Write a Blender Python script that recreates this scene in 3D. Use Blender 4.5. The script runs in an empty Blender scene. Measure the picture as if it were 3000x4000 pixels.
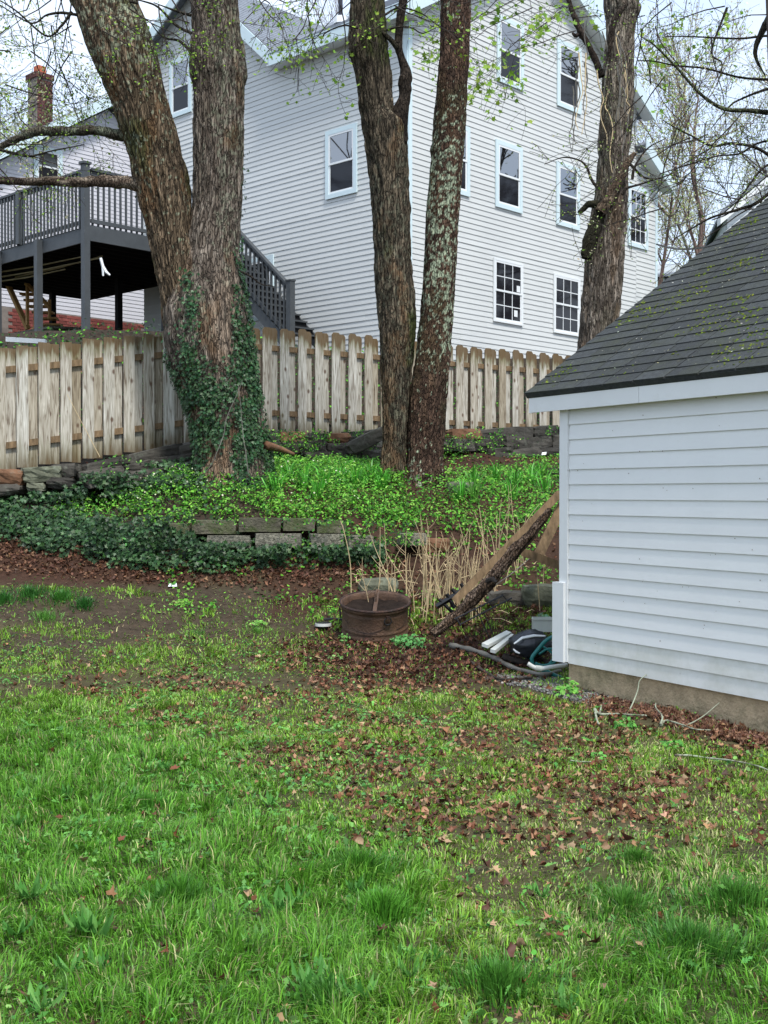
import bpy, math, random
import numpy as np
from mathutils import Matrix, Vector
rnd = random.Random(7); rng = np.random.default_rng(7)
S = bpy.context.scene
# ------------------------------------------------------------------ camera, world, sun, exposure
F = 4600.0; CAMH = 1.7; PITCH = math.atan(75 / F)
cd = bpy.data.cameras.new('camera'); cam = bpy.data.objects.new('camera', cd); S.collection.objects.link(cam)
cam.location = (0, 0, CAMH); cam.rotation_euler = (math.pi / 2 - PITCH, 0, 0)
cd.sensor_fit = 'VERTICAL'; cd.sensor_height = 24.0; cd.lens = 24.0 * F / 4000.0
cd.clip_start = 0.05; cd.clip_end = 1500; S.camera = cam
W = bpy.data.worlds.new('World'); S.world = W; W.use_nodes = True
nt = W.node_tree; nt.nodes.clear()
wo = nt.nodes.new('ShaderNodeOutputWorld'); bg = nt.nodes.new('ShaderNodeBackground')
sky = nt.nodes.new('ShaderNodeTexSky'); sky.sky_type = 'NISHITA'; sky.sun_disc = False
SUN_EL, SUN_ROT = math.radians(58), math.radians(155)
sky.sun_elevation = SUN_EL; sky.sun_rotation = SUN_ROT
tc = nt.nodes.new('ShaderNodeTexCoord'); mpn = nt.nodes.new('ShaderNodeMapping'); mpn.inputs['Scale'].default_value = (1, 1, 2.2)
cn = nt.nodes.new('ShaderNodeTexNoise'); cn.inputs['Scale'].default_value = 3.2; cn.inputs['Detail'].default_value = 6
rp = nt.nodes.new('ShaderNodeValToRGB'); rp.color_ramp.elements[0].position = .33; rp.color_ramp.elements[1].position = .66
rp.color_ramp.elements[0].color = (3.1, 3.9, 5.2, 1); rp.color_ramp.elements[1].color = (4.5, 4.95, 5.6, 1)
mx = nt.nodes.new('ShaderNodeMixRGB'); mx.inputs[0].default_value = .86
nt.links.new(tc.outputs['Generated'], mpn.inputs[0]); nt.links.new(mpn.outputs[0], cn.inputs['Vector'])
nt.links.new(cn.outputs['Fac'], rp.inputs[0]); nt.links.new(sky.outputs[0], mx.inputs[1]); nt.links.new(rp.outputs[0], mx.inputs[2])
nt.links.new(mx.outputs[0], bg.inputs[0]); bg.inputs[1].default_value = .1; nt.links.new(bg.outputs[0], wo.inputs[0])
sl = bpy.data.lights.new('sun', 'SUN'); sl.energy = 1.5; sl.angle = math.radians(10); sl.color = (1, .97, .92)
so = bpy.data.objects.new('sun', sl); S.collection.objects.link(so)
_d = Vector((math.sin(SUN_ROT) * math.cos(SUN_EL), math.cos(SUN_ROT) * math.cos(SUN_EL), math.sin(SUN_EL)))
so.rotation_euler = _d.to_track_quat('Z', 'Y').to_euler(); so.location = (3, -4, 20)
S.view_settings.view_transform = 'Standard'; S.view_settings.look = 'None'; S.view_settings.gamma = 1
S.view_settings.exposure = 1.45; S.view_settings.use_curve_mapping = False
S.cycles.max_bounces = 8; S.cycles.transparent_max_bounces = 8

# ------------------------------------------------------------------ measuring helpers
cp, sp = math.cos(PITCH), math.sin(PITCH)
def ray(u, v):
    a = (u - 1500) / F; b = -(v - 2000) / F
    return (a, cp + b * sp, -sp + b * cp)
def P(u, v, Y):                                   # the point seen at photo position (u, v), Y metres away
    d = ray(u, v); t = Y / d[1]
    return np.array((d[0] * t, Y, CAMH + d[2] * t))
def UV(X, Y, Z):
    dz = Z - CAMH
    zc = Y * cp - dz * sp; yc = Y * sp + dz * cp
    return 1500 + F * X / zc, 2000 - F * yc / zc
def Zv(v, Y): return CAMH + (1925 - v) / F * Y
def lerp(x, xs, ys): return np.interp(x, xs, ys)

# ------------------------------------------------------------------ numpy noise
def _h(ix, iy, iz, seed):
    n = (ix.astype(np.int64) * 374761393 + iy.astype(np.int64) * 668265263 + iz.astype(np.int64) * 2147483647 + seed * 974634777) & 0xffffffff
    n = ((n ^ (n >> 13)) * 1274126177) & 0xffffffff
    n = ((n ^ (n >> 16)) * 2246822519) & 0xffffffff
    return ((n ^ (n >> 15)) & 0xffffff) / float(0xffffff)
def vn(x, y, z=0.0, seed=0):
    x, y, z = np.broadcast_arrays(np.asarray(x, float), np.asarray(y, float), np.asarray(z, float))
    ix, iy, iz = np.floor(x), np.floor(y), np.floor(z)
    fx, fy, fz = x - ix, y - iy, z - iz
    fx, fy, fz = [f * f * (3 - 2 * f) for f in (fx, fy, fz)]
    r = 0
    for a in (0, 1):
        for b in (0, 1):
            for c in (0, 1):
                r = r + _h(ix + a, iy + b, iz + c, seed) * (fx if a else 1 - fx) * (fy if b else 1 - fy) * (fz if c else 1 - fz)
    return r
def fbm(x, y, z=0.0, o=4, seed=0):
    r = 0; a = .5; t = 0
    for i in range(o):
        r = r + a * vn(np.asarray(x) * 2 ** i, np.asarray(y) * 2 ** i, np.asarray(z) * 2 ** i, seed + i); t += a; a *= .5
    return r / t
def sstep(a, b, x): 
    t = np.clip((np.asarray(x, float) - a) / (b - a), 0, 1); return t * t * (3 - 2 * t)

# ------------------------------------------------------------------ materials
def mat(name, col=(.5, .5, .5), rough=.7, spec=.3, var=0.0, var_scale=4, bump=0.0, bump_scale=60, stretch=(1, 1, 1), attr=False,
        col2=None, objvar=0.0, trans=0.0, metal=0.0, dirt=None, rnd_off=False):
    m = bpy.data.materials.new(name); m.use_nodes = True; N = m.node_tree; n = N.nodes; L = N.links
    b = n['Principled BSDF']; b.inputs['Roughness'].default_value = rough; b.inputs['Specular IOR Level'].default_value = spec; b.inputs['Metallic'].default_value = metal
    tcn = n.new('ShaderNodeTexCoord'); mp = n.new('ShaderNodeMapping'); mp.inputs['Scale'].default_value = stretch
    L.new(tcn.outputs['Object'], mp.inputs[0])
    oi = n.new('ShaderNodeObjectInfo')
    if rnd_off:
        mm = n.new('ShaderNodeVectorMath'); mm.operation = 'SCALE'; mm.inputs[0].default_value = (31, 17, 43); L.new(oi.outputs['Random'], mm.inputs['Scale'])
        L.new(mm.outputs[0], mp.inputs['Location'])
    if attr:
        a = n.new('ShaderNodeAttribute'); a.attribute_name = 'Col'; c = a.outputs['Color']
    else:
        r = n.new('ShaderNodeRGB'); r.outputs[0].default_value = (*col, 1); c = r.outputs[0]
    if var or col2:
        t = n.new('ShaderNodeTexNoise'); t.inputs['Scale'].default_value = var_scale; t.inputs['Detail'].default_value = 7; t.inputs['Roughness'].default_value = .62
        L.new(mp.outputs[0], t.inputs['Vector'])
        rr = n.new('ShaderNodeMapRange'); rr.inputs[1].default_value = .32; rr.inputs[2].default_value = .68; L.new(t.outputs['Fac'], rr.inputs[0])
        if col2:
            x = n.new('ShaderNodeMixRGB'); x.inputs[2].default_value = (*col2, 1); L.new(c, x.inputs[1]); L.new(rr.outputs[0], x.inputs[0]); c = x.outputs[0]
        if var:
            rr2 = n.new('ShaderNodeMapRange'); rr2.inputs[3].default_value = 1 - var; rr2.inputs[4].default_value = 1 + var; L.new(t.outputs['Fac'], rr2.inputs[0]); rr2.inputs[1].default_value = .25; rr2.inputs[2].default_value = .75
            x = n.new('ShaderNodeVectorMath'); x.operation = 'SCALE'; L.new(c, x.inputs[0]); L.new(rr2.outputs[0], x.inputs['Scale']); c = x.outputs[0]
    if objvar:
        rr3 = n.new('ShaderNodeMapRange'); rr3.inputs[3].default_value = 1 - objvar; rr3.inputs[4].default_value = 1 + objvar; L.new(oi.outputs['Random'], rr3.inputs[0])
        x = n.new('ShaderNodeVectorMath'); x.operation = 'SCALE'; L.new(c, x.inputs[0]); L.new(rr3.outputs[0], x.inputs['Scale']); c = x.outputs[0]
    if dirt:                                      # blotches of another colour that keep their own shape: (colour, scale, from, to, strength)
        dc, ds, d0, d1, dst = dirt
        t = n.new('ShaderNodeTexNoise'); t.inputs['Scale'].default_value = ds; t.inputs['Detail'].default_value = 8; t.inputs['Roughness'].default_value = .7; L.new(mp.outputs[0], t.inputs['Vector'])
        rr = n.new('ShaderNodeMapRange'); rr.inputs[1].default_value = d0; rr.inputs[2].default_value = d1; rr.inputs[4].default_value = dst; L.new(t.outputs['Fac'], rr.inputs[0])
        x = n.new('ShaderNodeMixRGB'); x.inputs[2].default_value = (*dc, 1); L.new(c, x.inputs[1]); L.new(rr.outputs[0], x.inputs[0]); c = x.outputs[0]
    L.new(c, b.inputs['Base Color'])
    if bump:
        t = n.new('ShaderNodeTexNoise'); t.inputs['Scale'].default_value = bump_scale; t.inputs['Detail'].default_value = 5; L.new(mp.outputs[0], t.inputs['Vector'])
        bp = n.new('ShaderNodeBump'); bp.inputs['Strength'].default_value = bump; bp.inputs['Distance'].default_value = .02; L.new(t.outputs['Fac'], bp.inputs['Height']); L.new(bp.outputs[0], b.inputs['Normal'])
    if trans:
        tr = n.new('ShaderNodeBsdfTranslucent'); L.new(c, tr.inputs[0]); ms = n.new('ShaderNodeMixShader'); ms.inputs[0].default_value = trans
        L.new(b.outputs[0], ms.inputs[1]); L.new(tr.outputs[0], ms.inputs[2]); L.new(ms.outputs[0], n['Material Output'].inputs[0])
    return m
M = {}
M['siding'] = mat('vinyl_siding', (.60, .61, .595), .5, .3, var=.035, var_scale=1.3, bump=.05, bump_scale=25, objvar=.025)
M['siding_l'] = mat('lavender_siding', (.57, .56, .595), .5, .3, var=.03, var_scale=1.3, objvar=.02)
M['trim'] = mat('window_trim', (.62, .74, .77), .45, .4, var=.03)
M['white'] = mat('white_sash', (.78, .80, .80), .4, .4)
M['glass'] = mat('window_glass', (.006, .007, .009), .015, 1.0); M['glass'].node_tree.nodes['Principled BSDF'].inputs['IOR'].default_value = 2.3
M['glass2'] = mat('screen_glass', (.012, .012, .015), .05, .35)
M['roofgrey'] = mat('grey_roofing', (.20, .22, .25), .8, .2, var=.35, var_scale=9, stretch=(1, 1, 2))
M['shed'] = mat('shed_paint', (.78, .78, .765), .55, .35, var=.035, var_scale=2.5, bump=.1, bump_scale=14, objvar=.02, dirt=((.52, .50, .42), 2.4, .57, .8, .5))
M['shedlow'] = mat('shed_paint_soiled', (.72, .715, .68), .6, .3, var=.05, var_scale=3, bump=.12, bump_scale=14, dirt=((.42, .42, .31), 2.2, .42, .75, .6))
M['conc'] = mat('foundation_concrete', (.50, .38, .24), .9, .15, var=.35, var_scale=5, bump=.8, bump_scale=45, dirt=((.12, .12, .06), 3.2, .48, .66, .7))
M['shingle'] = mat('dark_shingle', (.043, .047, .048), .85, .3, var=.45, var_scale=30, bump=.6, bump_scale=160, objvar=.22, dirt=((.055, .062, .032), 3.0, .45, .7, .6), rnd_off=True)
M['moss'] = mat('roof_moss', attr=True, rough=.95, spec=.05, bump=.5, bump_scale=90)
M['deck'] = mat('charcoal_deck_paint', (.060, .066, .070), .5, .4, var=.2, var_scale=3, bump=.15, bump_scale=30)
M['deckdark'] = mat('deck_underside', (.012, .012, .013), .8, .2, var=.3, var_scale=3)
M['brick'] = mat('red_brick', (.22, .065, .055), .85, .2, var=.4, var_scale=9, objvar=.25)
M['brickd'] = mat('chimney_brick', (.105, .045, .04), .9, .2, var=.5, var_scale=9, objvar=.3)
M['mortar'] = mat('mortar', (.22, .19, .17), .95, .1, var=.3)
M['clay'] = mat('clay_flue', (.45, .13, .07), .8, .2, var=.2)
M['stone'] = mat('field_stone', (.060, .054, .044), .85, .3, var=.5, var_scale=4, bump=1.0, bump_scale=14, objvar=.5, dirt=((.16, .17, .13), 6, .55, .72, .7), rnd_off=True)
M['stoneb'] = mat('brown_stone', (.17, .085, .045), .85, .3, var=.45, var_scale=5, bump=.8, bump_scale=14, dirt=((.20, .2, .15), 6, .55, .72, .6))
M['stoneg'] = mat('mossy_stone', (.12, .125, .085), .85, .3, var=.45, var_scale=6, bump=.8, bump_scale=18, dirt=((.3, .33, .26), 7, .55, .7, .7))
M['blockm'] = mat('concrete_block', (.12, .11, .08), .9, .15, var=.45, var_scale=8, bump=1.0, bump_scale=30, objvar=.25, dirt=((.06, .085, .025), 5, .42, .6, .8), rnd_off=True)
M['blockrough'] = mat('exposed_aggregate_block', (.19, .18, .14), .95, .1, var=.8, var_scale=30, bump=1.0, bump_scale=50, objvar=.15, rnd_off=True)
M['bark'] = mat('bark', attr=True, rough=.9, spec=.15, bump=.8, bump_scale=55, var=.3, var_scale=26, stretch=(1, 1, .35))
M['twig'] = mat('twig_bark', (.045, .036, .030), .85, .2, var=.4, var_scale=5)
M['twigr'] = mat('reddish_twig_bark', (.19, .13, .11), .85, .2, var=.4, var_scale=5)
M['twigg'] = mat('grey_twig_bark', (.16, .15, .13), .85, .2, var=.4, var_scale=5)
M['leaf'] = mat('foliage', attr=True, rough=.5, spec=.22, trans=.3)
M['ivy'] = mat('ivy_leaf', attr=True, rough=.45, spec=.28, trans=.06)
M['grass'] = mat('grass_blade', attr=True, rough=.42, spec=.4, trans=.3)
M['litter'] = mat('dead_leaf', attr=True, rough=.55, spec=.22, trans=.06)
M['stalk'] = mat('dry_stalk', (.58, .45, .26), .8, .2, var=.3, var_scale=3, objvar=.2)
M['rust'] = mat('rusty_steel', (.085, .048, .030), .65, .4, var=.5, var_scale=7, bump=.4, bump_scale=50, dirt=((.16, .085, .045), 5, .5, .7, .7))
M['rustd'] = mat('dark_rust', (.028, .014, .010), .7, .4, var=.5, var_scale=9, bump=.5, bump_scale=40, dirt=((.10, .04, .02), 9, .52, .7, .7))
M['ash'] = mat('old_ash', (.02, .014, .011), .95, .1, var=.5, var_scale=12, bump=1, bump_scale=25)
M['black'] = mat('black_iron', (.012, .012, .014), .5, .4)
M['bag'] = mat('black_plastic', (.02, .023, .03), .3, .5, bump=.5, bump_scale=12)
M['teal'] = mat('teal_plastic', (.01, .14, .13), .4, .4, var=.2, var_scale=5)
M['pvc'] = mat('white_pipe', (.55, .56, .52), .4, .4, var=.1)
M['tub'] = mat('grey_tub', (.40, .42, .38), .5, .4, var=.15)
M['plank'] = mat('weathered_plank', (.20, .135, .075), .8, .2, var=.6, var_scale=22, stretch=(1, 1, .25), bump=.5, bump_scale=30, dirt=((.055, .035, .022), 4, .5, .7, .6))
M['wood'] = mat('new_lumber', (.42, .25, .10), .7, .2, var=.2, var_scale=6)
M['gravel'] = mat('gravel_stone', attr=True, rough=.7, spec=.4)
M['wire'] = mat('cable', (.02, .02, .022), .5, .3)
M['vent'] = mat('vent_pipe', (.015, .017, .03), .5, .4)
M['farwhite'] = mat('far_white_paint', (.62, .66, .68), .6, .3, var=.04)
M['pole'] = mat('bamboo_pole', (.24, .20, .10), .6, .3, var=.4, var_scale=3)
M['lichenwood'] = mat('lichen_wood', (.30, .33, .24), .85, .2, var=.35, var_scale=12, dirt=((.08, .055, .04), 9, .5, .62, .85))

def picket_mat():
    m = bpy.data.materials.new('weathered_picket'); m.use_nodes = True; N = m.node_tree; n = N.nodes; L = N.links; b = n['Principled BSDF']; b.inputs['Roughness'].default_value = .8; b.inputs['Specular IOR Level'].default_value = .2
    tcn = n.new('ShaderNodeTexCoord'); oi = n.new('ShaderNodeObjectInfo')
    mm = n.new('ShaderNodeVectorMath'); mm.operation = 'SCALE'; mm.inputs[0].default_value = (31, 17, 43); L.new(oi.outputs['Random'], mm.inputs['Scale'])
    ad = n.new('ShaderNodeVectorMath'); ad.operation = 'ADD'; L.new(tcn.outputs['Object'], ad.inputs[0]); L.new(mm.outputs[0], ad.inputs[1])
    mp = n.new('ShaderNodeMapping'); mp.inputs['Scale'].default_value = (9, 9, .7); L.new(ad.outputs[0], mp.inputs[0])
    t = n.new('ShaderNodeTexNoise'); t.inputs['Scale'].default_value = 4; t.inputs['Detail'].default_value = 7; t.inputs['Distortion'].default_value = 1.2; L.new(mp.outputs[0], t.inputs['Vector'])
    r = n.new('ShaderNodeValToRGB'); e = r.color_ramp.elements; e[0].position = .30; e[0].color = (.16, .125, .095, 1); e[1].position = .70; e[1].color = (.66, .645, .59, 1)
    k = e.new(.46); k.color = (.42, .395, .34, 1); L.new(t.outputs['Fac'], r.inputs[0]); c = r.outputs[0]
    # warmer / greyer boards
    x = n.new('ShaderNodeMixRGB'); x.blend_type = 'MULTIPLY'; x.inputs[0].default_value = 1
    rb = n.new('ShaderNodeValToRGB'); rb.color_ramp.elements[0].color = (.70, .62, .50, 1); rb.color_ramp.elements[1].color = (1.05, 1.05, 1.03, 1); k2 = rb.color_ramp.elements.new(.5); k2.color = (1.0, .97, .92, 1)
    L.new(oi.outputs['Random'], rb.inputs[0]); L.new(c, x.inputs[1]); L.new(rb.outputs[0], x.inputs[2]); c = x.outputs[0]
    # knots
    vo = n.new('ShaderNodeTexVoronoi'); vo.inputs['Scale'].default_value = 1; mk = n.new('ShaderNodeMapping'); mk.inputs['Scale'].default_value = (7, 7, 4.2); L.new(ad.outputs[0], mk.inputs[0]); L.new(mk.outputs[0], vo.inputs['Vector'])
    kr = n.new('ShaderNodeMapRange'); kr.inputs[1].default_value = .20; kr.inputs[2].default_value = .09; kr.inputs[4].default_value = .85; L.new(vo.outputs['Distance'], kr.inputs[0])
    x = n.new('ShaderNodeMixRGB'); x.inputs[2].default_value = (.10, .05, .028, 1); L.new(kr.outputs[0], x.inputs[0]); L.new(c, x.inputs[1]); c = x.outputs[0]
    # brown weather stain at the top and the foot, green algae beside it (stain line is ragged)
    sx = n.new('ShaderNodeSeparateXYZ'); L.new(tcn.outputs['Object'], sx.inputs[0])
    t2 = n.new('ShaderNodeTexNoise'); t2.inputs['Scale'].default_value = 2.2; t2.inputs['Detail'].default_value = 5; mp2 = n.new('ShaderNodeMapping'); mp2.inputs['Scale'].default_value = (8, 8, .8); L.new(ad.outputs[0], mp2.inputs[0]); L.new(mp2.outputs[0], t2.inputs['Vector'])
    def band(z0, z1, col, st, k):
        nonlocal c
        s = n.new('ShaderNodeMath'); s.operation = 'MULTIPLY_ADD'; s.inputs[1].default_value = k; L.new(t2.outputs['Fac'], s.inputs[0]); L.new(sx.outputs['Z'], s.inputs[2])
        q = n.new('ShaderNodeMapRange'); q.inputs[1].default_value = z0; q.inputs[2].default_value = z1; q.inputs[4].default_value = st; L.new(s.outputs[0], q.inputs[0])
        x = n.new('ShaderNodeMixRGB'); x.inputs[2].default_value = (*col, 1); L.new(q.outputs[0], x.inputs[0]); L.new(c, x.inputs[1]); c = x.outputs[0]
    band(.38 + .30, .02 + .22, (.13, .15, .055), .6, .6)
    band(.24 + .28, .02 + .24, (.11, .060, .028), .75, .6)
    band(1.35 + .28, 1.55 + .22, (.15, .15, .06), .6, .6)
    band(1.45 + .30, 1.57 + .25, (.13, .075, .035), .8, .6)
    L.new(c, b.inputs['Base Color'])
    bp = n.new('ShaderNodeBump'); bp.inputs['Strength'].default_value = .5; bp.inputs['Distance'].default_value = .01; L.new(t.outputs['Fac'], bp.inputs['Height']); L.new(bp.outputs[0], b.inputs['Normal'])
    return m
M['picket'] = picket_mat()
def bark_cracks(m, scale, zs, depth=.75, width=.11):
    N = m.node_tree; n = N.nodes; L = N.links; b = n['Principled BSDF']; src = b.inputs['Base Color'].links[0].from_socket
    tcn = n.new('ShaderNodeTexCoord'); nz = n.new('ShaderNodeTexNoise'); nz.inputs['Scale'].default_value = scale * .45; nz.inputs['Detail'].default_value = 4; L.new(tcn.outputs['Object'], nz.inputs['Vector'])
    mv = n.new('ShaderNodeVectorMath'); mv.operation = 'SCALE'; mv.inputs['Scale'].default_value = 1.6 / scale; L.new(nz.outputs['Color'], mv.inputs[0]); ad = n.new('ShaderNodeVectorMath'); ad.operation = 'ADD'; L.new(tcn.outputs['Object'], ad.inputs[0]); L.new(mv.outputs[0], ad.inputs[1])
    mp = n.new('ShaderNodeMapping'); mp.inputs['Scale'].default_value = (scale, scale, scale * zs); L.new(ad.outputs[0], mp.inputs[0])
    vo = n.new('ShaderNodeTexVoronoi'); vo.feature = 'DISTANCE_TO_EDGE'; vo.inputs['Scale'].default_value = 1; L.new(mp.outputs[0], vo.inputs['Vector'])
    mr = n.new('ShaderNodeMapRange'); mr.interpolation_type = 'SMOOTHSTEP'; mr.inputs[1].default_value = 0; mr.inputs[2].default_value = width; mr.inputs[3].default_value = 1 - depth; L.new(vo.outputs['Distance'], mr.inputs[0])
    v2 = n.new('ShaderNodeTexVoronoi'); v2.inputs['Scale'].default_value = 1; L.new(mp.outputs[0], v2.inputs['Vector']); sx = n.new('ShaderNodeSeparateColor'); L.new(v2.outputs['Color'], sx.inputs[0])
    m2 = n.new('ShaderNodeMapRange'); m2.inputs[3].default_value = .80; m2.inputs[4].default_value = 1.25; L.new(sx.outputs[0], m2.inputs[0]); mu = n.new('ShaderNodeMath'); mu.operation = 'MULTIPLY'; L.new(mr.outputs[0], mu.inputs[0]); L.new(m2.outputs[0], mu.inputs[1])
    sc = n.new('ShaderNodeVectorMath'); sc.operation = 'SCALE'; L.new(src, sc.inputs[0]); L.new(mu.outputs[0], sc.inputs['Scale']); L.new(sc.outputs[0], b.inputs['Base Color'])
    bp = n.new('ShaderNodeBump'); bp.inputs['Strength'].default_value = 1; bp.inputs['Distance'].default_value = .025; L.new(mr.outputs[0], bp.inputs['Height']); old = b.inputs['Normal'].links[0].from_socket; L.new(old, bp.inputs['Normal']); L.new(bp.outputs[0], b.inputs['Normal'])
    return m
bark_cracks(M['bark'], 34, .10, .68, .13)
M['barkfine'] = mat('fine_bark', attr=True, rough=.9, spec=.15, bump=.8, bump_scale=55, var=.3, var_scale=26, stretch=(1, 1, .35)); bark_cracks(M['barkfine'], 42, .28, .7, .14)
M['barkc'] = mat('branch_bark', attr=True, rough=.9, spec=.15, bump=.8, bump_scale=55)

# ------------------------------------------------------------------ object helpers
def wl(o):                                         # world location of an object without rotation
    v = Vector(o.location)
    while o.parent: o = o.parent; v += Vector(o.location)
    return np.array(v)
def tag(o, label=None, cat=None, group=None, kind=None):
    if label: o['label'] = label
    if cat: o['category'] = cat
    if group: o['group'] = group
    if kind: o['kind'] = kind
    return o
def thing(name, loc, label, cat, group=None):
    o = bpy.data.objects.new(name, None); S.collection.objects.link(o); o.location = loc; o.empty_display_size = .2
    return tag(o, label, cat, group)
def link(name, me, parent=None, loc=None, rot=None, base=None):
    o = bpy.data.objects.new(name, me); S.collection.objects.link(o)
    if parent: o.parent = parent
    if loc is not None: o.location = Vector(loc) - (Vector(wl(parent)) if parent else Vector((0, 0, 0)))
    if rot is not None: o.rotation_euler = rot
    return o
def make_mesh(name, V, Fq, m=None, col=None, smooth=False):
    """V (n,3); Fq list of arrays/lists of faces"""
    me = bpy.data.meshes.new(name); V = np.asarray(V, float)
    if isinstance(Fq, np.ndarray): Fq = [Fq]
    if len(Fq) and isinstance(Fq[0], np.ndarray):
        Fq = [f for f in Fq if len(f)]
        nl = sum(f.size for f in Fq); nf = sum(len(f) for f in Fq)
        me.vertices.add(len(V)); me.vertices.foreach_set('co', V.astype(np.float32).ravel())
        me.loops.add(nl); me.loops.foreach_set('vertex_index', np.concatenate([f.ravel() for f in Fq]).astype(np.int32))
        me.polygons.add(nf); st = np.concatenate([np.full(len(f), f.shape[1]) for f in Fq]); ls = np.concatenate([[0], np.cumsum(st)[:-1]])
        me.polygons.foreach_set('loop_start', ls.astype(np.int32)); me.update(calc_edges=True)
    else:
        me.from_pydata([tuple(v) for v in V], [], [tuple(f) for f in Fq]); me.update()
    if col is not None:
        a = me.color_attributes.new('Col', 'FLOAT_COLOR', 'POINT'); c4 = np.ones((len(V), 4), np.float32); c4[:, :3] = np.clip(col, 0, 4); a.data.foreach_set('color', c4.ravel())
    if smooth: me.polygons.foreach_set('use_smooth', np.ones(len(me.polygons), bool))
    if m: me.materials.append(m)
    return me
def obj(name, V, Fq, m, parent=None, origin=None, col=None, smooth=False):
    """vertices in world coordinates; the object sits at origin (or its parent's place)"""
    V = np.asarray(V, float)
    pl = wl(parent) if parent else np.zeros(3)
    og = np.asarray(origin, float) if origin is not None else (pl if parent else V.mean(0) * [1, 1, 0] + [0, 0, V[:, 2].min()])
    me = make_mesh(name, V - og, Fq, m, col, smooth)
    return link(name, me, parent, loc=og)
BOXF = [(0, 3, 2, 1), (4, 5, 6, 7), (0, 1, 5, 4), (1, 2, 6, 5), (2, 3, 7, 6), (3, 0, 4, 7)]
def box8(c0, ax, ay, az):
    """box from corner c0 with edge vectors"""
    c0, ax, ay, az = [np.asarray(q, float) for q in (c0, ax, ay, az)]
    return np.array([c0, c0 + ax, c0 + ax + ay, c0 + ay, c0 + az, c0 + ax + az, c0 + ax + ay + az, c0 + ay + az])
class MB:
    def __init__(s): s.v = []; s.f = []; s.n = 0
    def add(s, V, Fl):
        V = np.asarray(V, float); s.v.append(V); s.f += [tuple(int(i) + s.n for i in f) for f in Fl]; s.n += len(V); return s
    def box(s, c0, ax, ay, az): return s.add(box8(c0, ax, ay, az), BOXF)
    def prism(s, pts, ext):                        # polygon pts extruded by vector ext
        pts = np.asarray(pts, float); k = len(pts); V = np.vstack([pts, pts + np.asarray(ext, float)])
        return s.add(V, [tuple(range(k))[::-1], tuple(range(k, 2 * k))] + [(i, (i + 1) % k, k + (i + 1) % k, k + i) for i in range(k)])
    def tube(s, pts, rad, sides=8, cap=True):
        V, Fq = tube(pts, rad, sides); Fl = [tuple(f) for f in Fq]
        if cap: Fl += [tuple(range(sides))[::-1], tuple(range(len(V) - sides, len(V)))]
        return s.add(V, Fl)
    def done(s, name, m, parent=None, origin=None, smooth=False): return obj(name, np.vstack(s.v), s.f, m, parent, origin, smooth=smooth)
def frame_of(T):
    T = T / np.linalg.norm(T, axis=-1, keepdims=True)
    ref = np.where(np.abs(T[..., 2:3]) > .9, np.array([[1., 0, 0]]), np.array([[0, 0, 1.]]))
    A = np.cross(ref, T); A /= np.linalg.norm(A, axis=-1, keepdims=True); B = np.cross(T, A)
    return T, A, B
def tube(pts, rad, sides=8):
    pts = np.asarray(pts, float); rad = np.broadcast_to(np.asarray(rad, float), (len(pts),))
    T = np.gradient(pts, axis=0)
    T /= np.linalg.norm(T, axis=1, keepdims=True)
    # one fixed reference keeps the tube from twisting
    m = np.abs(T.mean(0)); ref = np.eye(3)[np.argmin(m)]
    A = np.cross(ref[None], T); A /= np.linalg.norm(A, axis=1, keepdims=True); B = np.cross(T, A)
    th = np.linspace(0, 2 * np.pi, sides, endpoint=False)
    V = pts[:, None] + rad[:, None, None] * (np.cos(th)[None, :, None] * A[:, None] + np.sin(th)[None, :, None] * B[:, None])
    n = len(pts); i = np.arange(n - 1)[:, None] * sides; j = np.arange(sides)[None]; j2 = (j + 1) % sides
    Fq = np.stack([i + j, i + j2, i + sides + j2, i + sides + j], -1).reshape(-1, 4)
    return V.reshape(-1, 3), Fq
def segs_mesh(A, B, ra, rb, sides=5):
    """many separate tapering tubes at once"""
    A = np.asarray(A, float); B = np.asarray(B, float); n = len(A)
    T, X, Y = frame_of(B - A + 1e-9)
    th = np.linspace(0, 2 * np.pi, sides, endpoint=False)
    ring = np.cos(th)[None, :, None] * X[:, None] + np.sin(th)[None, :, None] * Y[:, None]
    V = np.concatenate([A[:, None] + ring * np.asarray(ra)[:, None, None], B[:, None] + ring * np.asarray(rb)[:, None, None]], 1)
    b = np.arange(n)[:, None] * 2 * sides; j = np.arange(sides)[None]; j2 = (j + 1) % sides
    Fq = np.stack([b + j, b + j2, b + sides + j2, b + sides + j], -1).reshape(-1, 4)
    return V.reshape(-1, 3), Fq
def smooth_poly(pts, n):
    pts = np.asarray(pts, float); t = np.arange(len(pts)); q = np.linspace(0, len(pts) - 1, n)
    out = np.empty((n, pts.shape[1]))
    for k in range(pts.shape[1]):
        y = pts[:, k]; mt = np.gradient(y); i = np.minimum(q.astype(int), len(pts) - 2); f = q - i
        out[:, k] = (2 * f**3 - 3 * f**2 + 1) * y[i] + (f**3 - 2 * f**2 + f) * mt[i] + (-2 * f**3 + 3 * f**2) * y[i + 1] + (f**3 - f**2) * mt[i + 1]
    return out
def scatter(TV, TF, Pn, X, Y, Z, sc, col, colvar=None):
    """copies of a template (k,3) at points Pn with axes X,Y,Z (n,3) and scale sc -> arrays"""
    TV = np.asarray(TV, float); n = len(Pn); k = len(TV)
    sc = np.asarray(sc, float).reshape(n, -1)[:, :1]
    V = Pn[:, None] + (TV[None, :, 0:1] * X[:, None] + TV[None, :, 1:2] * Y[:, None] + TV[None, :, 2:3] * Z[:, None]) * sc[:, None]
    TF = np.asarray(TF); Fa = (np.arange(n)[:, None, None] * k + TF[None]).reshape(-1, TF.shape[1])
    C = np.repeat(np.asarray(col), k, 0)
    return V.reshape(-1, 3), Fa, C
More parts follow.
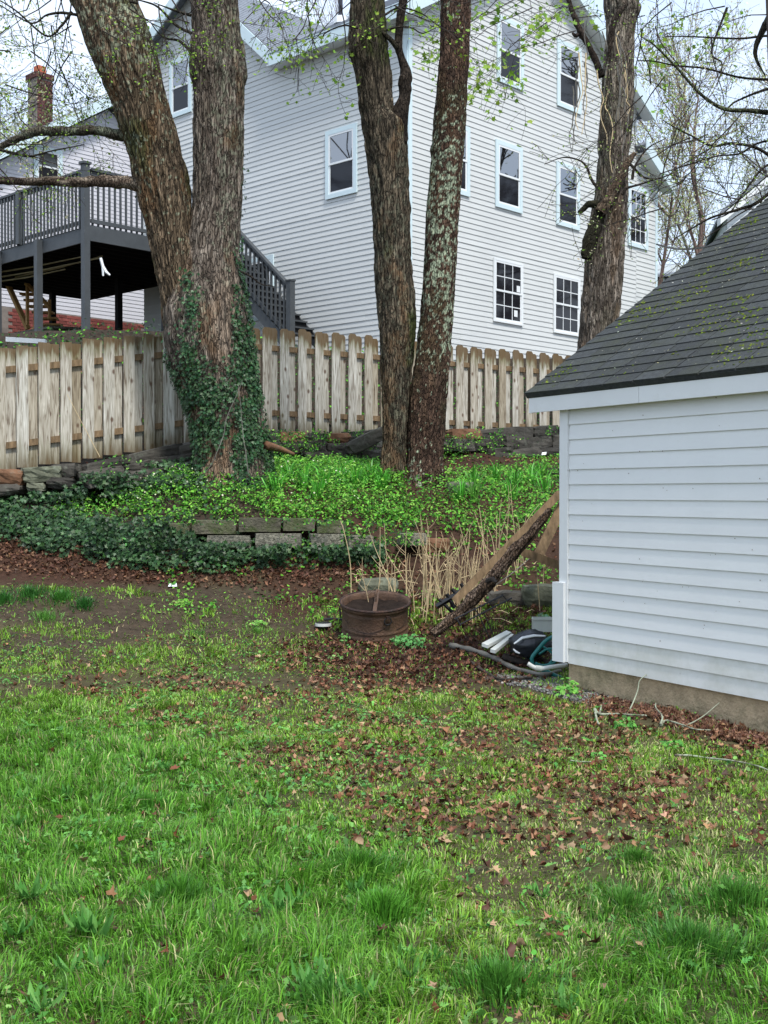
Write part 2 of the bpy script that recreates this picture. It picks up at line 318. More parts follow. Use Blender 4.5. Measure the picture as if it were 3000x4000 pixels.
def rand_axes(n, up=None, tilt=.6):
    """random frames whose Z leans about the given normals"""
    if up is None: up = np.tile([0, 0, 1.], (n, 1))
    Z = up + rng.normal(0, tilt, (n, 3)); Z /= np.linalg.norm(Z, axis=1, keepdims=True)
    q = rng.normal(0, 1, (n, 3)); X = np.cross(q, Z); X /= np.linalg.norm(X, axis=1, keepdims=True)
    return X, np.cross(Z, X), Z
def mixcol(cols, n, j=.12):
    cols = np.asarray(cols, float); c = cols[rng.integers(0, len(cols), n)]
    return c * (1 + rng.normal(0, j, (n, 1))).clip(.4, 1.8) * (1 + rng.normal(0, j * .25, (n, 3)))
def blades(Pn, h, w, head, lean, col, name=None):
    """bent grass blades, 3 triangles each"""
    n = len(Pn); D = np.stack([np.cos(head), np.sin(head), np.zeros(n)], 1); Sd = np.stack([-np.sin(head), np.cos(head), np.zeros(n)], 1)
    tw = rng.uniform(0, np.pi, n)[:, None]; Sd = Sd * np.cos(tw) + D * np.sin(tw)
    up = np.array([0, 0, 1.])[None]; h = h[:, None]; w = w[:, None]; ln = lean[:, None]
    mid = Pn + up * h * .55 * np.sqrt(np.maximum(.05, 1 - .3 * ln ** 2)) + D * h * ln * .28
    tip = Pn + up * h * np.maximum(.12, 1 - .55 * ln) + D * h * ln * .85
    V = np.stack([Pn - Sd * w, Pn + Sd * w, mid + Sd * w * .75, mid - Sd * w * .75, tip], 1).reshape(-1, 3)
    b = np.arange(n)[:, None] * 5
    Q = b + np.array([[0, 1, 2, 3]]); Tt = b + np.array([[3, 2, 4]])
    C = np.repeat(col, 5, 0).reshape(n, 5, 3)
    return V, [Q, Tt], C.reshape(-1, 3)
# ------------------------------------------------------------------ terrain
_cu = np.array([-1200, 0, 400, 750, 1200, 1600, 2100, 3600.])
_prof = [  # (Y, Z) of the ground along a line of sight, from the lawn up to the fence
    [(9, 0), (10.5, .12), (12, .34), (13.3, .76), (14.0, 1.08), (14.7, 1.45), (15.0, 1.66), (15.25, 1.92), (15.6, 1.98), (17, 2.05), (19, 2.4)],
    [(9, 0), (10.5, .12), (12, .33), (13.3, .76), (14.0, 1.08), (14.7, 1.50), (14.95, 1.66), (15.2, 1.90), (15.6, 1.97), (17, 2.1), (19, 2.5)],
    [(9, 0), (10.5, .10), (12, .30), (13.3, .72), (13.9, 1.02), (14.6, 1.33), (15.3, 1.66), (15.75, 2.05), (16, 2.13), (17, 2.2), (19, 2.55)],
    [(9, 0), (10.5, .06), (12, .24), (13.2, .60), (13.93, 1.0), (14.16, 1.34), (14.8, 1.78), (15.4, 1.95), (16.2, 2.1), (17, 2.3), (18.0, 2.5), (19, 2.6)],
    [(9, 0), (10.5, .03), (12, .17), (12.8, .43), (13.6, .80), (13.93, 1.0), (14.16, 1.34), (14.9, 1.72), (15.6, 1.90), (17.5, 2.18), (18.3, 2.5), (19, 2.63)],
    [(9, 0), (10.5, .02), (12, .17), (12.8, .42), (13.6, .76), (14.1, 1.04), (14.6, 1.32), (15.8, 1.86), (18.3, 2.2), (19.0, 2.52), (20, 2.65)],
    [(9, 0), (10.8, .03), (12, .22), (13.0, .55), (14.3, 1.09), (15.0, 1.36), (16.5, 1.75), (18.4, 2.2), (20.0, 2.3), (20.7, 2.62), (21.4, 2.70)],
    [(9, 0), (10.8, .03), (12, .22), (13.0, .55), (14.3, 1.09), (15.0, 1.36), (16.5, 1.75), (18.4, 2.2), (20.0, 2.3), (20.7, 2.62), (21.4, 2.70)]]
def fenceY(X): return np.where(X < -2.2, 15.2 + .6 * (X + 4.86), 18.6 + .63 * (X + 1.9))
def H(X, Y):
    X = np.asarray(X, float); Y = np.asarray(Y, float)
    u = 1500 + F * X / np.maximum(Y, 1.0)
    zs = np.stack([np.interp(Y, [q[0] for q in p], [q[1] for q in p]) for p in _prof], 0)
    u = np.clip(u, _cu[0], _cu[-1]); i = np.clip(np.searchsorted(_cu, u) - 1, 0, len(_cu) - 2)
    f = (u - _cu[i]) / (_cu[i + 1] - _cu[i]); f = f * f * (3 - 2 * f)
    a = np.take_along_axis(zs, i[None], 0)[0]; b = np.take_along_axis(zs, i[None] + 1, 0)[0]
    z = a * (1 - f) + b * f
    # behind the fence the bank climbs to the houses, then the hill beyond
    d = Y - np.maximum(fenceY(np.clip(X, -9, 8)), 15) 
    z = z + np.clip(d - .6, 0, 5) / 5 * 2.0 + np.clip(Y - 26, 0, 12) * .10
    z = z + np.clip(Y - 50, 0, 1e9) * .165 * sstep(50, 75, Y)
    z = z + (fbm(X * .9, Y * .9, 0, 3, 5) - .5) * .09 * sstep(2.5, 5, Y) + (fbm(X * 4, Y * 4, 0, 3, 9) - .5) * .03
    return z
def axis(lo, hi, step, far, n):
    a = np.arange(lo, hi + 1e-6, step); g = np.geomspace(step, far, n)
    return np.concatenate([(lo - np.cumsum(g))[::-1], a, hi + np.cumsum(g)])
gx = axis(-9, 8, .1, 55, 26); gy = axis(1.5, 28, .1, 55, 26)
GX, GY = np.meshgrid(gx, gy); GZ = H(GX, GY)
ny, nx = GX.shape; ii = np.arange(ny - 1)[:, None] * nx + np.arange(nx - 1)[None]
Fg = np.stack([ii, ii + 1, ii + nx + 1, ii + nx], -1).reshape(-1, 4)
# soil / thatch / litter colours of the ground, with shaded grass gaps painted in
gU, gV = UV(GX, np.maximum(GY, 2), GZ)
soil = np.array([.050, .037, .026]); thatch = np.array([.070, .060, .030]); red = np.array([.065, .034, .022]); mossy = np.array([.05, .075, .02])
def zone(U, V, u0, v0, ru, rv, soft=.35): 
    d = np.sqrt(((U - u0) / ru) ** 2 + ((V - v0) / rv) ** 2); return 1 - sstep(1 - soft, 1 + soft, d)
nz = fbm(GX * 2.2, GY * 2.2, 0, 4, 3); nz2 = fbm(GX * 9, GY * 9, 0, 3, 8)
C = thatch * (.7 + .6 * nz2[..., None]) + 0 * GX[..., None]
def over(C, m, col): return C * (1 - m[..., None]) + np.asarray(col) * m[..., None]
dirtm = np.clip(zone(gU, gV, 300, 2420, 1200, 170) * sstep(.25, .42, nz) + .4 * sstep(.55, .7, nz), 0, 1)
C = over(C, np.clip(zone(gU, gV, 300, 3300, 1000, 500) + zone(gU, gV, 2700, 3750, 700, 450), 0, 1) * .7, (.035, .05, .014)); C = over(C, dirtm * .92, soil * (.8 + .5 * nz2[..., None])); C = over(C, sstep(2260, 2200, gV) * (GY < 30), soil * .8)  # first layer paints the dark gaps between lush blades into the ground colour
C = over(C, zone(gU, gV, 1700, 2540, 560, 130), red * .6); C = over(C, zone(gU, gV, 300, 2200, 900, 90), red * .8); C = over(C, (gU > 1050) * sstep(2440, 2400, gV) * (GY < 19) * .85, red * .75)
C = over(C, sstep(9.6, 8.6, GY) * 0 + sstep(27, 34, GY), mossy)
mg = mat('ground_soil', attr=True, rough=.92, spec=.12, var=.35, var_scale=14, bump=.9, bump_scale=35)
g = obj('ground', np.stack([GX, GY, GZ], -1).reshape(-1, 3), Fg, mg, origin=(0, 0, 0), col=C.reshape(-1, 3), smooth=True); tag(g, kind='structure')

# ------------------------------------------------------------------ the big white house
C0 = np.array([.505, 25., 0]); dR = np.array([.687, .7266, 0]); dL = np.array([-.7266, .687, 0]); nL = np.array([-.687, -.7266, 0]); nR = np.array([.7266, -.687, 0]); UP = np.array([0, 0, 1.])
def hL(s, o, z): return C0 + dL * s + nL * o + UP * z         # left wall: along s, out o
def hR(r, o, z): return C0 + dR * r + nR * o + UP * z         # right wall: along r, out o
def onL(u, v, o=0):
    d = np.array(ray(u, v)); c = np.array([0, 0, CAMH]); t = ((C0 + nL * o - c) @ nL) / (d @ nL); p = c + d * t; return (p - C0) @ dL, p[2]
def onR(u, v, o=0):
    d = np.array(ray(u, v)); c = np.array([0, 0, CAMH]); t = ((C0 + nR * o - c) @ nR) / (d @ nR); p = c + d * t; return (p - C0) @ dR, p[2]
ZB = 4.05; EAVE = 12.0; EXPO = .1195
house = thing('white_house', hL(0, 0, ZB), 'tall three storey house with pale vinyl siding standing behind the picket fence and tree trunks', 'house')
WR, SL = 9.06, 9.5
APX = 7.1; 
def ztopR(r): return EAVE + .6 * min(r, WR - r) if r <= WR else EAVE
def ztopL(s):
    if s < 4.2: return EAVE
    return EAVE + .88 * (s - 4.2) if s < APX else EAVE + .88 * (APX - 4.2) - .60 * (s - APX)
WING = 10.14
def ztopW(r): return 10.85 - .6 * (r - 9.06)           # lean-to wing beyond the gable
# core walls just behind the siding boards
def wall_poly(fn, pts, off, thick, name='wall'):
    b = MB(); poly = [fn(s, -off, z) for s, z in pts]; ex = fn(0, -off - thick, 0) - fn(0, -off, 0)
    return b.prism(poly, ex).done(name, M['siding'], house)
wall_poly(hR, [(0.0, ZB), (WR, ZB), (WR, EAVE), (WR / 2, EAVE + .6 * WR / 2), (0.0, EAVE)], .004, .2)
wall_poly(hR, [(WR, ZB), (WING, ZB), (WING, ztopW(WING)), (WR, ztopW(WR))], .004, .2)
wall_poly(hL, [(0, ZB), (SL, ZB), (SL, ztopL(SL)), (APX, ztopL(APX)), (4.2, EAVE), (0, EAVE)], .004, .2)
b = MB(); b.prism([hL(SL, -.2, ZB), hL(SL, -9.0, ZB), hL(SL, -9, EAVE), hL(SL, -4.5, EAVE + 2.6), hL(SL, -.2, EAVE + .9)], -dL * .2); b.done('wall', M['siding'], house)
b = MB(); b.prism([hR(WR, -.2, ZB), hR(WR, -9, ZB), hR(WR, -9, EAVE), hR(WR, -.2, EAVE)], -dR * .2); b.done('wall', M['siding'], house)
# siding boards: each course of each wall is a board of its own
def board(fn, x0b, x1b, x0t, x1t, z0, z1, m, parent, name='siding_board', lip=.016, out=.002):
    V = [fn(x0b, out, z0), fn(x1b, out, z0), fn(x1b, out + lip, z0), fn(x0b, out + lip, z0), fn(x0t, out, z1), fn(x1t, out, z1), fn(x1t, out + .003, z1), fn(x0t, out + .003, z1)]
    me = obj(name, V, BOXF, m, parent, origin=fn((x0b + x1b) / 2, out, z0)); return me
def clip_range(ztop, x0, x1, z, n=400):
    xs = np.linspace(x0, x1, n); ok = np.array([ztop(x) > z for x in xs])
    if not ok.any(): return []
    e = np.flatnonzero(np.diff(np.concatenate([[0], ok.astype(int), [0]]))); return [(xs[a], xs[b - 1]) for a, b in zip(e[::2], e[1::2])]
def side(fn, x0, x1, ztop, zmax, m, parent, z0=ZB, expo=EXPO, name_ok=True):
    z = z0
    while z < zmax:
        rb = clip_range(ztop, x0, x1, z + .01); rt = clip_range(ztop, x0, x1, z + expo)
        for a, c in rb:
            if c - a < .15: continue
            q = [r for r in rt if r[0] < c and r[1] > a]
            if not q: continue
            a2, c2 = max(a, q[0][0]), min(c, q[0][1])
            if rnd.random() < .28 and c - a > 4 and name_ok: sp_ = rnd.uniform(a2 + 1, c2 - 1); board(fn, a, sp_ + .02, a2, sp_ + .02, z, z + expo, m, parent); board(fn, sp_, c, sp_, c2, z, z + expo, m, parent, lip=.0175, out=.0035)
            else: board(fn, a, c, a2, c2, z, z + expo, m, parent)
        z += expo
side(hR, .1, WR, ztopR, 13.4, M['siding'], house, z0=4.4)
side(hR, WR, WING - .08, ztopW, 11.1, M['siding'], house, z0=6.0)
side(hL, .1, SL, ztopL, 14.6, M['siding'], house, z0=4.4)
# corner boards
for fn in (hR, hL):
    b = MB(); b.box(fn(0, .0, ZB), fn(.11, 0, 0) - fn(0, 0, 0), fn(0, .028, 0) - fn(0, 0, 0), UP * (EAVE - ZB)); b.done('corner_board', M['trim'], house)
b = MB(); b.box(hR(WING - .1, 0, ZB), dR * .1, nR * .028, UP * (ztopW(WING) - ZB)); b.done('corner_board', M['trim'], house)
# roof: main slope, right slope, cross gable, wing roof
def slab(pts, th, name, m, parent):
    p = [np.asarray(q, float) for q in pts]; nrm = np.cross(p[1] - p[0], p[2] - p[0]); nrm /= np.linalg.norm(nrm)
    if nrm[2] < 0: nrm = -nrm
    b = MB(); b.prism(p, nrm * th); return b.done(name, m, parent)
OV = .38; RZ = EAVE + .6 * WR / 2
def rf(r, s, z): return C0 + dR * r + dL * s + UP * z          # house plan coordinates: r across the gable, s along the ridge
slab([rf(-OV, -.35, EAVE - .6 * OV), rf(-OV, 4.0, EAVE - .6 * OV), rf(WR / 2, 4.0, RZ), rf(WR / 2, -.35, RZ)], .1, 'roof', M['roofgrey'], house)
slab([rf(.3, 4.0, EAVE + .18), rf(.3, SL, EAVE + .18), rf(WR / 2, SL, RZ), rf(WR / 2, 4.0, RZ)], .1, 'roof', M['roofgrey'], house)
slab([rf(WR + OV, -.35, EAVE - .6 * OV), rf(WR + OV, SL + .3, EAVE - .6 * OV), rf(WR / 2, SL + .3, RZ), rf(WR / 2, -.35, RZ)], .1, 'roof', M['roofgrey'], house)
AZ = ztopL(APX); dep = (AZ - EAVE) / .6
slab([hL(4.2 - OV * .6, .32, EAVE - .88 * OV * .6), hL(APX, .32, AZ), hL(APX, -dep - .2, AZ), hL(4.2 - OV * .6, .1, EAVE - .88 * OV * .6)], .1, 'roof', M['roofgrey'], house)
slab([hL(SL + .3, .32, AZ - .6 * (SL + .3 - APX)), hL(APX, .32, AZ), hL(APX, -dep - .2, AZ), hL(SL + .3, -3.0, AZ - .6 * (SL + .3 - APX))], .1, 'roof', M['roofgrey'], house)
slab([hR(WR - .1, .35, ztopW(WR - .1)), hR(WING + .30, .35, ztopW(WING + .30)), hR(WING + .30, -6, ztopW(WING + .30)), hR(WR - .1, -6, ztopW(WR - .1))], .1, 'roof', M['roofgrey'], house)
# shingle courses of the cross gable slope, which shows
bsh = MB()
for i in range(26):
    t0, t1 = i / 26, (i + 1) / 26 + .004
    def q(t, o): s = (4.2 - OV * .6) * (1 - t) + APX * t; z = (EAVE - .88 * OV * .6) * (1 - t) + AZ * t; return hL(s, o, z + .135)
    bk = .1 * (1 - t0) - (dep + .2) * t0; bk1 = .1 * (1 - t1) - (dep + .2) * t1
    n_ = np.array([0, 0, .022]); bsh.add([q(t0, .33) + n_, q(t0, bk) + n_, q(t1, bk1), q(t1, .33), q(t0, .33), q(t0, bk)], [(0, 1, 2, 3), (4, 5, 1, 0)])
for i in range(34):
    t0, t1 = i / 34, (i + 1) / 34 + .003; A0 = rf(-OV, -.35, EAVE - .6 * OV); A1 = rf(-OV, 4.0, EAVE - .6 * OV); B1 = rf(WR / 2, 4.0, RZ); B0 = rf(WR / 2, -.35, RZ); e_ = np.array([0, 0, .118]); h_ = np.array([0, 0, .022])
    bsh.add([A0 + (B0 - A0) * t0 + e_ + h_, A1 + (B1 - A1) * t0 + e_ + h_, A1 + (B1 - A1) * t1 + e_, A0 + (B0 - A0) * t1 + e_, A0 + (B0 - A0) * t0 + e_, A1 + (B1 - A1) * t0 + e_], [(0, 1, 2, 3), (4, 5, 1, 0)])
tag(bsh.done('shingle_courses', M['roofgrey'], house), kind='stuff')
# fascias, rakes and soffits
def beam(p, q, drop, th, name, m, parent, out):
    b = MB(); b.box(p, q - p, np.asarray(out) * th, -UP * drop); return b.done(name, m, parent)
ez = EAVE - .6 * OV
beam(hL(-.38, OV + .005, ez + .11), hL(4.2 - OV * .6, OV + .005, ez + .11), .30, .035, 'fascia', M['trim'], house, nL)
slab([hL(-.3, OV, ez - .16), hL(4.1, OV, ez - .16), hL(4.1, .02, ez - .16), hL(-.3, .02, ez - .16)], .03, 'soffit', M['white'], house)
beam(hL(4.2 - OV * .6, .325, EAVE - .88 * OV * .6 + .13), hL(APX, .325, AZ + .13), .34, .04, 'rake_board', M['trim'], house, nL)
beam(hL(SL + .3, .325, AZ - .6 * (SL + .3 - APX) + .13), hL(APX, .325, AZ + .13), .34, .04, 'rake_board', M['trim'], house, nL)
for (r0, r1) in ((-.35, WR / 2), (WR + .35, WR / 2)):
    f0 = EAVE + .6 * min(r0, WR - r0)
    beam(hR(r0, .355, f0 + .12), hR(r1, .355, RZ + .12), .32, .04, 'rake_board', M['trim'], house, nR)
    slab([hR(r0, .35, f0 - .12), hR(r1, .35, RZ - .12), hR(r1, .02, RZ - .12), hR(r0, .02, f0 - .12)], .02, 'soffit', M['white'], house)
beam(hR(WR - .1, .355, ztopW(WR - .1) + .12), hR(WING + .30, .355, ztopW(WING + .30) + .12), .32, .04, 'rake_board', M['trim'], house, nR)
slab([hR(WR, .35, ztopW(WR) - .12), hR(WING + .30, .35, ztopW(WING + .30) - .12), hR(WING + .30, .02, ztopW(WING + .30) - .12), hR(WR, .02, ztopW(WR) - .12)], .02, 'soffit', M['white'], house)
b = MB(); vp = hL(3.35, -1.3, 0); b.tube([vp + UP * 12.7, vp + UP * 14.0], .055, 10); b.done('vent_pipe', M['vent'], house)
b = MB(); b.prism([vp + np.array([.17 * math.cos(a), .17 * math.sin(a), 12.86]) for a in np.linspace(0, 6.283, 10)[:-1]], UP * .16); b.done('pipe_flashing', M['white'], house)
# windows
def window(fn, x0, x1, z0, z1, parent, tw=.10, grid=False, trimM=None, up='glass', lo='glass2', depth=.035, sticker=None):
    """x along the wall, trim outer edges given"""
    trimM = trimM or M['trim']; ex = fn(1, 0, 0) - fn(0, 0, 0); eo = fn(0, 1, 0) - fn(0, 0, 0); f0_ = fn; fn = lambda x, o, z: f0_(x, o + .017, z)
    if x1 < x0: x0, x1 = x1, x0
    b = MB(); d = depth; w = x1 - x0; h = z1 - z0
    def member(a, c, e, f_):  # mitred trim member: outer a->c, inner e->f_
        pts = [fn(a[0], .003, a[1]), fn(c[0], .003, c[1]), fn(f_[0], .003, f_[1]), fn(e[0], .003, e[1])]
        b.prism(pts, eo * d)
    i = tw; O = [(x0, z0), (x1, z0), (x1, z1), (x0, z1)]; I = [(x0 + i, z0 + i), (x1 - i, z0 + i), (x1 - i, z1 - i), (x0 + i, z1 - i)]
    for k in range(4): member(O[k], O[(k + 1) % 4], I[k], I[(k + 1) % 4])
    win = b.done('window', trimM, parent, origin=fn((x0 + x1) / 2, 0, z0))
    a0, a1, c0, c1 = x0 + i, x1 - i, z0 + i, z1 - i; mid = (c0 + c1) / 2; sw = .045
    def rect(name, a, c, e, f_, o0, o1, m):
        b = MB(); b.box(fn(a, o0, e), ex * (c - a), eo * (o1 - o0), UP * (f_ - e)); return b.done(name, m, win)
    b = MB()
    for (A, Cc, E, Ff, o0, o1) in ((a0, a1, mid - .02, c1, .012, .034), (a0, a1, c0, mid + .02, .002, .020)):
        ou = o1
        b.box(fn(A, o0, E), ex * sw, eo * (o1 - o0), UP * (Ff - E)); b.box(fn(Cc - sw, o0, E), ex * sw, eo * (o1 - o0), UP * (Ff - E))
        b.box(fn(A + sw, o0, E), ex * (Cc - A - 2 * sw), eo * (o1 - o0), UP * sw); b.box(fn(A + sw, o0, Ff - sw), ex * (Cc - A - 2 * sw), eo * (o1 - o0), UP * sw)
    b.done('sash', M['white'], win)
    rect('pane', a0 + sw, a1 - sw, mid - .02 + sw, c1 - sw, .018, .024, M[up]); rect('pane', a0 + sw, a1 - sw, c0 + sw, mid + .02 - sw, .006, .012, M[lo])
    if grid:
        for (E, Ff, o) in ((mid - .02 + sw, c1 - sw, .0245), (c0 + sw, mid + .02 - sw, .0125)):
            for k in (1, 2):
                x = a0 + sw + (a1 - a0 - 2 * sw) * k / 3; rect('muntin', x - .010, x + .010, E, Ff, o, o + .006, M['white'])
            zz = (E + Ff) / 2; rect('muntin', a0 + sw, a1 - sw, zz - .010, zz + .010, o + .0005, o + .0055, M['white'])
    if sticker:
        for (sx, sz) in sticker: rect('sticker', a0 + (a1 - a0) * sx, a0 + (a1 - a0) * (sx + .13), c0 + (c1 - c0) * sz, c0 + (c1 - c0) * (sz + .11), .032, .034, M['white'])
    return win
def winR(u0, u1, vt, vb, **k):
    x0, zb = onR(u0, vb); _, zt = onR(u0, vt); x1, _ = onR(u1, vb); return window(hR, x0, x1, zb, zt, house, **k)
winR(1937, 2040, 55, 316); winR(2172, 2265, 150, 412); winR(1931, 2035, 544, 807); winR(2169, 2259, 629, 877)
x1, zt = onR(1830, 501); _, zb = onR(1830, 771); window(hR, x1 - .93, x1, zb, zt, house)
winR(1923, 2037, 1006, 1255, tw=.05, grid=True, trimM=M['white'], up='glass2', sticker=[(.80, .53), (.70, .10)]); winR(2158, 2260, 1067, 1299, tw=.05, grid=True, trimM=M['white'], up='glass2')
x1, zt = onR(2527, 744); _, zb = onR(2527, 980); window(hR, x1 - 1.0, x1, zb, zt, house, grid=True)
x0, zb = onL(1277, 782); x1, _ = onL(1399, 753); _, zt = onL(1277, 517); window(hL, x1, x0, zb, zt, house)
x0, zb = onL(668, 467); x1, _ = onL(752, 449); _, zt = onL(668, 241); window(hL, x1, x0, zb, zt, house)
x1, zt = onL(1073, 995); window(hL, x1, x1 + .95, zt - 1.5, zt, house)

# ------------------------------------------------------------------ lavender house behind the deck
SLV = 14.0
def hV(o, out, z): return C0 + dL * (SLV - out) + nL * o + UP * z   # its gable wall; out = towards the camera
def onV(u, v, out=0):
    nrm = -dL; c = np.array([0, 0, CAMH]); d = np.array(ray(u, v)); t = ((C0 + dL * (SLV - out) - c) @ nrm) / (d @ nrm); p = c + d * t; return (p - C0) @ nL, p[2]
oa, za = onV(422, 392); o2, z2 = onV(0, 590); pv = (za - z2) / (o2 - oa)
o_hi = oa + 5.0; o_lo = oa - 5.0; zb_v = onV(300, 1232)[1]; zg = 5.0
def ztopV(o): return za - .28 - pv * abs(o - oa)
lav = thing('lavender_house', hV(oa, 0, zg), 'small gabled house with lavender siding and brick base behind the charcoal deck', 'house')
b = MB(); b.prism([hV(o_lo, -.01, zg), hV(o_hi, -.01, zg), hV(o_hi, -.01, ztopV(o_hi)), hV(oa, -.01, za - .28), hV(o_lo, -.01, ztopV(o_lo))], dL * 7); b.done('wall', M['siding_l'], lav)
side(hV, o_lo, o_hi, ztopV, za - .3, M['siding_l'], lav, z0=zb_v, expo=.115)
for sgn in (1, -1):
    oe = oa + sgn * 5.3; ze = za - pv * 5.3
    slab([hV(oa, .4, za), hV(oe, .4, ze), hV(oe, -7.4, ze), hV(oa, -7.4, za)], .1, 'roof', M['roofgrey'], lav)
    beam(hV(oa, .405, za + .13), hV(oe, .405, ze + .13), .34, .05, 'rake_board', M['trim'], lav, -dL)
    slab([hV(oa, .4, za - .1), hV(oe, .4, ze - .1), hV(oe, .02, ze - .1), hV(oa, .02, za - .1)], .02, 'soffit', M['white'], lav)
x0, zb = onV(130, 720); x1, _ = onV(241, 720); _, zt = onV(130, 564); window(hV, x1, x0, zb, zt, lav, tw=.12)
# brick base: mortar slab with bricks standing proud (only the stretch under the deck shows)
b = MB(); b.box(hV(o_lo, .0, zg), nL * 10, -dL * .03, UP * (zb_v - zg - .01)); b.done('mortar_face', M['mortar'], lav)
bo0 = onV(560, 1300)[0]; bo1 = onV(60, 1300)[0]; bw, bh = .25, .095
bme = make_mesh('brick', np.vstack([box8((0, 0, 0), nL * (bw - .014), -dL * .02, UP * (bh - .014))]), BOXF, M['brick']); cnt = 0
for r in range(10):
    x = bo0 + (r % 2) * bw / 2
    while x < bo1 and cnt < 295:
        link('brick', bme, lav, loc=hV(x, .03, zb_v - .03 - (r + 1) * bh)); x += bw; cnt += 1
# chimney
def chimney(o, back, w, z0, z1, parent):
    base = hV(o, -back, 0); ch = MB(); ch.box(base + UP * z0, nL * w, dL * w, UP * (z1 - z0)); ch = ch.done('chimney', M['mortar'], parent)
    b2 = MB(); c_ = .045; b2.box(base + UP * z1 - nL * c_ + dL * -c_, nL * (w + 2 * c_), dL * (w + 2 * c_), UP * .16); b2.done('chimney_cap', M['brickd'], ch)
    b3 = MB(); b3.box(base + UP * (z1 + .16) + nL * w * .25 + dL * w * .25, nL * w * .5, dL * w * .5, UP * .26); b3.done('flue', M['clay'], ch)
    rows = int((z1 - z0) / .085); nb = 3; k = w / nb; m1 = make_mesh('brick', box8((0, 0, 0), nL * (k - .014), -dL * .014, UP * .072), BOXF, M['brickd']); m2 = make_mesh('brick', box8((0, 0, 0), dL * (k - .014), -nL * .014, UP * .072), BOXF, M['brickd'])
    for r in range(rows):
        for j in range(nb): 
            link('brick', m1, ch, loc=base + nL * (j * k) + UP * (z0 + r * .085)); link('brick', m2, ch, loc=base + dL * (j * k) + UP * (z0 + r * .085))
oc, _ = onV(205, 480, -.9); zc = Zv(345, 36.5)
chimney(oc, .9, .52, za - 2.9, zc - .16, lav)

# ------------------------------------------------------------------ the charcoal deck with its stairs
DS, DO = 5.2, 4.4; DF = Zv(885, 25.36); DT = Zv(662, 25.36); DEND = 12.4; DIN = 1.25
deck = thing('deck', hL(DS, DO, 4.6), 'charcoal painted raised deck with baluster railing and stairs beside the white house', 'deck')
def dbox(name, s0, s1, o0, o1, z0, z1, m=None): b = MB(); b.box(hL(s0, o0, z0), dL * (s1 - s0), nL * (o1 - o0), UP * (z1 - z0)); return b.done(name, m or M['deck'], deck)
nb = 22; bwid = (DEND - DS) / 50
fl = make_mesh('floor_board', box8((0, 0, 0), dL * (DEND - DS), nL * .135, UP * .035), BOXF, M['deck'])
for i in range(int((DO - .05) / .14)): link('floor_board', fl, deck, loc=hL(DS, .05 + i * .14, DF - .035))
dbox('fascia', DS - .04, DEND, DO, DO + .045, DF - .33, DF - .005); dbox('fascia', DS - .04, DS, .02, DO, DF - .33, DF - .005)
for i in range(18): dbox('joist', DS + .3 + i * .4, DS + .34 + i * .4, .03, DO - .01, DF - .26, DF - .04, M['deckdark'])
pw = .14
def post(s, o, z0, z1, name='post', m=None, w=None): w = w or pw; b = MB(); b.box(hL(s, o, z0), dL * w, nL * w, UP * (z1 - z0)); return b.done(name, m or M['deck'], deck)
for s, u_, in ((DS - .05, 350), (7.08, 178), (8.92, 18), (10.8, -100)):
    p_ = hL(s, DO, 0); post(s, DO + .047, float(H(p_[0], p_[1])) - .2, DF - .04 if s > 6 else DT + .06)
b = MB(); q_ = hL(DS - .08, DO + .02, DT + .06); b.box(q_, dL * .2, nL * .2, UP * .05); b.done('post_cap', M['deck'], deck)
for s, o in ((8.74, 1.2), (11.9, 1.2), (6.3, 1.2)):
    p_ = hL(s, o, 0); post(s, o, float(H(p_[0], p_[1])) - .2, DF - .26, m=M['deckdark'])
for s in (8.0, 10.6): post(s, DO - .02, DF + .0, DT + .01)
def rail_line(p, q, z0, z1, parent, zt=None, inset=0, n=None, skip=()):
    """top rail, bottom rail and balusters between two plan points"""
    d = q - p; Ln = np.linalg.norm(d[:2]); e = d / np.linalg.norm(d); sd = np.array([-e[1], e[0], 0])
    b = MB(); b.box(p + UP * (z1 - .05) - sd * .06, d, sd * .12, UP * .05); b.done('handrail', M['deck'], deck)
    b = MB(); b.box(p + UP * (z1 - .14) - sd * .02, d, sd * .04, UP * .088); b.done('top_rail', M['deck'], deck)
    b = MB(); b.box(p + UP * (z0 + .07) - sd * .02, d, sd * .04, UP * .085); b.done('bottom_rail', M['deck'], deck)
    k = int(Ln / .142); bm = make_mesh('baluster', box8(-sd * .019 - e * .019, e * .038, sd * .038, UP * (z1 - z0 - .05)), BOXF, M['deck'])
    for i in range(k): link('baluster', bm, deck, loc=p + d * ((i + .5) / k) + sd * .04 + UP * (z0 - .02))
rail_line(hL(DS + .1, DO + .03, 0), hL(DEND, DO + .03, 0), DF, DT, deck)
rail_line(hL(DS + .03, DO - .02, 0), hL(DS + .03, DIN, 0), DF, DT, deck)
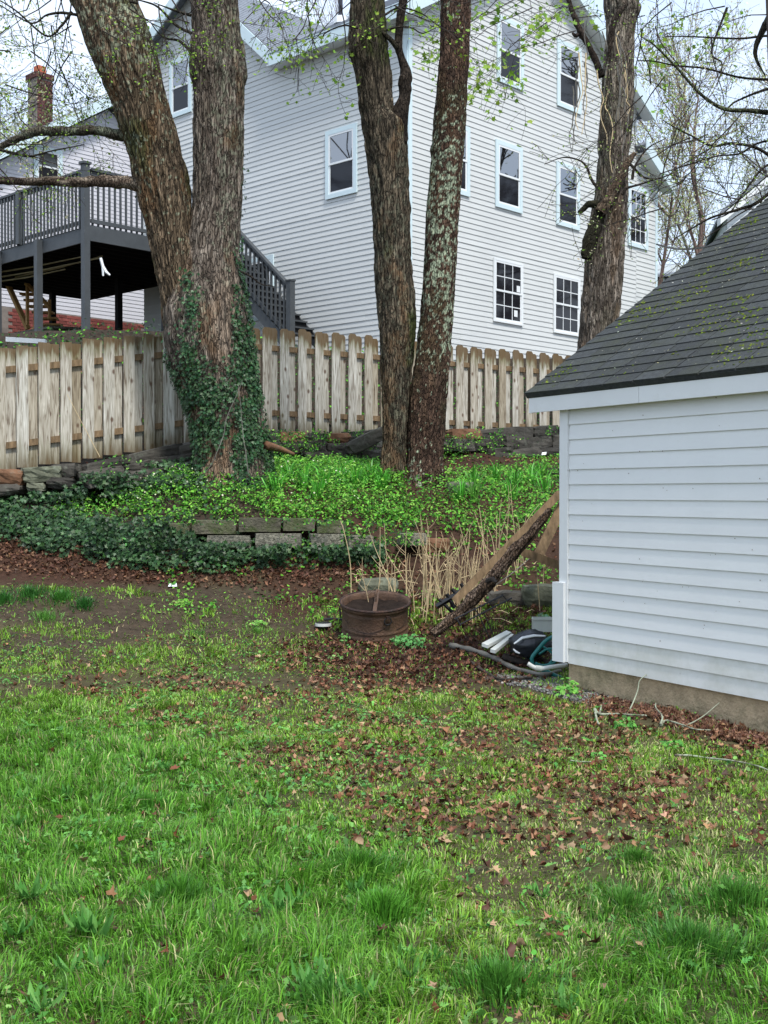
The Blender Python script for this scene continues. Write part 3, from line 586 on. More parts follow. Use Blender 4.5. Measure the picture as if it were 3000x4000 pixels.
# stairs run down along the white house wall towards its corner
s0, z0 = DS, DF; s1 = 2.35; zt1 = Zv(1112, 25.92) - .02; slope = (DT - zt1) / (s0 - s1); RH = DT - DF
for o in (.18, DIN):
    b = MB(); e = hL(s1, o, z0 - slope * (s0 - s1)) - hL(s0, o, z0); b.box(hL(s0, o, z0 - .30), e, nL * .045, UP * .30); b.done('stringer', M['deck'], deck)
    if o < 1: continue
    b = MB(); b.box(hL(s0, o - .03, z0 + RH - .06), e, nL * .12, UP * .06); b.done('handrail', M['deck'], deck)
    b = MB(); b.box(hL(s0, o, z0 + RH - .18), e, nL * .045, UP * .11); b.done('top_rail', M['deck'], deck)
    b = MB(); b.box(hL(s0, o, z0 + .05), e, nL * .045, UP * .10); b.done('bottom_rail', M['deck'], deck)
    k = int((s0 - s1) / .142); bm = make_mesh('baluster', box8((0, 0, 0), dL * .038, nL * .038, UP * (RH - .16)), BOXF, M['deck'])
    for i in range(k): t = (i + .5) / k; link('baluster', bm, deck, loc=hL(s0 - (s0 - s1) * t, o + .046, z0 - slope * (s0 - s1) * t + .06))
    zb_ = z0 - slope * (s0 - s1); b = MB(); b.box(hL(s1 - .14, o - .04, 4.3), dL * .14, nL * .14, UP * (zb_ + RH + .03 - 4.3)); b.done('post', M['deck'], deck)
    b = MB(); b.box(hL(s1 - .155, o - .055, zb_ + RH + .03), dL * .17, nL * .17, UP * .03); b.done('post_cap', M['deck'], deck)
ns = int(slope * (s0 - s1) / .185)
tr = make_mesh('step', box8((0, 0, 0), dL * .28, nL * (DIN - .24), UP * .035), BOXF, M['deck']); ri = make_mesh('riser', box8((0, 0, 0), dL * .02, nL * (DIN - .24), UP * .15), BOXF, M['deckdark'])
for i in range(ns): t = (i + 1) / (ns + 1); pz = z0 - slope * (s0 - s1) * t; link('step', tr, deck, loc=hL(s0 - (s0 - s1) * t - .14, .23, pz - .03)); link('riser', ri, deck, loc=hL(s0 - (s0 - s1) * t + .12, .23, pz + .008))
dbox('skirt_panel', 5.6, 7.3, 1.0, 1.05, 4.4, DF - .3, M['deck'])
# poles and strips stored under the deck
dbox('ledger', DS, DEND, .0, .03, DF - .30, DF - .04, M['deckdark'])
pl = thing('stored_poles', P(120, 1050, 25.0), 'bundle of long thin poles hung under the charcoal deck', 'poles')
for k, (a, c) in enumerate((((-60, 1072), (345, 998)), ((-60, 1092), (390, 1008)), ((-40, 1105), (255, 1052)), ((60, 1083), (400, 1000)))):
    p = hL(onL(a[0], a[1], 4.0 - k * .12)[0], 4.0 - k * .12, onL(a[0], a[1], 4.0 - k * .12)[1]); q = hL(onL(c[0], c[1], 4.0 - k * .12)[0], 4.0 - k * .12, onL(c[0], c[1], 4.0 - k * .12)[1])
    b = MB(); b.tube([p, (p + q) / 2 - UP * .03, q], [.022, .02, .014], 7); b.done('pole', M['pole'], pl)
b = MB(); A_ = P(393, 1005, 25.2)
for pts in ([(393, 1008), (402, 1040), (403, 1078)], [(402, 1040), (415, 1062), (430, 1075)]): b.tube([P(x, y, 25.2) for x, y in pts], [.035, .035, .022], 5)
tag(b.done('hanging_strip', M['white'], None, origin=A_), 'forked white plastic strip hanging from the poles under the deck', 'strip')
# low block wall, and wooden steps behind the deck posts
bw_ = thing('block_garden_wall', P(240, 1335, 29.5), 'low grey concrete block wall with light cap seen under the deck', 'wall')
for (ua, ub, va, vb_, y0, y1, mm, nm) in ((40, 195, 1305, 1275, 30.5, 29.3, 'blockm', 'wall_face'), (195, 375, 1275, 1283, 29.3, 31.0, 'blockm', 'wall_face')):
    p, q = P(ua, va, y0), P(ub, vb_, y1); b = MB(); b.box(p - UP * 1.2, q - p, (0, .3, 0), UP * 1.15); b.done(nm, M[mm], bw_)
    b = MB(); b.box(p - UP * .05 + np.array((0, -.05, 0)), q - p, (0, .4, 0), UP * .06); b.done('wall_cap', M['blockrough'], bw_)
ws = thing('wooden_steps', P(110, 1300, 32), 'raw lumber steps with handrails behind the deck posts', 'steps')
for (a, c, yw, w) in (((100, 1105), (195, 1200), 31, .06), ((137, 1115), (137, 1290), 31, .045), ((193, 1170), (193, 1245), 31, .045), ((107, 1100), (107, 1270), 31, .05), ((30, 1110), (110, 1285), 31.6, .08)):
    b = MB(); p, q = P(*a, yw), P(*c, yw); b.tube([p, q], w, 4); b.done('rail' if a[0] != c[0] else 'post', M['wood'], ws)
for i in range(6): b = MB(); b.box(P(75 + i * 16, 1150 + i * 24, 31.7), (.55, 0, 0), (0, .3, 0), (0, 0, .05)); b.done('step', M['wood'], ws)
# long white gutter section lying behind the fence
b = MB(); b.box(P(22, 1334, 17.5), P(175, 1343, 17.6) - P(22, 1334, 17.5), (0, .1, 0), (0, 0, .07)); tag(b.done('gutter_section', M['white'], None), 'white metal gutter section lying along the fence top between deck posts', 'gutter')
# ------------------------------------------------------------------ neighbours at the right
nbh = thing('neighbour_house', P(2950, 1000, 34), 'white gabled house rising behind the mossy shed roof at far right', 'house')
b = MB(); pk = [P(2835, 850, 34), P(3250, 520, 34), P(3250, 1300, 34), P(2845, 1300, 34)]; b.prism(pk, (1.0, 6, 0)); b.done('wall', M['farwhite'], nbh)
for (a, c, th) in (((2815, 845), (3260, 470), .22), ((2832, 905), (3260, 550), .10)):
    b = MB(); p, q = P(*a, 33.6), P(*c, 33.6); b.box(p, q - p, (0, .35, 0), UP * -th); b.done('rake_board', M['white'], nbh)
zz = P(2900, 1250, 33.95)[2]
for i in range(34):
    z = zz + i * .12; v_ = 1925 - (z - CAMH) / 33.9 * F; uL = 2840 if v_ > 846 else 2840 + (846 - v_) * 1.257
    if uL > 3230: break
    p = P(uL, v_, 33.95); q = P(3245, v_, 33.95); b = MB(); b.box(p, q - p, (0, -.016, 0), UP * .112); b.done('siding_board', M['farwhite'], nbh)
b = MB(); p, q = P(2815, 838, 33.6), P(3260, 463, 33.6); b.box(p, q - p, (1.2, 7, 0), UP * .1); b.done('roof', M['roofgrey'], nbh)
fh = thing('distant_house', P(2610, 1120, 70), 'tiny grey roofed house far off between the white house and shed', 'house')
b = MB(); b.box(P(2560, 1100, 70), (1.9, 0, 0), (0, 5, 0), UP * 1.0); b.done('wall', M['farwhite'], fh)
b = MB(); b.prism([P(2555, 1082, 69.7), P(2660, 1076, 69.7), P(2640, 1040, 71.5), P(2560, 1043, 71.5)], UP * .15); b.done('roof', M['roofgrey'], fh)
for i in range(3): b = MB(); b.box(P(2568 + i * 28, 1096, 69.97), (.25, 0, 0), (0, -.03, 0), UP * .25); b.done('window', M['glass2'], fh)
# overhead cables
cable = []
for (a, c, r, y0, y1) in (((2565, 954), (2790, 958), .022, 31, 22), ((2480, 655), (3060, 730), .010, 33, 28), ((2560, 610), (3100, 560), .012, 36, 30), ((2560, 905), (3100, 690), .010, 34, 24), ((2550, 855), (3100, 880), .010, 40, 40), ((-60, 462), (420, 500), .008, 34, 34), ((2490, 480), (3100, 470), .010, 40, 40)):
    p, q = P(*a, y0), P(*c, y1); t = np.linspace(0, 1, 12)[:, None]; pts = p * (1 - t) + q * t - UP * (np.sin(t * np.pi) * .10)
    b = MB(); b.tube(pts, r, 5); cable.append(b.done('overhead_cable', M['wire'], None))
for o, lb in zip(cable, ['thick black service cable from the white house corner to the shed', 'thin cable crossing the trees right of the white house at mid height', 'thin cable crossing the trees right of the tallest gable eave',
    'thin cable dropping to the shed roof from the upper right', 'thin cable level behind the trees just above the shed roof', 'thin cable crossing the sky left of the brick chimney', 'thin cable high among the branches at right']): tag(o, lb, 'cable', 'overhead cables')

# ------------------------------------------------------------------ the white shed
CS = np.array([1.54, 10.1, 0]); wS = np.array([.518, -.855, 0]); nS = np.array([-.855, -.518, 0])
def hS(x, o, z): return CS + wS * x + nS * o + UP * z            # x along the wall towards the viewer, o out of it
shed = thing('garden_shed', hS(0, 0, 0), 'white clapboard shed with mossy dark shingle roof on the right', 'shed')
SLN = 4.6; DEP = 6.6; SF = .257; SE = 2.40; PIT = .682
b = MB(); b.box(hS(.04, -.03, -.35), wS * (SLN - .04), -nS * DEP, UP * (SF + .35)); b.done('foundation', M['conc'], shed)
b = MB(); b.prism([hS(.0, -.001, SF), hS(0, -DEP, SF), hS(0, -DEP, SE + .1), hS(0, -DEP / 2, SE + PIT * DEP / 2), hS(0, -.001, SE + .1)], wS * SLN); b.done('wall', M['shed'], shed)
EX = .127; z = SF - .01; i = 0
while z < SE + .08:
    board(hS, .085, SLN, .085, SLN, z, min(z + EX, SE + .1), M['shedlow'] if i < 2 else M['shed'], shed, name='clapboard', lip=.015); z += EX; i += 1
b = MB(); b.box(hS(-.022, -.1, SF - .0), wS * .105, nS * .128, UP * (SE - SF + .05)); b.done('corner_board', M['shed'], shed)
b = MB(); b.prism([hS(-.085, -.08, SF - .005), hS(.062, -.08, SF - .005), hS(.062, .052, SF - .005), hS(-.085, .052, SF - .005)], UP * .66); b.prism([hS(-.085, -.08, SF + .656), hS(.062, -.08, SF + .656), hS(.062, .052, SF + .656), hS(-.085, .052, SF + .656)], UP * .02); b.done('corner_box', M['shed'], shed)
FO = .10
for (x0, x1) in ((-.35, 1.02), (1.024, SLN)):
    b = MB(); b.box(hS(x0, FO - .02, SE + .0), wS * (x1 - x0), nS * .022, UP * .14); b.done('fascia', M['shed'], shed)
b = MB(); b.box(hS(-.33, .0, SE + .02), wS * (SLN + .33), nS * (FO - .021), UP * .02); b.done('soffit', M['shed'], shed)
# roof deck slab and shingle tabs
def rS(x, t, h=0): k = 1 / math.hypot(1, PIT); return hS(x, FO + .03 - t * k, SE + .165 + t * k * PIT) + (nS * PIT * k + UP * k) * h
RL = DEP / 2 * math.hypot(1, PIT) + .2
b = MB(); b.prism([rS(-.37, 0, -.045), rS(SLN, 0, -.045), rS(SLN, RL, -.045), rS(-.37, RL, -.045)], rS(0, 0, .04) - rS(0, 0)); b.done('roof_deck', M['shingle'], shed)
b = MB(); b.prism([hS(-.37, -DEP / 2 - .05, SE + PIT * DEP / 2 + .1), hS(SLN, -DEP / 2 - .05, SE + PIT * DEP / 2 + .1), hS(SLN, -DEP - .2, SE - .05), hS(-.37, -DEP - .2, SE - .05)], UP * .1); b.done('roof_deck', M['shingle'], shed)
b = MB(); b.box(rS(-.36, .02, -.06), rS(-.36, RL, -.06) - rS(-.36, .02, -.06), wS * .02, -UP * .13); b.done('rake_board', M['shed'], shed)
TW, TE = .345, .142; rows = int(RL / TE); rest = MB(); ntab = 0
kx = wS; kt = (rS(0, 1) - rS(0, 0)); kn = (rS(0, 0, 1) - rS(0, 0)); tabs = []
for v in range(4):
    j = [rnd.uniform(-.006, .006) for _ in range(4)]; V = []
    for (x, t, h) in ((.006, j[0], .011), (TW - .006, j[1], .011 + j[2] * .4), (TW - .006, TE + .02, .002), (.006, TE + .02, .002)): V.append(kx * x + kt * t + kn * h)
    for (x, t, h) in ((.006, j[0], -.003), (TW - .006, j[1], -.003), (TW - .006, TE + .02, -.003), (.006, TE + .02, -.003)): V.append(kx * x + kt * t + kn * h)
    tabs.append(make_mesh('shingle', np.array(V), [(0, 1, 2, 3), (4, 7, 6, 5), (0, 4, 5, 1), (1, 5, 6, 2), (2, 6, 7, 3), (3, 7, 4, 0)], M['shingle']))
for r in range(rows):
    x = -.385 + (r % 2) * TW / 2 - (TW / 2 if r % 2 else 0) - rnd.uniform(0, .03)
    while x < SLN - TW:
        c = rS(x + TW / 2, r * TE + TE / 2); ok = x + TW > -.36
        if ok:
            u_, v_ = UV(*c); xx = x
            if x < -.385: xx = -.385
            if 1950 < u_ < 3080 and ntab < 295: link('shingle', tabs[rnd.randrange(4)], shed, loc=rS(xx, r * TE)); ntab += 1
            else: rest.add(np.array([q.co[:] for q in tabs[0].vertices]) + rS(xx, r * TE), [tuple(p.vertices) for p in tabs[0].polygons])
        x += TW
tag(rest.done('shingles', M['shingle'], shed), kind='stuff')
print('tabs', ntab)
n = 46; V_, F_ = [], []; off = 0
for k in range(n):
    x, z = rnd.uniform(.2, 2.3), rnd.uniform(SF + .05, SE); r_ = rnd.uniform(.002, .0045); c = hS(x, .0205, z); V_ += [c + wS * r_ * math.cos(a) + UP * r_ * rnd.uniform(.8, 1.6) * math.sin(a) + nS * .001 for a in np.linspace(0, 6.283, 8)[:-1]]; F_.append(tuple(range(off, off + 7))); off += 7
tag(obj('nail_heads', np.array(V_), F_, M['plank'], shed), kind='stuff')
# moss tufts and fallen bud scales on the roof
n = 1500; xs = rng.uniform(-.3, 2.6, n * 12); ts = rng.uniform(.05, RL - .1, n * 12)
q_ = np.array([rS(a, t) for a, t in zip(xs, ts)]); mn = fbm(q_[:, 0] * 2.6, q_[:, 1] * 2.6, q_[:, 2] * 2.6, 3, 21)
line = np.abs(((ts / TE) % 1) - .05) < .16; keep = (mn > .53) & (line | (rng.random(n * 12) < .22)); pm = q_[keep][:5200]; n = len(pm)
bl = [(0, 0, .8), (1, 0, .1), (.3, .95, .1), (-.8, .6, .1), (-.8, -.6, .1), (.3, -.95, .1)]; bf = [(0, 1, 2), (0, 2, 3), (0, 3, 4), (0, 4, 5), (0, 5, 1)]
X, Y, Z = rand_axes(n, np.tile(kn, (n, 1)), .25); V, Fm, Cm = scatter(bl, bf, pm + kn * .006, X, Y, Z, rng.uniform(.005, .015, n), mixcol([(.10, .14, .015), (.06, .09, .012), (.14, .17, .02)], n, .25))
tag(obj('moss', V, Fm, M['moss'], shed, col=Cm), kind='stuff')
n = 420; pf = np.array([rS(a, t, .012) for a, t in zip(rng.uniform(-.3, 2.7, n), rng.uniform(.1, RL, n))]); X, Y, Z = rand_axes(n, np.tile(kn, (n, 1)), .2)
V, Fm, Cm = scatter([(-.9, -.35, 0), (.9, -.35, .1), (.9, .35, 0), (-.9, .35, .1)], [(0, 1, 2, 3)], pf, X, Y, Z, rng.uniform(.005, .010, n), mixcol([(.42, .40, .28), (.5, .5, .42), (.3, .26, .15)], n, .2))
tag(obj('bud_scales', V, Fm, M['litter'], None, origin=(2.5, 11, 3), col=Cm), 'pale fallen bud scales sprinkled over the dark mossy shed roof', 'bud scales', kind='stuff')
# ------------------------------------------------------------------ fences
def picket_mesh(w, h, t, ear, e):
    """one board: e = unit vector along the fence; dog-eared when ear"""
    sd = np.array([e[1], -e[0], 0]); c = .03
    prof = [(0, 0), (w, 0), (w, h - c * 1.3), (w - c, h), (c, h), (0, h - c * 1.3)] if ear else [(0, 0), (w, 0), (w, h - rnd.uniform(0, .012)), (0, h - rnd.uniform(0, .012))]
    b = MB(); b.prism([e * x + UP * z for x, z in prof], sd * t); return make_mesh('picket', np.vstack(b.v), b.f, M['picket'])
def fence(p0, p1, zt0, zt1, label, pitch, w, hgt, ear, gap_back=.55, start=0):
    p0 = np.array([*p0, 0.]); p1 = np.array([*p1, 0.]); d = p1 - p0; L_ = np.linalg.norm(d); e = d / L_; sd = np.array([e[1], -e[0], 0])   # sd towards the viewer
    root = thing('picket_fence', p0 + UP * (zt0 - hgt), label, 'fence')
    vs = [picket_mesh(w + rnd.uniform(-.006, .006), hgt * k, .02, ear, e) for k in (1, .995, .99, 1.0)]
    for fz in (.19, .80):
        b = MB(); a = p0 + UP * (zt0 - hgt + hgt * fz); c = p1 + UP * (zt1 - hgt + hgt * fz)
        b.box(a - UP * .045, c - a, -sd * .038, UP * .085); b.done('rail', M['plank'], root)
    n = int(L_ / pitch)
    for i in range(n):
        for back in (0, 1):
            x = (i + (gap_back if back else 0)) * pitch + rnd.uniform(-.006, .006); t = x / L_
            if t > 1: continue
            pos = p0 + e * x + UP * (zt0 * (1 - t) + zt1 * t - hgt + rnd.uniform(-.012, .012) - (.02 if back else 0)) - sd * (.06 if back else -.0205)
            o = link('picket', vs[rnd.randrange(4)], root, loc=pos); o.rotation_euler = (rnd.uniform(-.004, .004), rnd.uniform(-.004, .004), 0)
    k = 0
    while k < L_:
        q = p0 + e * k; t = k / L_; zt = zt0 * (1 - t) + zt1 * t; b = MB(); b.box(q - sd * .16 + UP * (zt - hgt - .4), e * .09, -sd * .09, UP * (hgt + .3)); b.done('post', M['plank'], root); k += 2.4
    return root
fl0 = (-5.25, 14.97); fl1 = (-2.45, 16.65)
fence(fl0, fl1, Zv(1362, 15.05), Zv(1278, 16.6), 'weathered board fence on the stone wall left of the ivy covered tree', .285, .15, 1.60, False, gap_back=.49)
fence((-2.45, 18.25), (4.6, 22.70), 4.34, 4.24, 'long dog-eared board fence running behind the tree trunks towards the shed', .312, .155, 1.68, True, gap_back=.47)
b = thing('picket_fence', (-2.45, 16.7, 2.2), 'short fence return hidden behind the ivy covered trunk', 'fence')
for i in range(5):
    v = picket_mesh(.15, 1.6, .02, True, np.array([0, 1., 0])); link('picket', v, b, loc=(-2.46, 16.75 + i * .3, 2.45))

# ------------------------------------------------------------------ stones and blocks
def stone_mesh(w, d, h, seed, m, sub=3, rough=.18, boxy=.6):
    import bmesh
    bm = bmesh.new(); bmesh.ops.create_cube(bm, size=1); bmesh.ops.subdivide_edges(bm, edges=bm.edges[:], cuts=sub, use_grid_fill=True)
    V = np.array([v.co[:] for v in bm.verts]); n = V / np.linalg.norm(V, axis=1, keepdims=True) * .62; V = V * boxy + n * (1 - boxy)
    k = 1 + (fbm(V[:, 0] * 2.3 + seed * 3.1, V[:, 1] * 2.3, V[:, 2] * 2.3 + seed, 3, seed) - .5) * 2 * rough
    V = V * k[:, None] + (vn(V[:, 0] * 7 + seed, V[:, 1] * 7, V[:, 2] * 7, seed)[:, None] - .5) * .06 * rough / .18
    V = V * [w, d, h]
    me = make_mesh('stone', V, [tuple(v.index for v in f.verts) for f in bm.faces], M[m] if isinstance(m, str) else m, smooth=False); bm.free(); return me
def stone_row(root, pts, hs, name='stone', mats=('stone',), wr=(.3, .6), depth=.35, seed=0, rough=.18, boxy=.6, flat=False):
    """lays stones along (u,v,Y) points; hs = height of the course"""
    P3 = np.array([P(*q) for q in pts]); seg = np.linalg.norm(np.diff(P3, axis=0), axis=1); cum = np.concatenate([[0], np.cumsum(seg)]); x = 0; r = random.Random(seed)
    while x < cum[-1] - .1:
        w = r.uniform(*wr); c = np.array([np.interp(x + w / 2, cum, P3[:, k]) for k in range(3)]); h = hs * r.uniform(.8, 1.2) if not flat else hs
        e = np.array([np.interp(min(x + w, cum[-1]), cum, P3[:, k]) - np.interp(x, cum, P3[:, k]) for k in range(3)])
        o = link(name, stone_mesh(w * 1.03, depth * r.uniform(.8, 1.2), h * 1.06, r.randrange(1000), r.choice(mats), rough=rough, boxy=boxy), root, loc=c)
        o.rotation_euler = (r.uniform(-.06, .06), -math.atan2(e[2], np.hypot(e[0], e[1])) + r.uniform(-.07, .07), math.atan2(e[1], e[0]) + r.uniform(-.06, .06)); x += w
lw = thing('stone_wall', P(300, 1900, 15.1), 'dry laid dark stone wall under the left fence, brown boulder at its end', 'wall')
for (u_, v_, Yy, w, h, m) in ((-70, 1890, 14.85, .5, .26, 'stone'), (45, 1868, 14.85, .36, .21, 'stoneb'), (165, 1855, 14.9, .48, .19, 'stoneg'), (265, 1838, 15.05, .32, .17, 'stone'), (145, 1902, 14.85, .22, .11, 'stoneg'), (30, 1915, 14.85, .42, .15, 'stone'), (240, 1888, 14.95, .34, .16, 'stone')):
    o = link('stone', stone_mesh(w, .4, h, int(abs(u_)) + 1, m, sub=4, rough=.2), lw, loc=P(u_, v_, Yy)); o.rotation_euler = (0, rnd.uniform(-.1, .1), rnd.uniform(-.1, .3))
stone_row(lw, [(320, 1832, 15.15), (470, 1800, 15.4), (620, 1772, 15.8), (760, 1748, 16.1)], .13, mats=('stone', 'stone', 'stoneg'), wr=(.5, .9), seed=4, rough=.12, boxy=.8)
stone_row(lw, [(300, 1866, 15.05), (470, 1836, 15.3), (620, 1806, 15.7), (760, 1785, 15.9)], .12, mats=('stone',), wr=(.35, .7), seed=5, rough=.14, boxy=.75)
stone_row(lw, [(330, 1892, 14.95), (470, 1868, 15.2), (620, 1842, 15.5), (760, 1820, 15.7)], .12, mats=('stone',), wr=(.3, .6), seed=6, rough=.14, boxy=.75)
mw = thing('stone_wall', P(1300, 1760, 17.9), 'dark tumbled stone wall at the fence foot between the two double trees', 'wall')
stone_row(mw, [(985, 1705, 17.5), (1150, 1712, 17.7), (1300, 1712, 17.9), (1500, 1700, 18.2)], .15, mats=('stone', 'stoneb', 'stone'), wr=(.3, .7), seed=8, rough=.2, boxy=.75)
stone_row(mw, [(1040, 1750, 17.35), (1200, 1752, 17.5), (1330, 1752, 17.7), (1500, 1742, 18.0)], .16, mats=('stone',), wr=(.3, .65), seed=9, rough=.2, boxy=.75)
stone_row(mw, [(1180, 1788, 17.3), (1330, 1785, 17.5), (1500, 1775, 17.8)], .14, mats=('stone',), wr=(.35, .6), seed=10, rough=.2, boxy=.75)
o = link('stone', stone_mesh(.62, .3, .2, 77, 'stone', sub=4), mw, loc=P(1440, 1720, 17.3)); o.rotation_euler = (0, -.45, .1)
rw = thing('stone_wall', P(1950, 1740, 19.6), 'dark stone wall below the fence between the speckled trunk and the shed', 'wall')
stone_row(rw, [(1740, 1700, 18.7), (1900, 1698, 19.3), (2050, 1690, 19.9), (2300, 1680, 20.8)], .16, mats=('stone', 'stoneb', 'stone'), wr=(.4, .9), seed=12, rough=.16, boxy=.8)
stone_row(rw, [(1740, 1740, 18.5), (1900, 1738, 19.1), (2050, 1730, 19.7), (2300, 1722, 20.6)], .17, mats=('stone',), wr=(.4, .8), seed=13, rough=.16, boxy=.8)
stone_row(rw, [(1900, 1775, 18.9), (2050, 1768, 19.5), (2300, 1762, 20.4)], .15, mats=('stone',), wr=(.4, .8), seed=14, rough=.16, boxy=.8)
# lower retaining wall of rough blocks
rb = thing('retaining_wall', P(1100, 2150, 13.95), 'low two course wall of rough concrete blocks below the green planting', 'wall')
def block(u0, u1, vt, vb_, Y0, Y1, m, rough=.05, dp=.3, tilt=0):
    a = P(u0, (vt + vb_) / 2, Y0); c = P(u1, (vt + vb_) / 2, Y1); e = c - a; hh = (vb_ - vt) / F * (Y0 + Y1) / 2
    o = link('block', stone_mesh(np.linalg.norm(e) * .985, dp, hh, int(u0), m, sub=6, rough=rough, boxy=.93), rb, loc=(a + c) / 2 + np.array((0, dp / 2, 0))); o.rotation_euler = (0, tilt, math.atan2(e[1], e[0]))
for q in ((742, 918, 2033, 2086), (926, 1092, 2024, 2078), (1098, 1225, 2026, 2074), (1232, 1345, 2036, 2082), (560, 735, 2046, 2096)): block(*q, 13.85, 13.9, 'blockm')
for q in ((800, 975, 2092, 2142), (990, 1175, 2084, 2140), (1205, 1335, 2086, 2140), (1350, 1450, 2094, 2142), (1560, 1660, 2085, 2130)): block(*q, 13.78, 13.85, 'blockrough', rough=.07)
def lone_stone(u_, v_, Yy, w, d, h, m, label, seed, rot=0.0, tilt=0.0):
    o = link('stone', stone_mesh(w, d, h, seed, m, sub=4, rough=.16, boxy=.7), None, loc=P(u_, v_, Yy)); o.rotation_euler = (0, tilt, rot); return tag(o, label, 'stone')
lone_stone(1480, 2288, 13.2, .42, .3, .17, 'stoneg', 'mossy flat stone behind the rusty drum', 3)
lone_stone(2140, 2330, 12.9, .55, .4, .25, 'stoneg', 'grey lichened boulder beside the shed corner under the leaning log', 11)
lone_stone(1990, 2345, 13.0, .5, .4, .2, 'stone', 'dark low stone behind the dry stalks near the shed', 12)
lone_stone(1800, 1905, 15.7, .36, .3, .16, 'stoneg', 'grey rock with brown stain right of the speckled trunk foot', 15)
lone_stone(2180, 1860, 17.6, .5, .4, .22, 'stone', 'dark rock on the bank beside the shed wall', 17)
lone_stone(1690, 2130, 14.1, .4, .3, .17, 'stoneb', 'brown stone on the bank behind the dry stalks', 18)

# ------------------------------------------------------------------ trunks with real bark relief
def bark_tube(rows, Y, name, parent, colfn, bm='bark', amp=.02, nth=150, step=.018, seed=1, flare=None, Yfn=None, roots=0, ridge=.055):
    """rows: (v, uLeft, uRight) silhouette measured in the photograph, Y its distance"""
    rows = sorted(rows, key=lambda r: -r[0]); v = np.array([r[0] for r in rows], float); uL = np.array([r[1] for r in rows], float); uR = np.array([r[2] for r in rows], float)
    Ys = np.array([Yfn(q) if Yfn else Y for q in v]); cx = ((uL + uR) / 2 - 1500) / F * Ys; rad = (uR - uL) / 2 / F * Ys; cz = CAMH + (1925 - v) / F * Ys
    n = max(8, int((cz.max() - cz.min()) / step)); zz = np.linspace(cz.min(), cz.max(), n)
    pts = smooth_poly(np.stack([cx, Ys, cz, rad], 1), 400); X = np.interp(zz, pts[:, 2], pts[:, 0]); YY = np.interp(zz, pts[:, 2], pts[:, 1]); R = np.interp(zz, pts[:, 2], pts[:, 3])
    th = np.linspace(0, 2 * np.pi, nth, endpoint=False); TH, ZZ = np.meshgrid(th, zz); RR = R[:, None]
    ax = np.cos(TH) * 1.0; ay = np.sin(TH)
    # furrowed bark: ridges that run along the stem and wander sideways
    r0 = max(R.mean(), .1); wob = (fbm(ax * 2.2, ay * 2.2, ZZ * 1.3, 3, seed) - .5) * 1.0
    a = (ax + wob * .35) * r0 / ridge; c = (ay + wob * .35) * r0 / ridge; n1 = fbm(a, c, ZZ / (ridge * 7.5), 3, seed + 3); n2 = fbm(a * 2.1, c * 2.1, ZZ / (ridge * 3.4), 3, seed + 7)
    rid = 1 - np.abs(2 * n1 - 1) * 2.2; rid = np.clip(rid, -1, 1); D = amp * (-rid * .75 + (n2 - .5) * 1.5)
    D += (fbm(ax * 1.4 + seed, ay * 1.4, ZZ * .8, 2, seed + 11) - .5) * r0 * .22      # slow swellings
    if roots: 
        zf = np.clip(1 - (ZZ - zz[0]) / .5, 0, 1); D += zf ** 1.6 * (.5 + .5 * np.cos(TH * roots + seed)) * .10
    rr = RR + D
    V = np.stack([X[:, None] + ax * rr, YY[:, None] + ay * rr, ZZ + (n2 - .5) * .01], -1)
    N_ = np.stack([ax, ay, 0 * ax], -1); C = colfn(TH, ZZ, n1, n2, V, rid)
    i = np.arange(n - 1)[:, None] * nth; j = np.arange(nth)[None]; j2 = (j + 1) % nth
    Fq = np.stack([i + j, i + j2, i + nth + j2, i + nth + j], -1).reshape(-1, 4)
    o = obj(name, V.reshape(-1, 3), Fq, M[bm], parent, col=C.reshape(-1, 3), smooth=True)
    return o, V, N_
def mixc(C, m, col): return C * (1 - m[..., None]) + np.asarray(col) * m[..., None]
def colA(base, light, dark, moss=0, lich=0, orange=0, seed=0, lich_z=None):
    def f(TH, ZZ, n1, n2, V, rid):
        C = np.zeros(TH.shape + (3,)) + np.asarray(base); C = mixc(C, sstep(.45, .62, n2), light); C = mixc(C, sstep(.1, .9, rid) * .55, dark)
        big = fbm(V[..., 0] * 2.2, V[..., 1] * 2.2, V[..., 2] * 1.3, 4, seed + 31); big2 = fbm(V[..., 0] * 4, V[..., 1] * 4, V[..., 2] * 1.6, 4, seed + 35)
        if orange: C = mixc(C, sstep(.54, .68, big2) * orange, (.17, .095, .045))
        if moss: C = mixc(C, sstep(.54, .68, big) * moss * sstep(.3, .6, n2), (.042, .052, .014))
        if lich:
            l = fbm(V[..., 0] * 27, V[..., 1] * 27, V[..., 2] * 24, 3, seed + 41); w = sstep(.35, .65, fbm(V[..., 0] * 2.5 + 9, V[..., 1] * 2.5, V[..., 2] * .8, 3, seed + 51))
            if lich_z is not None: w = w * .6 + .5 * lich_z(V[..., 2])
            m = sstep(.62, .655, l + (w - .5) * .24 - .02) * lich; C = mixc(C, m, (.36, .41, .28))
        return C * (.85 + .3 * n2[..., None])
    return f
YA = 15.35
treeA = thing('ivy_clad_tree', P(905, 1880, YA), 'huge double-stemmed tree wrapped in ivy at its foot, standing before the left fence', 'tree')
rowsR = [(-420, 742, 925), (-200, 745, 930), (0, 747, 937), (120, 753, 943), (230, 742, 960), (300, 742, 968), (350, 752, 957), (450, 756, 952), (600, 756, 952), (800, 752, 949), (900, 730, 946), (1000, 705, 943), (1100, 672, 950), (1200, 645, 964), (1300, 645, 977), (1400, 658, 989), (1500, 692, 1003), (1600, 728, 1024), (1700, 750, 1037), (1800, 758, 1052), (1880, 745, 1075), (1960, 735, 1088), (2060, 725, 1095)]
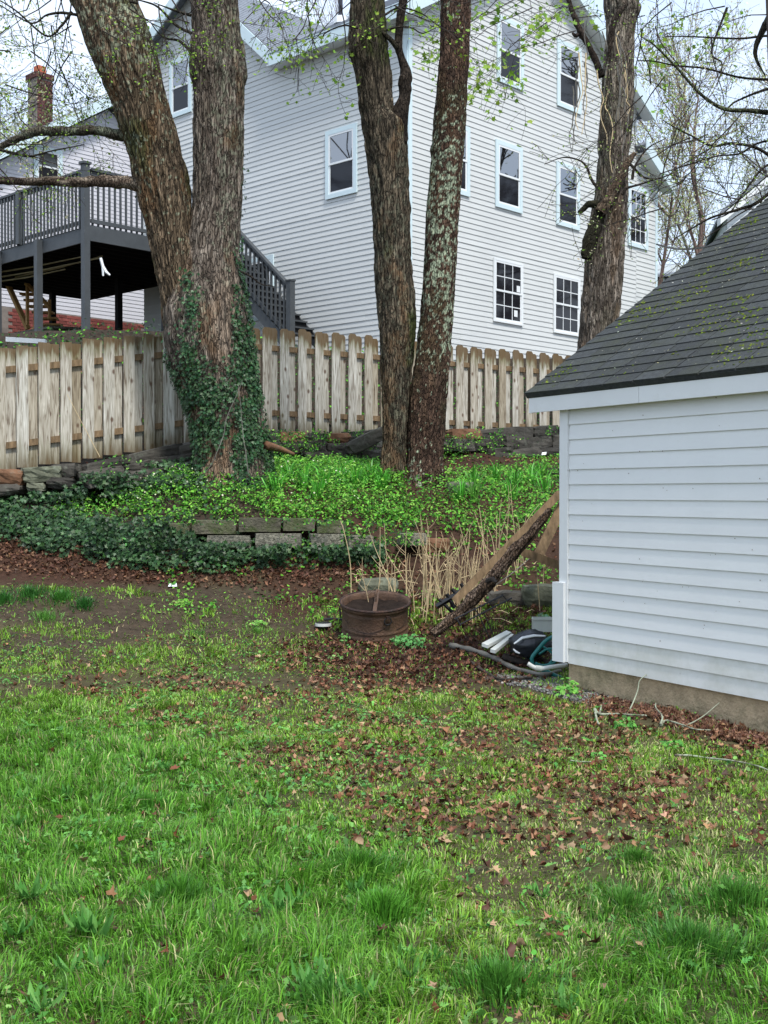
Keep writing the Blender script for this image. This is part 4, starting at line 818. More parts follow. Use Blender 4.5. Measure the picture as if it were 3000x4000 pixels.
rowsL = [(-420, 150, 420), (-200, 215, 480), (0, 271, 540), (60, 298, 564), (180, 335, 614), (300, 386, 639), (420, 443, 668), (510, 476, 692), (600, 506, 714), (690, 524, 742), (780, 547, 752), (900, 578, 762), (1000, 596, 780), (1100, 617, 800), (1200, 634, 830), (1300, 642, 860), (1400, 665, 880), (1480, 700, 890)]
def colFoot(f):
    def g_(TH, ZZ, n1, n2, V, rid):
        C = f(TH, ZZ, n1, n2, V, rid); U_, V_ = UV(V[..., 0], V[..., 1], V[..., 2]); m = np.exp(-((U_ - 850) / 60) ** 2) * sstep(1700, 1790, V_); C = mixc(C, m * .8 * sstep(.3, .5, n2), (.30, .19, .115))
        m = np.exp(-((U_ - 885) / 50) ** 2) * sstep(1000, 1150, V_) * (1 - sstep(1400, 1550, V_)); return mixc(C, m * .6 * sstep(.35, .6, n2), (.32, .235, .165))
    return g_
tA1, VA1, NA1 = bark_tube(rowsR, YA, 'trunk', treeA, colFoot(colA((.15, .12, .092), (.27, .225, .18), (.035, .024, .018), moss=.35, orange=.5, lich=.25, seed=2)), amp=.024, seed=2, roots=4, nth=170, ridge=.045)
tA2, VA2, NA2 = bark_tube(rowsL, YA, 'trunk', treeA, colA((.125, .09, .055), (.25, .18, .115), (.028, .020, .013), moss=.8, orange=.75, lich=.55, seed=5, lich_z=lambda z: sstep(6.2, 7.6, z)), amp=.034, seed=5, nth=170, Yfn=lambda v: YA - .05, ridge=.06)
def bark_branch(pts, Y, rad, parent, base, name='branch', seed=1, sides=14, n=60, amp=.25, Ys=None, dark=None, light=None):
    p = np.array([P(u_, v_, (Ys[i] if Ys else Y)) for i, (u_, v_) in enumerate(pts)]); r = np.array(rad)
    q = smooth_poly(np.column_stack([p, r]), n); q[:, 3] = np.maximum(q[:, 3], .004); V, Fq = tube(q[:, :3], q[:, 3], sides); c = np.repeat(q[:, :3], sides, 0)
    d = V - c; k = fbm(V[:, 0] * 14, V[:, 1] * 14, V[:, 2] * 14, 3, seed); V = c + d * (1 + (k[:, None] - .5) * 2 * amp)
    C = np.asarray(base) * (.45 + 1.1 * k[:, None])
    if light is not None: m_ = sstep(.5, .62, fbm(V[:, 0] * 9, V[:, 1] * 9, V[:, 2] * 22, 3, seed + 9))[:, None]; C = C * (1 - m_) + np.asarray(light) * m_
    return obj(name, V, Fq, M['barkfine'], parent, col=C, smooth=True)
bark_branch([(560, 525), (470, 528), (380, 510), (300, 512), (210, 512), (130, 518), (50, 550), (-60, 600), (-200, 650)], YA - .05, [.11, .075, .062, .062, .06, .055, .048, .04, .03], treeA, (.075, .065, .045), light=(.15, .16, .11), seed=3)
bark_branch([(620, 760), (540, 722), (460, 712), (380, 708), (300, 712), (200, 706), (110, 710), (20, 706), (-120, 700)], YA - .1, [.13, .095, .075, .068, .066, .06, .052, .05, .04], treeA, (.10, .07, .05), light=(.30, .24, .18), seed=4, amp=.35)
YB = 15.9
treeB = thing('twin_trunk_tree', P(1600, 1880, YB), 'tall twin-trunked tree, left stem dark and mossy, right stem speckled with pale lichen', 'tree')
rowsBL = [(-420, 1360, 1485), (-200, 1363, 1495), (0, 1365, 1503), (90, 1362, 1506), (200, 1360, 1520), (300, 1385, 1530), (400, 1401, 1540), (450, 1410, 1548), (500, 1416, 1592), (600, 1432, 1597), (700, 1443, 1597), (800, 1449, 1602), (900, 1455, 1603), (1000, 1461, 1606), (1100, 1464, 1614), (1200, 1472, 1622), (1300, 1479, 1622), (1400, 1482, 1612), (1500, 1485, 1602), (1600, 1490, 1597), (1700, 1492, 1590), (1800, 1484, 1590), (1870, 1472, 1596), (1940, 1462, 1600)]
rowsBR = [(-420, 1745, 1850), (-200, 1733, 1845), (0, 1721, 1838), (200, 1717, 1835), (300, 1708, 1829), (500, 1693, 1820), (700, 1678, 1805), (850, 1663, 1793), (1000, 1657, 1784), (1200, 1642, 1772), (1300, 1630, 1763), (1400, 1620, 1757), (1500, 1604, 1750), (1600, 1594, 1744), (1700, 1590, 1736), (1800, 1588, 1732), (1870, 1578, 1738), (1940, 1570, 1742)]
tB1, VB1, NB1 = bark_tube(rowsBL, YB, 'trunk', treeB, colA((.085, .068, .046), (.16, .125, .085), (.020, .016, .011), moss=1.0, orange=.45, lich=.12, seed=8), amp=.024, seed=8, nth=130, ridge=.042, roots=3)
tB2, VB2, NB2 = bark_tube(rowsBR, YB, 'trunk', treeB, colA((.095, .056, .038), (.16, .10, .068), (.020, .012, .009), moss=.4, orange=.2, lich=1.0, seed=12, lich_z=lambda z: sstep(2.6, 4.2, z) * (1 - sstep(5.6, 7.2, z)) * 1.1), bm='barkfine', amp=.016, seed=12, nth=130, ridge=.03, roots=3)
bark_branch([(1560, 560), (1566, 440), (1580, 380), (1582, 320), (1585, 285), (1566, 220), (1556, 180), (1562, 90), (1575, 0), (1590, -150)], YB - .1, [.11, .11, .085, .09, .075, .05, .05, .055, .06, .06], treeB, (.040, .030, .022), seed=9, amp=.18)
bark_branch([(1556, 190), (1520, 150), (1470, 110), (1425, 60), (1385, 20), (1350, -40)], YB - .12, [.045, .032, .026, .020, .016, .010], treeB, (.035, .030, .018), seed=10, amp=.18)
YC = 21.9
treeC = thing('snag_tree', P(2330, 1420, YC), 'broad grey-barked tree with dead stubs and hanging vines beside the shed roof', 'tree')
rowsC = [(-300, 2358, 2500), (0, 2353, 2489), (50, 2356, 2498), (100, 2362, 2480), (200, 2356, 2473), (300, 2344, 2470), (400, 2341, 2467), (500, 2335, 2464), (600, 2332, 2452), (700, 2328, 2451), (800, 2312, 2446), (900, 2292, 2440), (1000, 2281, 2437), (1100, 2277, 2431), (1200, 2268, 2422), (1300, 2262, 2406), (1400, 2252, 2395), (1520, 2240, 2400)]
tC, VC, NC = bark_tube(rowsC, YC, 'trunk', treeC, colA((.16, .13, .10), (.31, .26, .21), (.035, .026, .02), moss=.25, orange=.35, lich=.1, seed=15), amp=.03, seed=15, nth=140, ridge=.06)
YS = YC - .35
bark_branch([(2290, 1010), (2300, 950), (2318, 900), (2335, 850), (2340, 812), (2330, 800), (2300, 798), (2280, 815), (2262, 832)], YS, [.10, .12, .12, .11, .10, .085, .06, .05, .04], treeC, (.035, .032, .018), seed=20, amp=.3)
bark_branch([(2345, 830), (2370, 790), (2400, 740), (2430, 680), (2455, 630), (2480, 598)], YS - .1, [.11, .10, .085, .075, .065, .04], treeC, (.11, .075, .05), seed=21, amp=.35, light=(.2, .15, .1))
bark_branch([(2350, 300), (2330, 245), (2300, 180), (2270, 130), (2245, 70), (2225, 10), (2205, -80)], YS, [.07, .06, .055, .06, .05, .04, .035], treeC, (.055, .04, .03), seed=22, amp=.35)
bark_branch([(2268, 130), (2248, 140), (2236, 128)], YS, [.04, .035, .02], treeC, (.045, .035, .03), seed=23, amp=.4)
bark_branch([(2375, 260), (2385, 150), (2400, 80), (2425, 40), (2452, 15)], YS - .25, [.02, .06, .055, .05, .02], treeC, (.05, .038, .028), seed=24, amp=.3)
for k, pts in enumerate(([(2460, 640), (2480, 660), (2510, 690), (2560, 700), (2620, 680), (2660, 660)], [(2430, 760), (2450, 735), (2500, 720), (2560, 700), (2595, 690)], [(2470, 700), (2480, 650), (2530, 580), (2600, 540)], [(2330, 730), (2310, 700), (2290, 650), (2260, 625), (2200, 615), (2130, 640)])):
    bark_branch(pts, YS - .1 - .05 * k, np.linspace(.03, .007, len(pts)), treeC, (.05, .04, .03), seed=30 + k, sides=7, n=30, name='twig')
# hanging vines on the snag tree
vb = []
vine = thing('hanging_vines', P(2400, 380, YS - .3), 'tangle of bare pale vines hanging on the grey-barked tree', 'vine')
for k in range(17):
    r = random.Random(100 + k); u0 = r.uniform(2230, 2440); v0 = r.uniform(60, 380); pts = [(u0, v0)]
    for j in range(6): pts.append((pts[-1][0] + r.uniform(-16, 22 if u0 > 2330 else 12), pts[-1][1] + r.uniform(25, 70)))
    p = smooth_poly([P(a, c, YS - .35 + .1 * math.sin(k)) for a, c in pts], 24); b = MB(); b.tube(p, np.linspace(.013, .006, 24), 5); b.done('vine_stem', M['stalk'] if k % 3 == 0 else M['twigg'], vine)

# ------------------------------------------------------------------ branching generator
def grow(start, dirv, length, rad, depth, seed, spread=.5, up=.12, kids=(2, 4), shrink=.66, segs=5, wig=.16, minr=.003):
    r = random.Random(seed); A = []; B = []; ra = []; rb = []; tips = []
    stack = [(np.array(start, float), np.array(dirv, float), length, rad, depth)]
    while stack:
        p, d, L_, R_, k = stack.pop(); d = d / np.linalg.norm(d); q = p
        for i in range(segs):
            f0, f1 = 1 - .55 * i / segs, 1 - .55 * (i + 1) / segs
            d = d + np.array([r.gauss(0, wig), r.gauss(0, wig), r.gauss(0, wig) + up * .3]); d /= np.linalg.norm(d); n_ = q + d * L_ / segs
            A.append(q); B.append(n_); ra.append(max(minr, R_ * f0)); rb.append(max(minr, R_ * f1)); q = n_
            if k > 0 and i >= 1 and r.random() < .75:
                e = d + np.array([r.gauss(0, spread), r.gauss(0, spread), r.gauss(0, spread) + up]) * 1.3
                stack.append((q, e, L_ * shrink * r.uniform(.6, 1.1), R_ * f1 * .6, k - 1))
            if k <= 1: tips.append((q, d))
        if k > 0:
            for _ in range(r.randint(*kids) - 1):
                e = d + np.array([r.gauss(0, spread), r.gauss(0, spread), r.gauss(0, spread) + up]); stack.append((q, e, L_ * shrink * r.uniform(.7, 1.1), R_ * .5, k - 1))
    return np.array(A), np.array(B), np.array(ra), np.array(rb), np.array([t[0] for t in tips])
LEAF = np.array([(0, 0, 0), (.35, .5, .05), (0, 1.15, -.15), (-.35, .5, .05)]); LEAFF = np.array([(0, 1, 2, 3)])
MAPLE = np.array([(0, 0, 0), (.55, .15, .08), (.40, .45, 0), (.95, .75, .12), (.35, .8, 0), (0, 1.35, -.1), (-.35, .8, 0), (-.95, .75, .12), (-.40, .45, 0), (-.55, .15, .08), (0, .5, -.05)])
MAPLEF = np.array([(10, 0, 1), (10, 1, 2), (10, 2, 3), (10, 3, 4), (10, 4, 5), (10, 5, 6), (10, 6, 7), (10, 7, 8), (10, 8, 9), (10, 9, 0)])
def tree_obj(name, start, dirv, height, rad, seed, label, cat='tree', group=None, m='twig', leafcol=((.22, .30, .07), (.30, .36, .11), (.2, .2, .08)), lsize=.05, per=1.2, depth=4, droop=.25, **kw):
    A, B, ra, rb, tips = grow(start, dirv, height * .36, rad, depth, seed, **kw); t = thing(name, start, label, cat, group)
    big = ra > rad * .3; V, Fq = segs_mesh(A[big], B[big], ra[big], rb[big], 7); obj('trunk', V, Fq, M[m], t, smooth=True)
    V, Fq = segs_mesh(A[~big], B[~big], ra[~big], rb[~big], 3); obj('branches', V, Fq, M[m], t)
    if per > 0:
        n = int(len(tips) * per); q = tips[rng.integers(0, len(tips), n)] + rng.normal(0, .05 + lsize, (n, 3)); q[:, 2] -= lsize
        X, Y, Z = rand_axes(n, np.tile([0, -.3, .6], (n, 1)), 1.0); V, Fq, Cc = scatter(LEAF, LEAFF, q, X, Y, Z, rng.uniform(.6, 1.3, n) * lsize, mixcol(leafcol, n, .25)); obj('crown', V, Fq, M['leaf'], t, col=Cc)
    return t
spring = ((.50, .56, .24), (.58, .60, .34), (.42, .48, .20), (.52, .46, .30)); bright = ((.20, .36, .03), (.28, .42, .05), (.16, .30, .04))
def G(X, Y): return (X, Y, float(H(X, Y)))
bt = [  # x, y, height, radius, material, lean, label
    (11.2, 41, 15, .17, 'twigr', (-.12, 0, 1), 'slim reddish tree with a kinked trunk right of the white house'), (8.6, 38, 13, .09, 'twigr', (.05, 0, 1), 'thin reddish sapling just right of the white house corner'),
    (13.0, 45, 17, .16, 'twigg', (.1, 0, 1), 'grey tree with pale new leaves behind the shed roof peak'), (9.6, 48, 16, .12, 'twigr', (-.05, 0, 1), 'slender twiggy tree beyond the white house wing'),
    (15.2, 40, 16, .16, 'twig', (-.15, 0, 1), 'dark branched tree near the right edge behind the neighbour house'), (11.5, 56, 18, .15, 'twigg', (0, 0, 1), 'farther tree with cream buds between the house and shed'),
    (16.5, 54, 19, .16, 'twigg', (-.05, 0, 1), 'farther tall tree at the right edge of the hill'), (8.3, 60, 19, .15, 'twigr', (.08, 0, 1), 'reddish tree on the hill directly behind the house wing')]
for k, (x, y, h, r_, m_, ln, lb) in enumerate(bt):
    tree_obj('background_tree', G(x, y), ln, h, r_, 200 + k, lb, group='budding trees beyond the houses', m=m_, leafcol=spring, lsize=.07, per=1.3, depth=4, spread=.42, up=.22, minr=.006)
for k, (x, y, h, lb) in enumerate(((-16.5, 44, 15, 'budding tree left of the brick chimney'), (-12.5, 50, 17, 'budding tree behind the lavender house roof'), (-20, 52, 18, 'budding tree at the left edge of the sky'))):
    tree_obj('background_tree', G(x, y), (.05, 0, 1), h, .14, 240 + k, lb, group='budding trees beyond the houses', m='twigg', leafcol=spring, lsize=.085, per=1.8, depth=4, spread=.42, up=.22, minr=.007)
tree_obj('background_tree', G(-1.5, 47), (.05, 0, 1), 21, .16, 251, 'bare crown showing above the roof valley of the white house', group='budding trees beyond the houses', m='twigr', leafcol=spring, lsize=.06, per=.5, depth=4, spread=.4, up=.25, minr=.008)
for k, (x, y, lb) in enumerate(((24, 24, 'tree far right of the yard, mirrored in the gable windows'), (30, 30, 'second tree far right of the yard, mirrored in the gable windows'), (27, 38, 'third tree far right of the yard, mirrored in the gable windows'), (-26, 16, 'tree far left of the yard, mirrored in the side windows'), (-22, 24, 'second tree far left of the yard, mirrored in the side windows'))):
    tree_obj('background_tree', G(x, y), (0, 0, 1), 22, .25, 260 + k, lb, group='trees beside the yard', m='twig', leafcol=spring, lsize=.09, per=.5, depth=4, spread=.5, up=.15, minr=.03)
# nearer tree at the right frame edge, sending branches in over the shed
nr = thing('edge_tree', (5.9, 16.8, float(H(5.9, 16.8))), 'dark tree at the right frame edge spreading lichened branches above the shed', 'tree')
b = MB(); b.tube([P(3045, 1700, 16.8), P(3040, 900, 16.8), P(3025, 300, 16.8), P(3010, -100, 16.8)], [.12, .10, .085, .08], 12); b.done('trunk', M['twig'], nr, smooth=True)
for k, (pts, r0) in enumerate((([(3000, 440), (2930, 432), (2830, 425), (2740, 370), (2640, 260), (2560, 180), (2500, 140)], .04), ([(3060, 300), (2990, 310), (2880, 300), (2760, 268), (2640, 256), (2560, 240), (2490, 235)], .022), ([(3100, 150), (3000, 140), (2900, 150), (2800, 148), (2690, 142), (2600, 143)], .022),
    ([(3010, 60), (2950, 200), (2990, 300)], .06), ([(3080, 330), (2990, 350), (2900, 385), (2850, 415), (2780, 500)], .025), ([(3050, 640), (2960, 580), (2860, 560), (2780, 570), (2700, 530), (2640, 500), (2590, 470)], .028), ([(3060, 540), (2960, 560), (2890, 600), (2800, 610), (2700, 640), (2640, 660)], .018),
    ([(3040, 720), (2960, 790), (2880, 820), (2780, 850), (2690, 900), (2640, 930)], .03), ([(3100, 620), (2990, 650), (2900, 760), (2850, 830), (2780, 860)], .02), ([(2840, 30), (2780, 200), (2820, 250), (2800, 340)], .018))):
    bark_branch(pts, 17 + .3 * (k % 3), np.linspace(r0, .007, len(pts)), nr, (.042, .036, .026) if k != 0 else (.06, .062, .035), seed=60 + k, sides=7, n=40, light=(.12, .14, .07) if k in (0, 3) else None)
A_, B_, ra_, rb_, tp = [], [], [], [], []
for k in range(26):
    r = random.Random(500 + k); s_ = P(r.uniform(2500, 3050), r.uniform(0, 850), 17 + r.uniform(-.5, 1.2)); a, c, e, f_, t_ = grow(s_, (r.uniform(-1, .4), r.uniform(-.3, .3), r.uniform(-.7, .5)), 1.1, .011, 2, 500 + k, spread=.6, up=-.05, segs=4, minr=.0035)
    A_.append(a); B_.append(c); ra_.append(e); rb_.append(f_); tp.append(t_)
V, Fq = segs_mesh(np.vstack(A_), np.vstack(B_), np.concatenate(ra_), np.concatenate(rb_), 4); obj('branches', V, Fq, M['twig'], nr)
tp = np.vstack(tp); n = len(tp); X, Y, Z = rand_axes(n, None, 1.0); V, Fq, Cc = scatter(LEAF, LEAFF, tp + rng.normal(0, .03, (n, 3)), X, Y, Z, rng.uniform(.02, .045, n), mixcol(spring + bright, n, .2)); obj('crown', V, Fq, M['leaf'], nr, col=Cc)
# sprays of new leaves hanging from each big tree into the top of the picture
def sprays(parent, anchors, Y, seed, cols, ls=.045, L_=1.3, per=1.0, template=(MAPLE, MAPLEF), dr=(-.2, .2), depth=2, m='twig', count_name='crown', dz=(-.9, .1), Yj=.5):
    A_, B_, ra_, rb_, tp = [], [], [], [], []
    for k, (u_, v_) in enumerate(anchors):
        r = random.Random(seed + k); a, c, e, f_, t_ = grow(P(u_, v_, Y + r.uniform(-Yj, Yj)), (r.uniform(*dr), r.uniform(-.3, .3), r.uniform(*dz)), L_, .010, depth, seed + k, spread=.65, up=-.08, segs=4, minr=.0028)
        A_.append(a); B_.append(c); ra_.append(e); rb_.append(f_); tp.append(t_)
    V, Fq = segs_mesh(np.vstack(A_), np.vstack(B_), np.concatenate(ra_), np.concatenate(rb_), 4); tag(obj('branches', V, Fq, M[m], parent), kind='stuff')
    tp = np.vstack(tp); n = int(len(tp) * per); tq = tp[rng.integers(0, len(tp), n)]; X, Yx, Z = rand_axes(n, np.tile([0, -.7, .5], (n, 1)), .6)
    V, Fq, Cc = scatter(template[0], template[1], tq + rng.normal(0, .05, (n, 3)) - [0, 0, ls], X, Yx, Z, rng.uniform(.5, 1.2, n) * ls, mixcol(cols, n, .15)); tag(obj(count_name, V, Fq, M['leaf'], parent, col=Cc), kind='stuff')
sprays(treeC, [(2260, -60), (2200, -40), (2130, -60), (2060, -30), (1990, -50), (2300, 20), (2330, 60), (2250, 120), (1940, 0), (2080, 30), (2180, 60), (2230, 20)], YS - .6, 700, bright, ls=.075, L_=1.4, per=.5, dr=(-.9, -.1), dz=(-.5, .1))
sprays(treeC, [(2500, -60), (2560, -30), (2620, -50), (2700, -40), (2760, -30), (2520, 60)], YC + 1, 720, bright, ls=.075, L_=1.3, per=.45, dr=(-.3, .6), dz=(-.5, .1))
sprays(treeB, [(1400, -20), (1100, -10), (1300, -60), (1250, -40), (1200, -50), (1600, -50), (1660, -40), (1330, 20), (1540, 20), (1050, -40), (1120, -50)], YB - .4, 740, bright, ls=.042, L_=.75, per=.42, dr=(-.8, .8))
sprays(treeA, [(700, -60), (660, -20), (620, 20), (720, 40), (680, 80), (740, 90), (980, -60), (1000, -20), (360, -20), (440, 60), (400, 120), (470, 180), (500, 30)], YA - .5, 760, bright, ls=.038, L_=.6, per=.6, dr=(-.4, .6), template=(LEAF, LEAFF))
sprays(treeA, [(u_, v_) for u_ in (-40, 40, 120, 200, 280) for v_ in (-80, 0, 100, 200)] + [(20, 330), (60, 420), (-20, 500), (230, 250)], YA + .6, 800, spring + bright, ls=.042, L_=.9, per=1.5, dr=(-.6, .6), template=(LEAF, LEAFF), dz=(-.8, .1))
sprays(treeA, [(30, 560), (-20, 640), (90, 600), (170, 600), (10, 740)], YA - .2, 830, bright, ls=.03, L_=.5, per=.8, dr=(-.3, .8), template=(LEAF, LEAFF))
for k, pts in enumerate(([(310, 60), (240, 50), (180, 60), (120, 90), (0, 20)], [(280, 45), (240, 100), (180, 140), (60, 40), (-40, -20)], [(540, 12), (480, 0), (420, -20)], [(745, 200), (700, 160), (650, 150), (620, 130), (590, 90)], [(748, 130), (690, 100), (620, 30), (560, 5), (480, -10)], [(746, 60), (680, 40), (600, 10)], [(-20, 580), (60, 600), (120, 610), (200, 590), (330, 565)])):
    bark_branch(pts, YA - .3, np.linspace(.022, .006, len(pts)), treeA, (.045, .040, .028), seed=80 + k, sides=6, n=30)
for k, pts in enumerate(([(1400, 110), (1340, 100), (1270, 130), (1250, 170)], [(1505, 120), (1560, 105), (1610, 110), (1650, 130), (1700, 110)], [(1500, 60), (1560, 30), (1640, 50), (1700, 90)], [(940, 1060), (980, 1080), (1020, 1110), (1068, 1118)])):
    bark_branch(pts, YB - .3 if k < 3 else YA - .3, np.linspace(.016, .005, len(pts)), treeB if k < 3 else treeA, (.045, .036, .028), seed=90 + k, sides=6, n=30, name='twig')
# ------------------------------------------------------------------ ground plants, litter
LM = [((700, 3560), 'the dark round tussock'), ((1400, 3420), 'the wide dark tussock'), ((1490, 3590), 'the fresh green tussock'), ((2710, 3720), 'the broad bluish tussock'), ((2490, 3400), 'the small dark tussock'), ((2440, 3560), 'the loose bluish clump'), ((1950, 3870), 'the flat bottom clump'), ((1280, 3950), 'the bottom centre clump'), ((560, 3150), 'the low upper left clump'), ((2870, 3550), 'the right edge clump'), ((365, 3700), 'the broad-leaved dock'), ((30, 3400), 'the left picture edge'), ((1850, 3050), 'the thickest leaf litter'), ((2300, 3000), 'the short lichened stick')]
used_labels = set()
def near_label(head, u_, v_):
    o = sorted(LM, key=lambda q: math.hypot(q[0][0] - u_, q[0][1] - v_)); (a, an), (b_, bn), (c_, cn_) = o[:3]
    def rel(q): du, dv = u_ - q[0], v_ - q[1]; f = 'far ' if math.hypot(du, dv) > 330 else ''; return f + (('left of ' if du < 0 else 'right of ') if abs(du) > abs(dv) * 1.3 else ('behind ' if dv < 0 else 'in front of '))
    for t in (head + ' ' + rel(a) + an, head + ' ' + rel(a) + an + ' toward ' + bn, head + ' ' + rel(b_) + bn + ' toward ' + an, head + ' ' + rel(a) + an + ' toward ' + cn_, head + ' ' + rel(c_) + cn_, head + ' ' + rel(b_) + bn, head + ' roughly between ' + bn + ' and ' + cn_):
        if t not in used_labels and len(t.split()) <= 16: used_labels.add(t); return t
    return head + ' beside ' + an
def sample(n, y0, y1, mg=.05, pw=0.0, sx0=None, sx1=None):
    t = rng.random(n)
    Y = (y0 ** (1 + pw) + t * (y1 ** (1 + pw) - y0 ** (1 + pw))) ** (1 / (1 + pw)); k = 1500 / F + mg
    lo = -k if sx0 is None else sx0; hi = k if sx1 is None else sx1
    X = np.where(sx0 is None, lo * Y - .8 + rng.random(n) * ((hi - lo) * Y + 1.4), (lo + rng.random(n) * (hi - lo)) * Y); return X, Y
def place(X, Y): Z = H(X, Y); U, V = UV(X, Y, Z); return np.stack([X, Y, Z], 1), U, V
def inshed(Pq):                                  # under the shed footprint
    q = Pq - CS; return ((q @ wS) > -.02) & ((-(q @ nS)) > .02)
def poly_m(U, V, xs, top, bot, soft=15):
    t = np.interp(U, xs, top); b_ = np.interp(U, xs, bot); return sstep(-soft, soft, V - t) * sstep(-soft, soft, b_ - V)
# lawn -----------------------------------------------------------
def lawn_masks(Pq, U, V):
    n1 = fbm(Pq[:, 0] * 1.6, Pq[:, 1] * 1.6, 0, 4, 61); n2 = fbm(Pq[:, 0] * 5, Pq[:, 1] * 5, 0, 3, 62)
    lush = np.clip(zone(U, V, 300, 3250, 900, 480) + zone(U, V, 200, 3900, 1500, 420) + zone(U, V, 2750, 3750, 650, 420) + .8 * zone(U, V, 1400, 3480, 330, 250), 0, 1)
    lit = np.clip(zone(U, V, 1850, 3000, 1050, 330) + .8 * zone(U, V, 1000, 2750, 800, 170), 0, 1)
    pale = np.clip(zone(U, V, 2450, 3350, 600, 300) * 1.2 + .7 * zone(U, V, 2300, 2880, 500, 90) + .5 * zone(U, V, 2100, 3650, 400, 200), 0, 1)
    dirt = np.clip(zone(U, V, 250, 2430, 1050, 120) + zone(U, V, 1650, 2560, 520, 100), 0, 1)
    return n1, n2, lush, lit, pale, dirt
n = 560000; X, Y = sample(n, 3.0, 13.0, pw=-.1); Pg, U, V = place(X, Y)
n1, n2, lush, lit, pale, dirt = lawn_masks(Pg, U, V)
dens = np.clip(.42 + 1.1 * (n1 - .42) + .5 * lush - .04 * lit, .05, 1) * (.55 + .9 * sstep(.35, .6, n2)); dens *= 1 - .95 * dirt * sstep(.32, .46, n1 + .0); dens *= np.where(V < 2230, 0, 1)
dens *= 1 - .97 * zone(U, V, 1850, 2700, 0.1, .1); shedstrip = poly_m(U, V, [1980, 2200, 2500, 3000, 3300], [2640, 2700, 2750, 2840, 2900], [2700, 2745, 2840, 2950, 3030], 20); dens *= 1 - .95 * shedstrip
ok = (rng.random(n) < dens) & ~inshed(Pg); Pg, U, V, n1, n2, lush, lit, pale = [q[ok] for q in (Pg, U, V, n1, n2, lush, lit, pale)]; n = len(Pg)
hgt = (.026 + .022 * rng.random(n) + .050 * lush * rng.random(n) + .03 * sstep(.5, .7, n1) * rng.random(n)) * (1 - .35 * lit) * (.55 + 1.0 * sstep(.35, .68, fbm(Pg[:, 0] * 8, Pg[:, 1] * 8, 0, 2, 67))) ; Yd = Pg[:, 1]
wid = (.0018 + .0016 * rng.random(n)) * (1 + .10 * np.maximum(0, Yd - 4))
gcol = np.array([.15, .335, .030]); c_l = np.array([.095, .28, .024]); c_y = np.array([.32, .42, .055]); c_p = np.array([.40, .39, .17])
t = rng.random((n, 1)); C = gcol * (1 - lush[:, None]) + c_l * lush[:, None]; C = C * (1 - .55 * t * (1 - lush[:, None] * .7)) + c_y * .55 * t * (1 - lush[:, None] * .7)
pm_ = (rng.random(n) < .08 + .30 * pale + .10 * lit)[:, None]; C = np.where(pm_, c_p * (.7 + .5 * t), C) * (1 + rng.normal(0, .42, (n, 1))).clip(.22, 2.2)
Vv, Ff, Cc = blades(Pg, hgt * rng.uniform(.7, 1.3, n) * (1 - .35 * pale), wid, fbm(Pg[:, 0] * 5, Pg[:, 1] * 5, 0, 2, 68) * 14 + rng.normal(0, .7, n), rng.uniform(.15, 1.25, n), C)
gr = obj('lawn_grass', Vv, Ff, M['grass'], None, origin=(0, 6, 0), col=Cc); tag(gr, 'short patchy green lawn grass with yellowed spots across the yard', 'grass', kind='stuff'); print('grass', n)
# weeds: little round leaves close to the soil
ROUND = np.array([(0, 0, 0), (.5, .2, .06), (.62, .7, .02), (0, 1.1, -.05), (-.62, .7, .02), (-.5, .2, .06)]); ROUNDF = np.array([(0, 1, 2, 3), (0, 3, 4, 5)])
n = 60000; X, Y = sample(n, 3.4, 13.2, pw=.2); Pw, U, V = place(X, Y); n1, n2, lush, lit, pale, dirt = lawn_masks(Pw, U, V); n3 = fbm(Pw[:, 0] * 3.1 + 7, Pw[:, 1] * 3.1, 0, 3, 66)
d = sstep(.48, .62, n3) * (.35 + .65 * (U < 1700)) * (.25 + .75 * (V > 2480)) * (1 - .5 * lush) * (1 - .6 * dirt) + .02 + .30 * dirt * sstep(.40, .6, n2); d = d * (V > 2240) * (1 - shedstrip[0] * 0)
ok = (rng.random(n) < d) & ~inshed(Pw); Pw = Pw[ok]; n = len(Pw); X_, Y_, Z_ = rand_axes(n, None, .45); V2, F2, C2 = scatter(ROUND, ROUNDF, Pw + np.array([0, 0, 1.]) * rng.uniform(.008, .035, (n, 1)), X_, Y_, Z_, rng.uniform(.009, .024, n), mixcol([(.10, .28, .045), (.16, .35, .07), (.08, .23, .06), (.20, .34, .10)], n, .25))
tag(obj('lawn_weeds', V2, F2, M['leaf'], None, origin=(0, 8, 0), col=C2), 'low round-leaved weeds spread through the lawn and bare soil', 'weeds', kind='stuff'); print('weeds', n)
# litter ---------------------------------------------------------
def curl(nv=9):
    out = []
    for k in range(nv):
        r = np.random.default_rng(40 + k); q = MAPLE.copy() * [r.uniform(.45, 1.05), r.uniform(.7, 1.0), 1]; q[:, :2] += r.normal(0, .07 + .05 * (k % 3), (11, 2))
        if k % 3 == 1: q[3, :2] = (.5, .6); q[7, :2] = (-.5, .6); q[1, :2] = (.3, .2); q[9, :2] = (-.3, .2)
        q[:, 2] += .9 * (q[:, 0] ** 2) * r.uniform(-.3, 1.2) + .25 * ((q[:, 1] - .5) ** 2) * r.uniform(-.5, 1.3) + r.normal(0, .09, 11); q[:, 1] -= .5; out.append(q)
    return out
CURLS = curl()
red_b = [(.105, .044, .024), (.14, .06, .032), (.065, .030, .020), (.19, .09, .048), (.085, .038, .023)]; tan_b = [(.22, .10, .05), (.30, .16, .085), (.14, .055, .028), (.36, .23, .13), (.11, .042, .022)]
